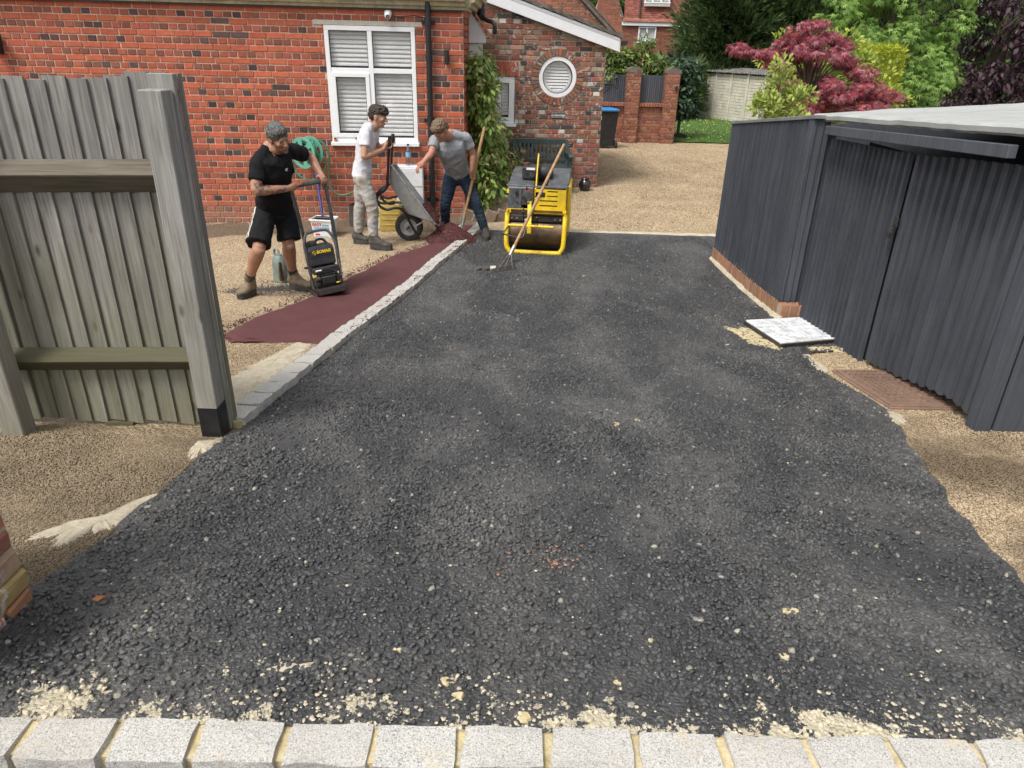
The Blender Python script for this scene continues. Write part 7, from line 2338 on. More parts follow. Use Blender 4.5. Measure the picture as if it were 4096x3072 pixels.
# white chest emblem
from mathutils.bvhtree import BVHTree
bv = BVHTree.FromPolygons([v.co for v in shirt1.data.vertices], [p.vertices for p in shirt1.data.polygons])
tgt = Vector((-1.955, 6.16, .535))
hit = bv.find_nearest(tgt)
nrm = hit[1].normalized(); xx = Vector((0, 0, 1)).cross(nrm).normalized(); yy = nrm.cross(xx)
for body_, size, dx in (('C', .026, -.012), ('K', .034, .004)):
    o = link('emblem', text_mesh('emblem', body_, size, M['letter_white'], .0006, bold=.0008), r1)
    o.matrix_parent_inverse = Matrix.Translation(-r1.location); o.matrix_basis = frame_matrix(hit[0] + nrm * .006 + xx * dx, xx, yy, nrm)

# ---- second worker: white shirt, grey joggers, lifting the barrow handles
J2 = {'head': (-1.566, 8.420, .766), 'neck': (-1.650, 8.420, .662), 'shR': (-1.677, 8.220, .618), 'shL': (-1.690, 8.600, .596), 'chest': (-1.715, 8.400, .490), 'waist': (-1.765, 8.420, .289),
      'pelvis': (-1.790, 8.420, .132), 'hipR': (-1.775, 8.335, .100), 'hipL': (-1.805, 8.510, .085), 'kneeR': (-1.665, 8.290, -.205), 'kneeL': (-1.867, 8.550, -.248),
      'ankR': (-1.680, 8.300, -.560), 'ankL': (-1.917, 8.590, -.590), 'toeR': (-1.452, 8.220, -.67), 'toeL': (-1.775, 8.550, -.72), 'heelR': (-1.722, 8.310, -.69), 'heelL': (-1.982, 8.590, -.72),
      'elR': (-1.692, 8.120, .370), 'wrR': (-1.515, 8.330, .425), 'elL': (-1.640, 8.720, .387), 'wrL': (-1.55, 8.86, .43)}
def col_white(p):
    d = max(0, noise.noise(p * 7 + Vector((4, 0, 0))))
    c = (.60, .60, .65)
    k = min(.45, d * .7) * (1 if p.z < .45 else .4)
    return tuple(lerp(a, b, k) for a, b in zip(c, (.42, .40, .38)))
def col_jog(p):
    d = noise.noise(p * 5) + .5 * noise.noise(p * 14)
    k = max(0, min(1, (d + .2) * 1.6)) * sstep(p.z, -.45, -.05) * (1 if p.x > -1.80 else .5)
    c = tuple(lerp(a, b, .75 * k) for a, b in zip((.38, .37, .35), (.17, .13, .085)))
    if p.z > .155: c = (.02, .02, .03)
    return c
boot_grey = lambda p: tuple(x * (1 + .4 * noise.noise(p * 20)) for x in (.075, .068, .060))
person('young man in white shirt and grey joggers lifting the wheelbarrow handles', J2, .86, (.97, -.12, 0), (.16, 0, 1.0), (.98, -.10, -.14), .96, (.43, .235, .15),
       dict(col=col_white, base=(.6, .6, .64), amp=.006, seed=6), dict(name='joggers', short=False, len=.93, wide=1.12, col=col_jog, amp=.008, f=9, st=1.4),
       dict(col=boot_grey, rise=.03, s=1.0), [(0, -.02, .055, .084, .100, .080), (0, -.058, .015, .076, .062, .070), (0, .060, .078, .072, .050, .044), (0, .030, .098, .070, .070, .036), (.03, .085, .058, .035, .028, .028), (-.03, .085, .058, .035, .028, .028)], (.034, .022, .017),
       {'R': ('grip', (-1.463, 8.47, .475), (.1, 0, 1)), 'L': ('grip', (-1.502, 8.955, .455), (.1, 0, 1))}, sleeve=.55, chest_b=.110, belly=.088, hair_amp=.008)

# ---- third worker: grey shirt and jeans, steadying the lute
J3 = {'head': (-.880, 8.500, .630), 'neck': (-.815, 8.690, .560), 'shR': (-.969, 8.720, .497), 'shL': (-.613, 8.800, .522), 'chest': (-.789, 8.780, .395), 'waist': (-.756, 8.950, .205),
      'pelvis': (-.737, 9.050, .056), 'hipR': (-.820, 8.990, .015), 'hipL': (-.650, 9.040, .020), 'kneeR': (-.885, 8.950, -.294), 'kneeL': (-.504, 8.920, -.255), 'ankR': (-.905, 9.100, -.60), 'ankL': (-.391, 8.900, -.58),
      'toeR': (-1.000, 8.98, -.68), 'toeL': (-.362, 8.700, -.66), 'heelR': (-.88, 9.17, -.69), 'heelL': (-.385, 8.965, -.66), 'elR': (-1.002, 8.580, .362), 'wrR': (-1.085, 8.500, .281), 'elL': (-.534, 8.860, .331), 'wrL': (-.548, 8.830, .150)}
def col_grey(p):
    d = noise.noise(p * 6 + Vector((0, 7, 0)))
    k = max(0, min(1, d * 1.3))
    return tuple(lerp(a, b, k * .5) for a, b in zip((.285, .295, .31), (.19, .20, .215)))
def col_jean(p):
    k = max(0, noise.noise(p * 8))
    return tuple(lerp(a, b, k) for a, b in zip((.020, .032, .052), (.050, .068, .090)))
boot_dark = lambda p: tuple(x * (1 + .4 * noise.noise(p * 20)) for x in (.055, .050, .046))
lh = Vector((-.408, 9.0, .611)).lerp(Vector((-.651, 8.83, -.44)), .52)
person('man in grey shirt and dark jeans leaning over the red heap with a lute', J3, .92, (-.45, -.85, -.2), (-.35, -.62, .75), (-.35, -.55, -.78), .98, (.42, .20, .135),
       dict(col=col_grey, base=(.28, .29, .31), amp=.007, seed=9), dict(name='jeans', short=False, len=.97, wide=1.0, col=col_jean, mat=DENIM, amp=.006, f=13, st=1.7),
       dict(col=boot_dark, rise=.02, s=1.0), [(0, -.018, .050, .085, .100, .080), (0, -.055, .01, .078, .062, .070), (0, .052, .082, .070, .052, .044), (0, .0, .105, .064, .075, .036)], (.16, .105, .062),
       {'R': ('open', (-1.118, 8.465, .250), (-.62, -.30, -.62), (.35, .1, -.85)), 'L': ('grip', lh, (.225, .158, .973))}, sleeve=.58, chest_b=.135, belly=.135, hair_amp=.010)

# ------------------------------------------------------------------ foliage tools
def leaf_mesh(name, pos, d, nrm, size, col, shape, mat):
    """one mesh of many separate leaves. d: pointing direction, nrm: approx normal, arrays (N,3)"""
    n = len(pos)
    d = d / np.linalg.norm(d, axis=1, keepdims=True)
    s = np.cross(d, nrm); s /= np.linalg.norm(s, axis=1, keepdims=True) + 1e-9
    u = np.cross(s, d)
    size = size[:, None]
    if shape == 'leaf':
        T = [(0, 0, 0), (.30, .22, .02), (.62, .20, 0), (1, 0, -.10), (.62, -.20, 0), (.30, -.22, .02)]
        F = [(0, 1, 2, 5), (5, 2, 4, 5), (2, 3, 4)]
        F = [(0, 1, 5), (1, 2, 4, 5), (2, 3, 4)]
    elif shape == 'blade':
        T = [(0, .0, 0), (.4, .10, .02), (1, 0, -.03), (.4, -.10, .02)]
        F = [(0, 1, 2, 3)]
    elif shape == 'palm':
        T = [(0, 0, 0)]; F = []
        for k, (a, L) in enumerate(((-1.5, .55), (-.75, .85), (0, 1.0), (.75, .85), (1.5, .55))):
            c, s_ = math.cos(a), math.sin(a); w = .085
            i = len(T)
            T += [(.4 * L * c - w * s_, .4 * L * s_ + w * c, .0), (L * c, L * s_, -.12), (.4 * L * c + w * s_, .4 * L * s_ - w * c, .0)]
            F.append((0, i + 2, i + 1, i))
    m = len(T)
    V = np.zeros((n, m, 3), np.float32)
    for k, (a, b, c) in enumerate(T): V[:, k] = pos + size * (d * a + s * b + u * c)
    me = bpy.data.meshes.new(name)
    nf = len(F)
    loops = np.concatenate([np.array(f) for f in F]); lens = np.array([len(f) for f in F])
    L = (loops[None, :] + (np.arange(n) * m)[:, None]).ravel()
    me.vertices.add(n * m); me.vertices.foreach_set('co', V.ravel())
    me.loops.add(len(L)); me.loops.foreach_set('vertex_index', L.astype(np.int32))
    st = np.tile(np.concatenate([[0], np.cumsum(lens)[:-1]]), n) + np.repeat(np.arange(n) * lens.sum(), nf)
    me.polygons.add(n * nf); me.polygons.foreach_set('loop_start', st.astype(np.int32))
    me.update(calc_edges=True)
    at = me.color_attributes.new('Col', 'FLOAT_COLOR', 'POINT')
    C = np.ones((n, m, 4), np.float32); C[:, :, :3] = col[:, None, :]
    at.data.foreach_set('color', C.ravel())
    me.materials.append(mat)
    return me

def unit(n, rg): 
    v = rg.normal(size=(n, 3)); return v / np.linalg.norm(v, axis=1, keepdims=True)

def pick_cols(n, rg, pal, jitter=.2):
    pal = np.array(pal)
    c = pal[rg.integers(0, len(pal), n)]
    return np.clip(c * (1 + rg.uniform(-jitter, jitter, (n, 1))), .002, 1)

def clumps(centres, radii, per, rg, flat=.7, out=None):
    """leaf positions in clumps, pushed to the outside of each clump"""
    P_, D_ = [], []
    for c, r in zip(centres, radii):
        v = unit(per, rg); q_ = r * rg.uniform(.25, 1, (per, 1)) ** .5
        p = v * q_ * np.array([1, 1, flat])
        P_.append(np.array(c) + p); D_.append(v)
    return np.concatenate(P_), np.concatenate(D_)

def plant(name, loc, label, cat, leaves, twigs, group=None, crown='crown', stem='trunk', bark='bark'):
    t = thing(name, loc, label, cat, 0, group)
    o = link(crown, leaves, t); o.matrix_parent_inverse = Matrix.Translation(-Vector(loc))
    mb = MB()
    for path, r0_, r1_ in twigs:
        path = curve(path, 4) if len(path) > 2 else [Vector(p) for p in path]
        m = len(path); mb.tube(path, [lerp(r0_, r1_, i / (m - 1)) for i in range(m)], 7)
    o = mb.build(stem, M[bark], t, smooth=True); o.matrix_parent_inverse = Matrix.Translation(-Vector(loc))
    return t

# ------------------------------------------------------------------ lawn, shed, garden wall
sheet('lawn', lambda y: [3.2 + (i * .45) for i in range(40)], seq(19.95, 34, .5), .03, M['lawn'], wav=.02)
rg = np.random.default_rng(5)
n = 26000
px_, py_ = rg.uniform(3.6, 13, n), 19.98 + 11 * rg.random(n) ** 1.5
gz_ = np.array([g(a, b) for a, b in zip(px_, py_)]) + .03
dirs = np.stack([rg.normal(size=n) * .35, rg.normal(size=n) * .35, np.ones(n)], 1)
o = link('grass', leaf_mesh('grass', np.stack([px_, py_, gz_], 1), dirs, unit(n, rg), rg.uniform(.03, .085, n), pick_cols(n, rg, [(.10, .20, .03), (.14, .25, .04), (.07, .15, .022), (.17, .27, .06)]), 'blade', M['leaf']))
tag(o, 'short green grass of the lawn before the concrete shed', 'grass', kind='stuff')
n = 260
px_, py_ = rg.uniform(3.8, 9, n), 20.2 + 7.5 * rg.random(n)
gz_ = np.array([g(a, b) for a, b in zip(px_, py_)]) + .09
o = link('daisies', leaf_mesh('daisies', np.stack([px_, py_, gz_], 1), np.tile([1., 0, .1], (n, 1)) + unit(n, rg) * .3, np.tile([0., -.5, .8], (n, 1)), rg.uniform(.03, .05, n), pick_cols(n, rg, [(.75, .75, .68), (.75, .62, .12)]), 'palm', M['leaf']))
tag(o, 'white and yellow daisies dotted over the lawn', 'flowers', kind='stuff')

gw = thing('garden_wall', (3.0, 19.7, g(3, 19.7)), 'red brick garden wall with piers and dark slatted panels beyond the gravel', 'wall')
gpi = Matrix.Translation(-gw.location)
def in_g(mbx, name, mat, **kw):
    o = mbx.build(name, M[mat], gw, **kw); o.matrix_parent_inverse = gpi
    return o
GY = 19.75
mb = MB()
mb.box((1.7, GY + .12, -.28), (2.1, .20, .98)); mb.box((3.42, GY + .12, -.28), (.66, .20, .98))
for x in (2.915, 3.90): mb.box((x, GY + .04, .11), (.345, .345, 1.78))
in_g(mb, 'mortar', 'mortar_tan')
def pal_gw(it, r, p): return jit(r.choice([(.25, .095, .06), (.20, .08, .052), (.17, .075, .055), (.27, .12, .075)]), r, .2)
kids = set(gw.children)
for s0, L, n_, O in ((0, 1.09, 60, (2.74, GY + .018)), (0, .64, 90, (3.73, GY + .018))): brick_wall(gw, O, (-1, 0), (0, -1), L if O[0] < 3 else L, -.86, .17, pal_gw, ('brick_s', 'brick_j'), nsingle=n_, joint=.011, D=.012)
for xr in (3.09, 4.075):
    brick_wall(gw, (xr, GY - .135), (-1, 0), (0, -1), .35, -.86, .98, pal_gw, ('brick_s', 'brick_j'), nsingle=75, joint=.011, D=.012)
    brick_wall(gw, (xr - .35 if xr < 3.5 else xr - .35, GY + .2), (0, -1), (-1, 0), .35, -.86, .98, pal_gw, ('brick_s', 'brick_j'), only_joined=True, joint=.011, D=.012)
for o in gw.children:
    if o not in kids: o.matrix_parent_inverse = gpi
for x0, x1 in ((1.6, 2.72), (3.10, 3.72)):
    x = x0
    while x < x1:
        mb = MB(); mb.box((x + .03, GY + .02, .205), (.062, .22, .085)); o = in_g(mb, 'coping_brick', 'brick_s', bevel=.004); o.color = (*jit((.28, .11, .07), rf, .2), 1)
        x += .073
    x = x0
    while x < x1:
        w = .052
        mb = MB(); mb.box((x + w / 2, GY + .05 + rf.uniform(-.004, .004), .575), (w * .78, .03, .66 + rf.uniform(-.01, .01))); in_g(mb, 'fence_slat', 'dark_wood')
        x += w
    mb = MB(); mb.box(((x0 + x1) / 2, GY + .10, .575), (x1 - x0, .04, .64)); in_g(mb, 'fence_back', 'dark_wood')
for x in (2.915, 3.90):
    mb = MB()
    for k in range(2):
        yy0 = GY - .15 + k * .19
        mb.prism([(x + .20 * math.cos(a) , yy0, .995 + .10 * math.sin(a)) for a in seq(0, math.pi, math.pi / 10)] + [(x - .2, yy0, .965), (x + .2, yy0, .965)], (0, .182, 0))
    in_g(mb, 'cap_stone', 'roof_tile')
mb = MB(); mb.box((4.0, GY - .18, .62), (.06, .03, .10)); tag(wpart(mb, 'letter_box', 'black_plastic', thing('wall_box', (4.0, GY - .18, .62), 'small black box fixed to the end pier of the garden wall', 'box')), None)

t = thing('basket_bracket', (1.42, 13.6, .9), 'black iron hanging bracket on the side of the old annexe', 'bracket')
mb = MB(); mb.tube([(1.425, 13.6, .93), (1.72, 13.6, .93)], .008, 7); mb.tube(curve([(1.72, 13.6, .93), (1.75, 13.6, .90), (1.72, 13.6, .87), (1.695, 13.6, .90)], 5), .007, 7); mb.tube([(1.425, 13.6, .72), (1.66, 13.6, .925)], .006, 7); wpart(mb, 'iron_arm', 'black_iron', t)
t = thing('lawn_sign', (4.45, 20.75, g(4.4, 20.7)), 'small dark arched nameplate standing in the grass by the pier', 'sign', R(-4))
mb = MB(); mb.prism([(-.20, 0, .05), (.20, 0, .05), (.20, 0, .12), (.12, 0, .14), (.06, 0, .17), (-.06, 0, .17), (-.12, 0, .14), (-.20, 0, .12)], (0, .02, 0)); part(mb, 'plate', 'black_iron', t)
mb = MB(); mb.box((-.12, .01, .04), (.02, .02, .12)); mb.box((.12, .01, .04), (.02, .02, .12)); part(mb, 'stake', 'black_iron', t)

cs = thing('concrete_shed', (7.4, 26.8, g(7.4, 26.8)), 'pale sectional concrete garage with mossy corrugated roof on the lawn', 'shed')
A_, B_ = Vector((6.72, 28.5, 0)), Vector((8.08, 25.35, 0))
du = (B_ - A_).normalized(); dn = Vector((-du.y, du.x, 0));
if dn.dot(Vector((0, 0, 0)) - A_) < 0: dn = -dn
Ls = (B_ - A_).length
zb = -.80
def cpt(s, z, d=0): return A_ + du * s + dn * d + Vector((0, 0, z))
for k in range(4):
    s0, s1 = k * Ls / 4 + .05, (k + 1) * Ls / 4 - .05
    nb = 16
    for j in range(nb):
        z0, z1 = zb + .02 + j * 1.56 / nb, zb + .02 + (j + 1) * 1.56 / nb - .008
        mb = MB(); q = [cpt(s0, z0, 0), cpt(s1, z0, 0), cpt(s1, z0, -.05), cpt(s0, z0, -.05)]
        mb.add(q + [p + Vector((0, 0, z1 - z0)) for p in q], [(0, 1, 2, 3), (4, 5, 6, 7), (0, 1, 5, 4), (1, 2, 6, 5), (2, 3, 7, 6), (3, 0, 4, 7)])
        wpart(mb, 'panel', 'concrete', cs, bevel=.008)
for k in range(5):
    s = k * Ls / 4
    mb = MB(); q = [cpt(s - .045, zb, .035), cpt(s + .045, zb, .035), cpt(s + .045, zb, -.05), cpt(s - .045, zb, -.05)]
    mb.add(q + [p + Vector((0, 0, 1.62)) for p in q], [(0, 1, 2, 3), (4, 5, 6, 7), (0, 1, 5, 4), (1, 2, 6, 5), (2, 3, 7, 6), (3, 0, 4, 7)])
    wpart(mb, 'post', 'concrete', cs, bevel=.006)
bk = -dn
W_ = 2.6
def gpt(s, w, z): return A_ + du * s + bk * w + Vector((0, 0, z))
mb = MB()
mb.add([gpt(Ls, .0, zb), gpt(Ls, .16, zb), gpt(Ls, .16, .8), gpt(Ls, .0, .8)], [(0, 1, 2, 3)]); mb.add([gpt(Ls, W_ - .16, zb), gpt(Ls, W_, zb), gpt(Ls, W_, .8), gpt(Ls, W_ - .16, .8)], [(0, 1, 2, 3)])
mb.add([gpt(Ls, .0, .62), gpt(Ls, W_, .62), gpt(Ls, W_, .85), gpt(Ls, W_ / 2, .92), gpt(Ls, 0, .82)], [(0, 1, 2, 3, 4)])
mb.add([gpt(0, 0, zb), gpt(0, W_, zb), gpt(0, W_, .82), gpt(0, 0, .82)], [(0, 1, 2, 3)]); mb.add([gpt(0, W_, zb), gpt(Ls, W_, zb), gpt(Ls, W_, .82), gpt(0, W_, .82)], [(0, 1, 2, 3)])
wpart(mb, 'gable', 'concrete', cs)
mb = MB(); rows = []
for i in range(0, 120):
    s = -.15 + (Ls + .3) * i / 119
    dz = .022 * math.sin(i * 1.57)
    rows.append([gpt(s, -.12, .83 + dz), gpt(s, W_ / 2, .94 + dz), gpt(s, W_ + .12, .83 + dz)])
mb.rings(rows, caps=False, closed=False); wpart(mb, 'roof_sheet', 'asbestos', cs)
mb = MB(); mb.box(gpt(Ls * .5, W_ * .5, zb + .03), (2.0, 3.0, .05)); wpart(mb, 'floor', 'dark_room', cs)

# ------------------------------------------------------------------ houses beyond
def tiled(parent, pi, P, W, H, tw, th, mat, nsingle, tint):
    """P(u, v) in metres up a slope -> point; overlapping tiles"""
    items = []
    r = random.Random(3); row = 0; v = 0
    while v < H:
        u = -(tw / 2 if row % 2 else 0)
        while u < W:
            a, b = max(0, u), min(W, u + tw)
            if b - a > .03: items.append((a + .003, b - .003, v, min(H, v + th * 1.15)))
            u += tw
        v += th; row += 1
    nrm_ = (P(1, 0) - P(0, 0)).cross(P(0, 1) - P(0, 0)).normalized()
    if nrm_.y > 0: nrm_ = -nrm_
    vis = [(in_view(P((i[0] + i[1]) / 2, i[2])) or 1e9) for i in items]
    order = sorted(range(len(items)), key=lambda k: vis[k])
    sg = set(k for k in order[:nsingle] if vis[k] < 1e8)
    J_ = MB()
    for k, (a, b, v0, v1) in enumerate(items):
        lift = nrm_ * (.022 + r.uniform(0, .008)); lo = nrm_ * .003
        q = [P(a, v0) + lo, P(b, v0) + lo, P(b, v1) + lo, P(a, v1) + lo, P(a, v0) + lift, P(b, v0) + lift, P(b, v1) + lo * 2, P(a, v1) + lo * 2]
        fs = [(4, 5, 6, 7), (0, 1, 5, 4), (1, 2, 6, 5), (3, 0, 4, 7)]
        c = jit(r.choice(tint), r, .2)
        if k in sg:
            o = MB().add(q, fs).build('tile', M['brick_s'], parent); o.matrix_parent_inverse = pi; o.color = (*c, 1)
        else: J_.add(q, fs, c)
    me = J_.mesh('tiling', M['brick_j']); o = link('tiling', me, parent); o.matrix_parent_inverse = pi; o['kind'] = 'stuff'

fh = thing('far_house', (8.5, 43, -.8), 'distant brick house with steep red tiled roof and white windows', 'house')
hpi = Matrix.Translation(-fh.location)
HX0, HX1, HY = 5.36, 12.5, 42.0
EV = 2.66
mb = MB(); mb.box(((HX0 + HX1) / 2, HY + 2.1, (EV - .9) / 2 + .0), (HX1 - HX0, 4, EV + .9))
mb.add([(3.35, 43.4, -.9), (HX0, HY + .02, -.9), (HX0, HY + .02, 2.72), (4.72, 42.56, 4.6), (4.38, 42.8, 4.6), (3.35, 43.4, 1.6)], [(0, 1, 2, 3, 4, 5)])
wpart(mb, 'wall', 'mortar_tan', fh)
def pal_far(it, r, p): return jit(r.choice([(.24, .10, .065), (.28, .11, .07), (.19, .09, .065)]), r, .2)
FW = (6.22, 7.16, 1.78, 2.56)
kids = set(fh.children)
brick_wall(fh, (HX1, HY), (-1, 0), (0, -1), HX1 - HX0, -.3, EV - .06, pal_far, ('brick_s', 'brick_j'), holes=[(HX1 - FW[1], HX1 - FW[0], FW[2], FW[3])], joint=.012, D=.012, nsingle=200)
gd = Vector((HX0 - 3.35, HY + .02 - 43.4, 0)); gl = gd.length; gd.normalize()
def keep_g(c, zc):
    t_ = c / gl                                  # 0 at the front corner
    return zc < 2.72 + t_ * 6.5 - 0.0 and zc < 4.6 and zc < 1.6 + (1 - t_) * 5.8
brick_wall(fh, (HX0, HY + .02), (-gd.x, -gd.y), (gd.y, -gd.x), gl, -.3, 4.6, pal_far, ('brick_s', 'brick_j'), joint=.012, D=.012, keep=keep_g, nsingle=100)
for o in fh.children:
    if o not in kids: o.matrix_parent_inverse = hpi
mb = MB(); mb.box(((HX0 + HX1) / 2, HY - .12, EV + .02), (HX1 - HX0 + .1, .06, .17)); wpart(mb, 'fascia', 'white_paint', fh)
tiled(fh, hpi, lambda u, v: Vector((HX0 - .02 + u, HY - .2 + v * .86, EV + .10 + v * .5)), HX1 - HX0, .42, .165, .10, None, 80, [(.30, .13, .09), (.24, .115, .09), (.34, .17, .12)])
tiled(fh, hpi, lambda u, v: Vector((HX0 + .08 + u, HY + .15 + v * .28, EV + .33 + v * .96)), HX1 - HX0, 2.6, .165, .10, None, 220, [(.24, .085, .065), (.19, .07, .058), (.27, .10, .075)])
mb = MB(); mb.prism([(HX0 - .05, HY + .12, EV + .25), (HX0 + .06, HY + .06, EV + .25), (HX0 + .0 - .62, HY + .62, 4.75), (HX0 - .72, HY + .66, 4.75)], (0, -.05, .02)); wpart(mb, 'verge', 'roof_tile', fh)
mb = MB(); mb.tube([(HX0 + .85, HY - .02, EV + .35), (HX0 + .92, HY + .62, EV + 2.6)], .045, 8); wpart(mb, 'downpipe', 'black_iron', fh)
def far_window(par, x0, x1, z0, z1, y, bars):
    mb = MB(); t_ = .07
    mb.box(((x0 + x1) / 2, y, z1 - t_ / 2), (x1 - x0, .08, t_)); mb.box(((x0 + x1) / 2, y, z0 + t_ / 2), (x1 - x0 + .06, .12, t_)); mb.box((x0 + t_ / 2, y, (z0 + z1) / 2), (t_, .08, z1 - z0 - 2 * t_)); mb.box((x1 - t_ / 2, y, (z0 + z1) / 2), (t_, .08, z1 - z0 - 2 * t_))
    for b in bars: mb.box((b, y, (z0 + z1) / 2), (.09, .075, z1 - z0 - 2 * t_))
    w = wpart(mb, 'window', 'upvc', par)
    mb = MB(); mb.box(((x0 + x1) / 2, y + .02, (z0 + z1) / 2), (x1 - x0 - .1, .01, z1 - z0 - .1)); mb.build('pane', M['glass'], w)
    z = z0 + .1
    while z < z1 - .08:
        mb = MB(); mb.add([(x0 + .07, y + .05, z), (x1 - .07, y + .05, z), (x1 - .07, y + .065, z + .042), (x0 + .07, y + .065, z + .042)], [(0, 1, 2, 3)]); mb.build('slat', M['blind'], w); z += .047
    mb = MB(); mb.box(((x0 + x1) / 2, y + .1, (z0 + z1) / 2), (x1 - x0 - .1, .01, z1 - z0 - .1)); mb.build('unlit_room_sheet', M['dark_room'], w)  # dark sheet standing for the unlit room behind the blinds
far_window(fh, FW[0], FW[1], FW[2], FW[3], HY - .01, [6.68])
far_window(fh, 6.43, 7.75, 3.66, 4.5, HY + .10, [6.86, 7.30])
mb = MB(); mb.box((7.09, HY + .07, 3.58), (1.36, .05, .12)); wpart(mb, 'lead_apron', 'stone', fh)

gh = thing('gable_house', (1.6, 26, -.75), 'brown brick gable with sloping verge rising behind the annexe roof', 'house')
ghi = Matrix.Translation(-gh.location)
mb = MB(); mb.add([(-1.2, 26.2, -.8), (3.02, 26.2, -.8), (3.02, 26.2, 1.85), (1.1, 26.2, 3.6), (-1.2, 26.2, 3.6)], [(0, 1, 2, 3, 4)]); wpart(mb, 'wall', 'mortar_tan', gh)
kids = set(gh.children)
brick_wall(gh, (3.02, 26.2), (-1, 0), (0, -1), 4.0, .8, 3.5, pal_far, ('brick_s', 'brick_j'), joint=.012, D=.012, keep=lambda c, z: z < 1.83 + c * .91, nsingle=300)
for o in gh.children:
    if o not in kids: o.matrix_parent_inverse = ghi
mb = MB(); mb.prism([(3.16, 26.15, 1.80), (3.16, 26.15, 1.92), (1.1, 26.15, 3.80), (1.1, 26.15, 3.66)], (0, -.10, 0)); wpart(mb, 'verge', 'roof_tile', gh)
mb = MB(); mb.prism([(3.20, 26.1, 1.93), (3.20, 26.1, 1.97), (1.1, 26.1, 3.87), (1.1, 26.1, 3.81)], (0, 3, 0)); wpart(mb, 'roof', 'roof_tile', gh)
mb = MB(); mb.box((3.06, 26.02, 1.86), (.16, .14, .20)); wpart(mb, 'eave_box', 'white_paint', gh)

# ------------------------------------------------------------------ trees and shrubs
def conifer(loc, rad, h0, h1, nspray, seed, label):
    r = np.random.default_rng(seed)
    X, Y = loc
    z = r.uniform(h0, h1, nspray); a = r.uniform(0, 2 * np.pi, nspray)
    keep = np.cos(a - math.atan2(-Y, -X)) > -.35
    z, a = z[keep], a[keep]; ns = len(z)
    t_ = (z - h0) / 9.0
    lob = 1 + .16 * np.sin(a * 5 + seed) + .14 * np.sin(z * 2.1 + a * 3 + seed) + .10 * np.sin(z * 5.3 + a * 7)
    rr = rad * (1 - t_ * .55) * lob * r.uniform(.72, 1.04, ns)
    o_ = np.stack([X + rr * np.cos(a), Y + rr * np.sin(a), z], 1)
    outd = np.stack([np.cos(a), np.sin(a), r.uniform(.25, 1.1, ns)], 1)
    m = 20
    pos = np.repeat(o_, m, 0); dd = np.repeat(outd, m, 0)
    al = r.uniform(0, .62, (ns * m, 1))
    dd = dd / np.linalg.norm(dd, axis=1, keepdims=True)
    sp = unit(ns * m, r)
    pos = pos + dd * al + sp * (.13 * (1.1 - al))
    d2 = dd + sp * .55
    size = r.uniform(.12, .32, ns * m)
    depth = np.repeat((rr / (rad * (1 - t_ * .55) * lob)), m)
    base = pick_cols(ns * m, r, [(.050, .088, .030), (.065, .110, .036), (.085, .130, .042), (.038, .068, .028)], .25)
    tip = np.array([.17, .22, .065])  # lit look of the spray tips, put into the leaf colour
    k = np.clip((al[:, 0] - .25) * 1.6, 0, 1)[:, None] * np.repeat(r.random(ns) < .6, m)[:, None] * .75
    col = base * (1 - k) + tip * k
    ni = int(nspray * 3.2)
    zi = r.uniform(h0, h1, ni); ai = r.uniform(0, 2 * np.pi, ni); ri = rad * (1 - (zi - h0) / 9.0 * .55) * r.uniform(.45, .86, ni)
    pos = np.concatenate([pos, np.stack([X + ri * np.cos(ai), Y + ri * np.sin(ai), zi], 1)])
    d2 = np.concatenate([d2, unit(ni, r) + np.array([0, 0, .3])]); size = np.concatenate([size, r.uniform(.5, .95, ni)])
    col = np.concatenate([col, pick_cols(ni, r, [(.020, .036, .016), (.026, .046, .018)], .25)])  # inner leaves coloured darker to give the shade inside the crown
    me = leaf_mesh('crown', pos, d2, unit(len(pos), r), size, col, 'blade', M['leaf'])
    br = [[(X, Y, g(X, Y) - .1), (X + .02, Y, h0 + (h1 - h0) * .5), (X, Y, h1)]]
    tw = [(br[0], rad * .1, .02)] + [([(X, Y, zz), (X + rad * .5 * math.cos(aa), Y + rad * .5 * math.sin(aa), zz + .4)], .05, .015) for zz, aa in zip(np.linspace(.3, h1 - .5, 16), np.arange(16) * 2.4)]
    return plant('conifer_tree', (X, Y, g(X, Y)), label, 'tree', me, tw, 'dark conifers behind the shed')
conifer((8.15, 30.2), 1.85, -.6, 6.5, 4200, 1, 'dark feathery conifer left of the concrete garage, beside the far house')
conifer((10.2, 30.5), 2.0, -.6, 6.5, 4200, 2, 'tall dark conifer directly behind the concrete garage roof')
conifer((12.6, 30.0), 2.2, -.6, 6.5, 3800, 3, 'dark conifer between the garage and the bright green tree')
conifer((5.55, 27.6), .5, -.7, .8, 700, 4, 'low dark conifer bush at the left end of the concrete garage')

def cloud_tree(name, label, loc, centres, radii, per, shape, size, pal, seed, twigs, cat='tree', flat=.7, droop=.4, group=None, bark='bark', outw=.6, crown='crown', stem='trunk'):
    r = np.random.default_rng(seed)
    P_, D_ = clumps(centres, radii, per, r, flat)
    n = len(P_)
    d = D_ * outw + unit(n, r) * .6 + np.array([0, 0, -droop])
    col = pick_cols(n, r, pal, .22)
    nr = D_ * .5 + np.array([0, -.2, 1.0]) + unit(n, r) * .45
    me = leaf_mesh('leaves', P_, d, nr, r.uniform(size * .65, size * 1.2, n), col, shape, M['leaf'])
    return plant(name, loc, label, cat, me, twigs, group, crown, stem, bark)

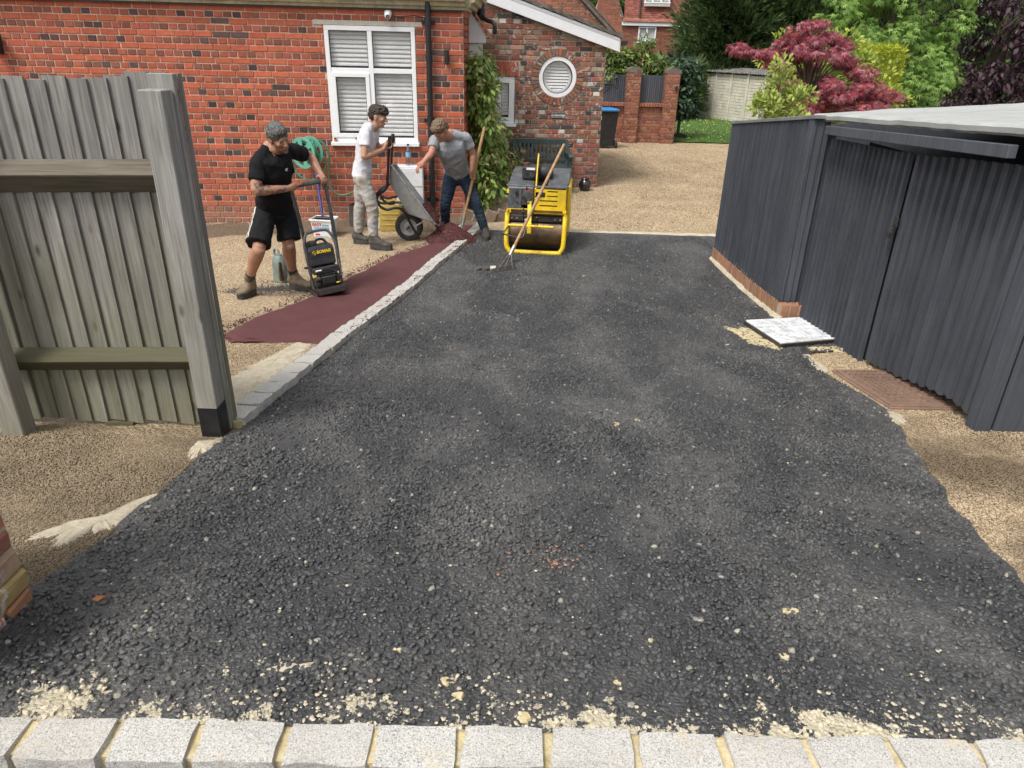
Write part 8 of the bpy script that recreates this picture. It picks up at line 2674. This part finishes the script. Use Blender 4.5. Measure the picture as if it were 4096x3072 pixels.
def layered(cx, cy, zs, rx, ry, n, seed, lean=0):
    r = random.Random(seed)
    out = []
    for k in range(n):
        a = r.uniform(0, 6.283); q_ = math.sqrt(r.random())
        z = r.choice(zs) + r.uniform(-.08, .08)
        k_ = 1 - .55 * abs((z - zs[0]) / (zs[-1] - zs[0] + 1e-6)) ** 1.4
        out.append((cx + rx * q_ * math.cos(a) * k_ + lean * (z - zs[0]), cy + ry * q_ * math.sin(a) * k_, z - .10 * q_ * q_))
    return out
# red maple
c_ = layered(4.95, 13.3, [.70, .92, 1.14, 1.36, 1.56, 1.74], 1.35, .9, 80, 3)
c_ = [c for c in c_ if not (c[0] < 4.45 and c[2] < 1.25)]
c_ += [(3.72, 13.1, 1.52), (3.95, 13.1, 1.50), (4.2, 13.1, 1.46), (3.6, 13.0, 1.56), (6.2, 13.1, .92), (6.35, 13.1, .86), (6.05, 13.2, 1.0), (4.8, 13.3, 1.92), (4.95, 13.2, 1.95), (4.6, 13.2, 1.86)]
tw = [([(5.0, 13.4, g(5, 13.4)), (4.98, 13.4, .2), (5.0, 13.35, .7)], .07, .045)] + [([(5.0, 13.35, .5 + .04 * (i % 5)), (lerp(5, c[0], .5), lerp(13.35, c[1], .5), lerp(.75, c[2], .65)), (c[0], c[1], c[2] - .04)], .022, .004) for i, c in enumerate(c_[::2])]
cloud_tree('maple_tree', 'spreading dark red maple behind the shed panel', (5.0, 13.4, g(5, 13.4)), c_, [random.uniform(.16, .26) for _ in c_], 120, 'palm', .085, [(.30, .085, .115), (.37, .12, .145), (.22, .055, .075), (.42, .050, .065), (.45, .19, .21)], 3, tw, flat=.45, droop=.75)
# yellow-green shrub in and behind the maple
c_ = [(random.uniform(4.6, 6.9), random.uniform(14.2, 15.0), random.uniform(.3, 1.45)) for _ in range(46)] + [(5.9, 14.3, 1.75), (5.6, 14.3, 1.72), (6.1, 14.4, 1.62), (4.75, 14.2, 1.72), (6.75, 13.9, .85), (6.9, 13.9, .78)]
tw = [([(5.8, 14.7, g(5.8, 14.7)), (5.8, 14.6, .2), (5.7, 14.5, .6)], .05, .02)] + [([(5.75, 14.6, .1), c], .012, .004) for c in c_[::4]]
cloud_tree('laurel_shrub', 'yellow-green leafy shrub showing through behind the red maple', (5.8, 14.7, g(5.8, 14.7)), c_, [.24] * len(c_), 75, 'leaf', .10, [(.34, .40, .06), (.26, .34, .05), (.42, .46, .09), (.20, .28, .05)], 8, tw, 'shrub', droop=-.3, crown='foliage', stem='stem')
# golden clipped hedge
r = np.random.default_rng(4); n = 9000
P_ = np.stack([r.uniform(6.55, 7.35, n), r.uniform(15.0, 15.9, n), r.uniform(-.4, 1.60, n)], 1)
f_ = r.integers(0, 3, n); P_[f_ == 0, 1] = 15.0 + r.normal(size=(f_ == 0).sum()) * .03; P_[f_ == 1, 2] = 1.60 + r.normal(size=(f_ == 1).sum()) * .03; P_[f_ == 2, 0] = 7.35 + r.normal(size=(f_ == 2).sum()) * .03
me = leaf_mesh('foliage', P_, unit(n, r) + np.array([0, -.4, .6]), unit(n, r), r.uniform(.05, .11, n), pick_cols(n, r, [(.50, .53, .05), (.40, .46, .04), (.30, .37, .04)], .2), 'blade', M['leaf'])
plant('golden_hedge', (6.95, 15.4, g(6.9, 15.4)), 'square clipped golden yellow hedge right of the red maple', 'hedge', me, [([(6.95, 15.4, -.8), (6.95, 15.4, 1.3)], .04, .02)], None, 'foliage', 'stem')
# pale green shrub by the panel top
c_ = [(4.15 + random.uniform(-.42, .38), 12.0 + random.uniform(-.2, .2), z) for z in np.linspace(.35, .95, 26)] + [(4.02, 12, 1.38), (3.98, 12, 1.28), (4.1, 12, 1.22), (3.95, 12, 1.12), (4.15, 12, 1.10), (4.3, 12, 1.02), (3.82, 12, .82), (3.75, 12, .70), (4.5, 12, .95), (4.55, 12, .86), (4.05, 12, 1.02)]
tw = [([(4.15, 12.05, g(4.1, 12)), (4.15, 12.03, .1), (4.1, 12.0, .8), (4.03, 12, 1.3)], .022, .006)] + [([(4.13, 12.02, random.uniform(0, .6)), c], .009, .004) for c in c_[::2]]
cloud_tree('pale_shrub', 'pale lime-green shrub standing just behind the dark panel', (4.15, 12.05, g(4.1, 12)), c_, [.13] * len(c_), 46, 'leaf', .085, [(.36, .44, .10), (.28, .38, .07), (.44, .50, .14)], 5, tw, 'shrub', droop=-.5, bark='pale_bark', crown='foliage', stem='stem')
# bright green tree
c_ = []
for k in range(150):
    z = random.uniform(.2, 4.2)
    w = 1.55 if z > .9 else 1.0
    c_.append((8.55 + random.uniform(-w, w) * (1 if z > 1 else .8) + (.3 if z < 1 else 0), 18.2 + random.uniform(-.6, .8), z))
tw = [([(8.6, 18.6, g(8.6, 18.6)), (8.55, 18.5, .8), (8.6, 18.5, 2.2), (8.5, 18.5, 4.2)], .10, .03)] + [([(8.58, 18.5, c[2] * .8), (lerp(8.6, c[0], .6), lerp(18.5, c[1], .6), c[2] + .1), c], .025, .006) for c in c_[::4]]
cloud_tree('acer_tree', 'bright fresh-green tree with hanging leaf sprays above the shed roof', (8.6, 18.6, g(8.6, 18.6)), c_, [random.uniform(.25, .42) for _ in c_], 95, 'palm', .125, [(.19, .33, .06), (.25, .41, .09), (.31, .46, .12), (.13, .25, .05)], 9, tw, flat=.8, droop=.9)
# purple-leaved tree
c_ = [(random.uniform(10.4, 14.6), random.uniform(19.6, 21.2), random.uniform(-.2, 5.0)) for _ in range(150)]
tw = [([(12.4, 20.8, g(12, 20.8)), (12.4, 20.7, 1.0), (12.5, 20.6, 3), (12.3, 20.6, 5)], .12, .04)] + [([(12.4, 20.6, c[2] * .75), (lerp(12.4, c[0], .6), lerp(20.6, c[1], .6), c[2] + .1), c], .03, .008) for c in c_[::5]]
cloud_tree('beech_tree', 'dark purple-leaved tree filling the upper right corner', (12.4, 20.8, g(12, 20.8)), c_, [random.uniform(.35, .5) for _ in c_], 80, 'leaf', .16, [(.040, .020, .029), (.055, .027, .039), (.075, .034, .044), (.028, .016, .024), (.12, .065, .078)], 12, tw, droop=.6)
# laurels along the garden wall
c_ = [(random.uniform(1.5, 3.75), 20.35 + random.uniform(-.35, .4), random.uniform(.72, 1.35)) for _ in range(70)] + [(2.35, 20.4, 1.58), (2.3, 20.4, 1.48), (3.25, 20.5, 1.66), (3.3, 20.5, 1.52), (3.1, 20.4, 1.46), (2.0, 20.3, 1.45), (2.5, 20, .9), (2.2, 19.9, .85)]
tw = [([(2.6, 20.5, -.75), (2.6, 20.5, .5), (2.6, 20.4, 1.2)], .05, .02)] + [([(2.6, 20.45, .5), c], .014, .005) for c in c_[::5]]
cloud_tree('laurel_shrub', 'glossy mid-green shrub spilling over the garden wall panels', (2.6, 20.5, -.75), c_, [.23] * len(c_), 62, 'leaf', .14, [(.10, .155, .035), (.16, .22, .05), (.075, .12, .035), (.24, .29, .07)], 15, tw, 'shrub', droop=.1, crown='foliage', stem='stem')
c_ = [(random.uniform(3.7, 4.75), 21.0 + random.uniform(-.3, .5), random.uniform(-.1, 1.25)) for _ in range(70)]
tw = [([(4.5, 21.2, -.76), (4.5, 21.1, .6), (4.4, 21, 1.1)], .05, .02)] + [([(4.5, 21.1, .2), c], .014, .005) for c in c_[::5]]
cloud_tree('laurel_shrub', 'dark blue-green large-leaved laurel behind the end pier', (4.5, 21.2, -.76), c_, [.25] * len(c_), 56, 'leaf', .16, [(.045, .085, .045), (.07, .12, .065), (.10, .16, .10), (.03, .06, .03)], 16, tw, 'shrub', droop=.5, crown='foliage', stem='stem')
# wall climber at the house corner
c_ = []
for k in range(130):
    z = random.uniform(-.72, 1.38)
    w = .19 + .09 * math.sin(z * 3 + 2.2) - (.08 if z > 1.1 else 0)
    c_.append((-.66 + random.uniform(0, w + .12) + (.04 if z < .3 else 0), random.uniform(10.55, 12.2), z))
tw = [([(-.60 + .05 * k, 11.0 + .2 * k, -.75), (-.55 + .06 * k, 11.1 + .2 * k, 0), (-.6 + .05 * k, 11.2, .8), (-.62, 11.2, 1.4)], .018, .006) for k in range(4)]
tw += [([c, (c[0] + random.uniform(-.1, .25), c[1] - .1, c[2] + random.uniform(-.1, .2))], .004, .002) for c in c_[::5]]
cloud_tree('climbing_plant', 'leafy green climber covering the corner between house and annexe', (-.5, 11.2, -.72), c_, [random.uniform(.13, .20) for _ in c_], 46, 'leaf', .10, [(.18, .28, .06), (.23, .34, .08), (.12, .21, .045), (.29, .39, .10), (.38, .34, .16)], 21, tw, 'climber', droop=.8, crown='foliage', stem='stem', outw=.9)
c_ = [(-.15 + random.uniform(-.12, .22), 12.0 + random.uniform(-.3, .2), random.uniform(-.45, .05)) for _ in range(14)]
cloud_tree('dry_climber', 'straggly yellowing shoots beside the green bench', (-.1, 12.1, -.72), c_, [.11] * len(c_), 28, 'leaf', .075, [(.34, .29, .12), (.28, .27, .09), (.20, .22, .07)], 22, [([(-.15, 12.1, -.72), (-.1, 12, -.3), (.1, 11.9, -.1), (.25, 11.9, -.12)], .006, .003)], 'climber', droop=.7, crown='foliage', stem='stem')
# a broad hedge line far behind everything, one mass
r = np.random.default_rng(77); n = 26000
P_ = np.stack([r.uniform(-6, 34, n), 50 + r.normal(size=n) * .8, r.uniform(-1, 8.5, n)], 1)
P_[:, 2] *= (.8 + .2 * np.sin(P_[:, 0] * .9))
o = link('far_trees', leaf_mesh('far_trees', P_, unit(n, r) + np.array([0, -.3, -.2]), unit(n, r) + np.array([0, -.5, .8]), r.uniform(.35, .75, n), pick_cols(n, r, [(.09, .15, .035), (.06, .11, .03), (.14, .21, .05)], .3), 'leaf', M['leaf']))
tag(o, 'mass of trees closing the view far behind the houses', 'trees', kind='stuff')
# a leaf spray reaching into the picture at the upper left edge
t = thing('overhanging_sprig', (-2.42, 3.4, 1.60), 'green strap leaf poking in at the upper left edge', 'plant')
r = np.random.default_rng(3)
me = leaf_mesh('leaves', np.array([[-2.50, 3.4, 1.62], [-2.60, 3.42, 1.66], [-2.62, 3.4, 1.56]]), np.array([[.10, 0, -.055], [.1, 0, .06], [.05, .1, -.1]]), np.array([[0, -.6, 1.]] * 3), np.array([.14, .2, .2]), np.array([[.10, .22, .04]] * 3), 'leaf', M['leaf'])
o = link('leaves', me, t); o.matrix_parent_inverse = Matrix.Translation(-t.location)
mb = MB(); mb.tube(curve([(-3.2, 3.4, .6), (-2.9, 3.4, 1.3), (-2.5, 3.4, 1.62)], 5), .008, 6); wpart(mb, 'stem', 'bark', t)
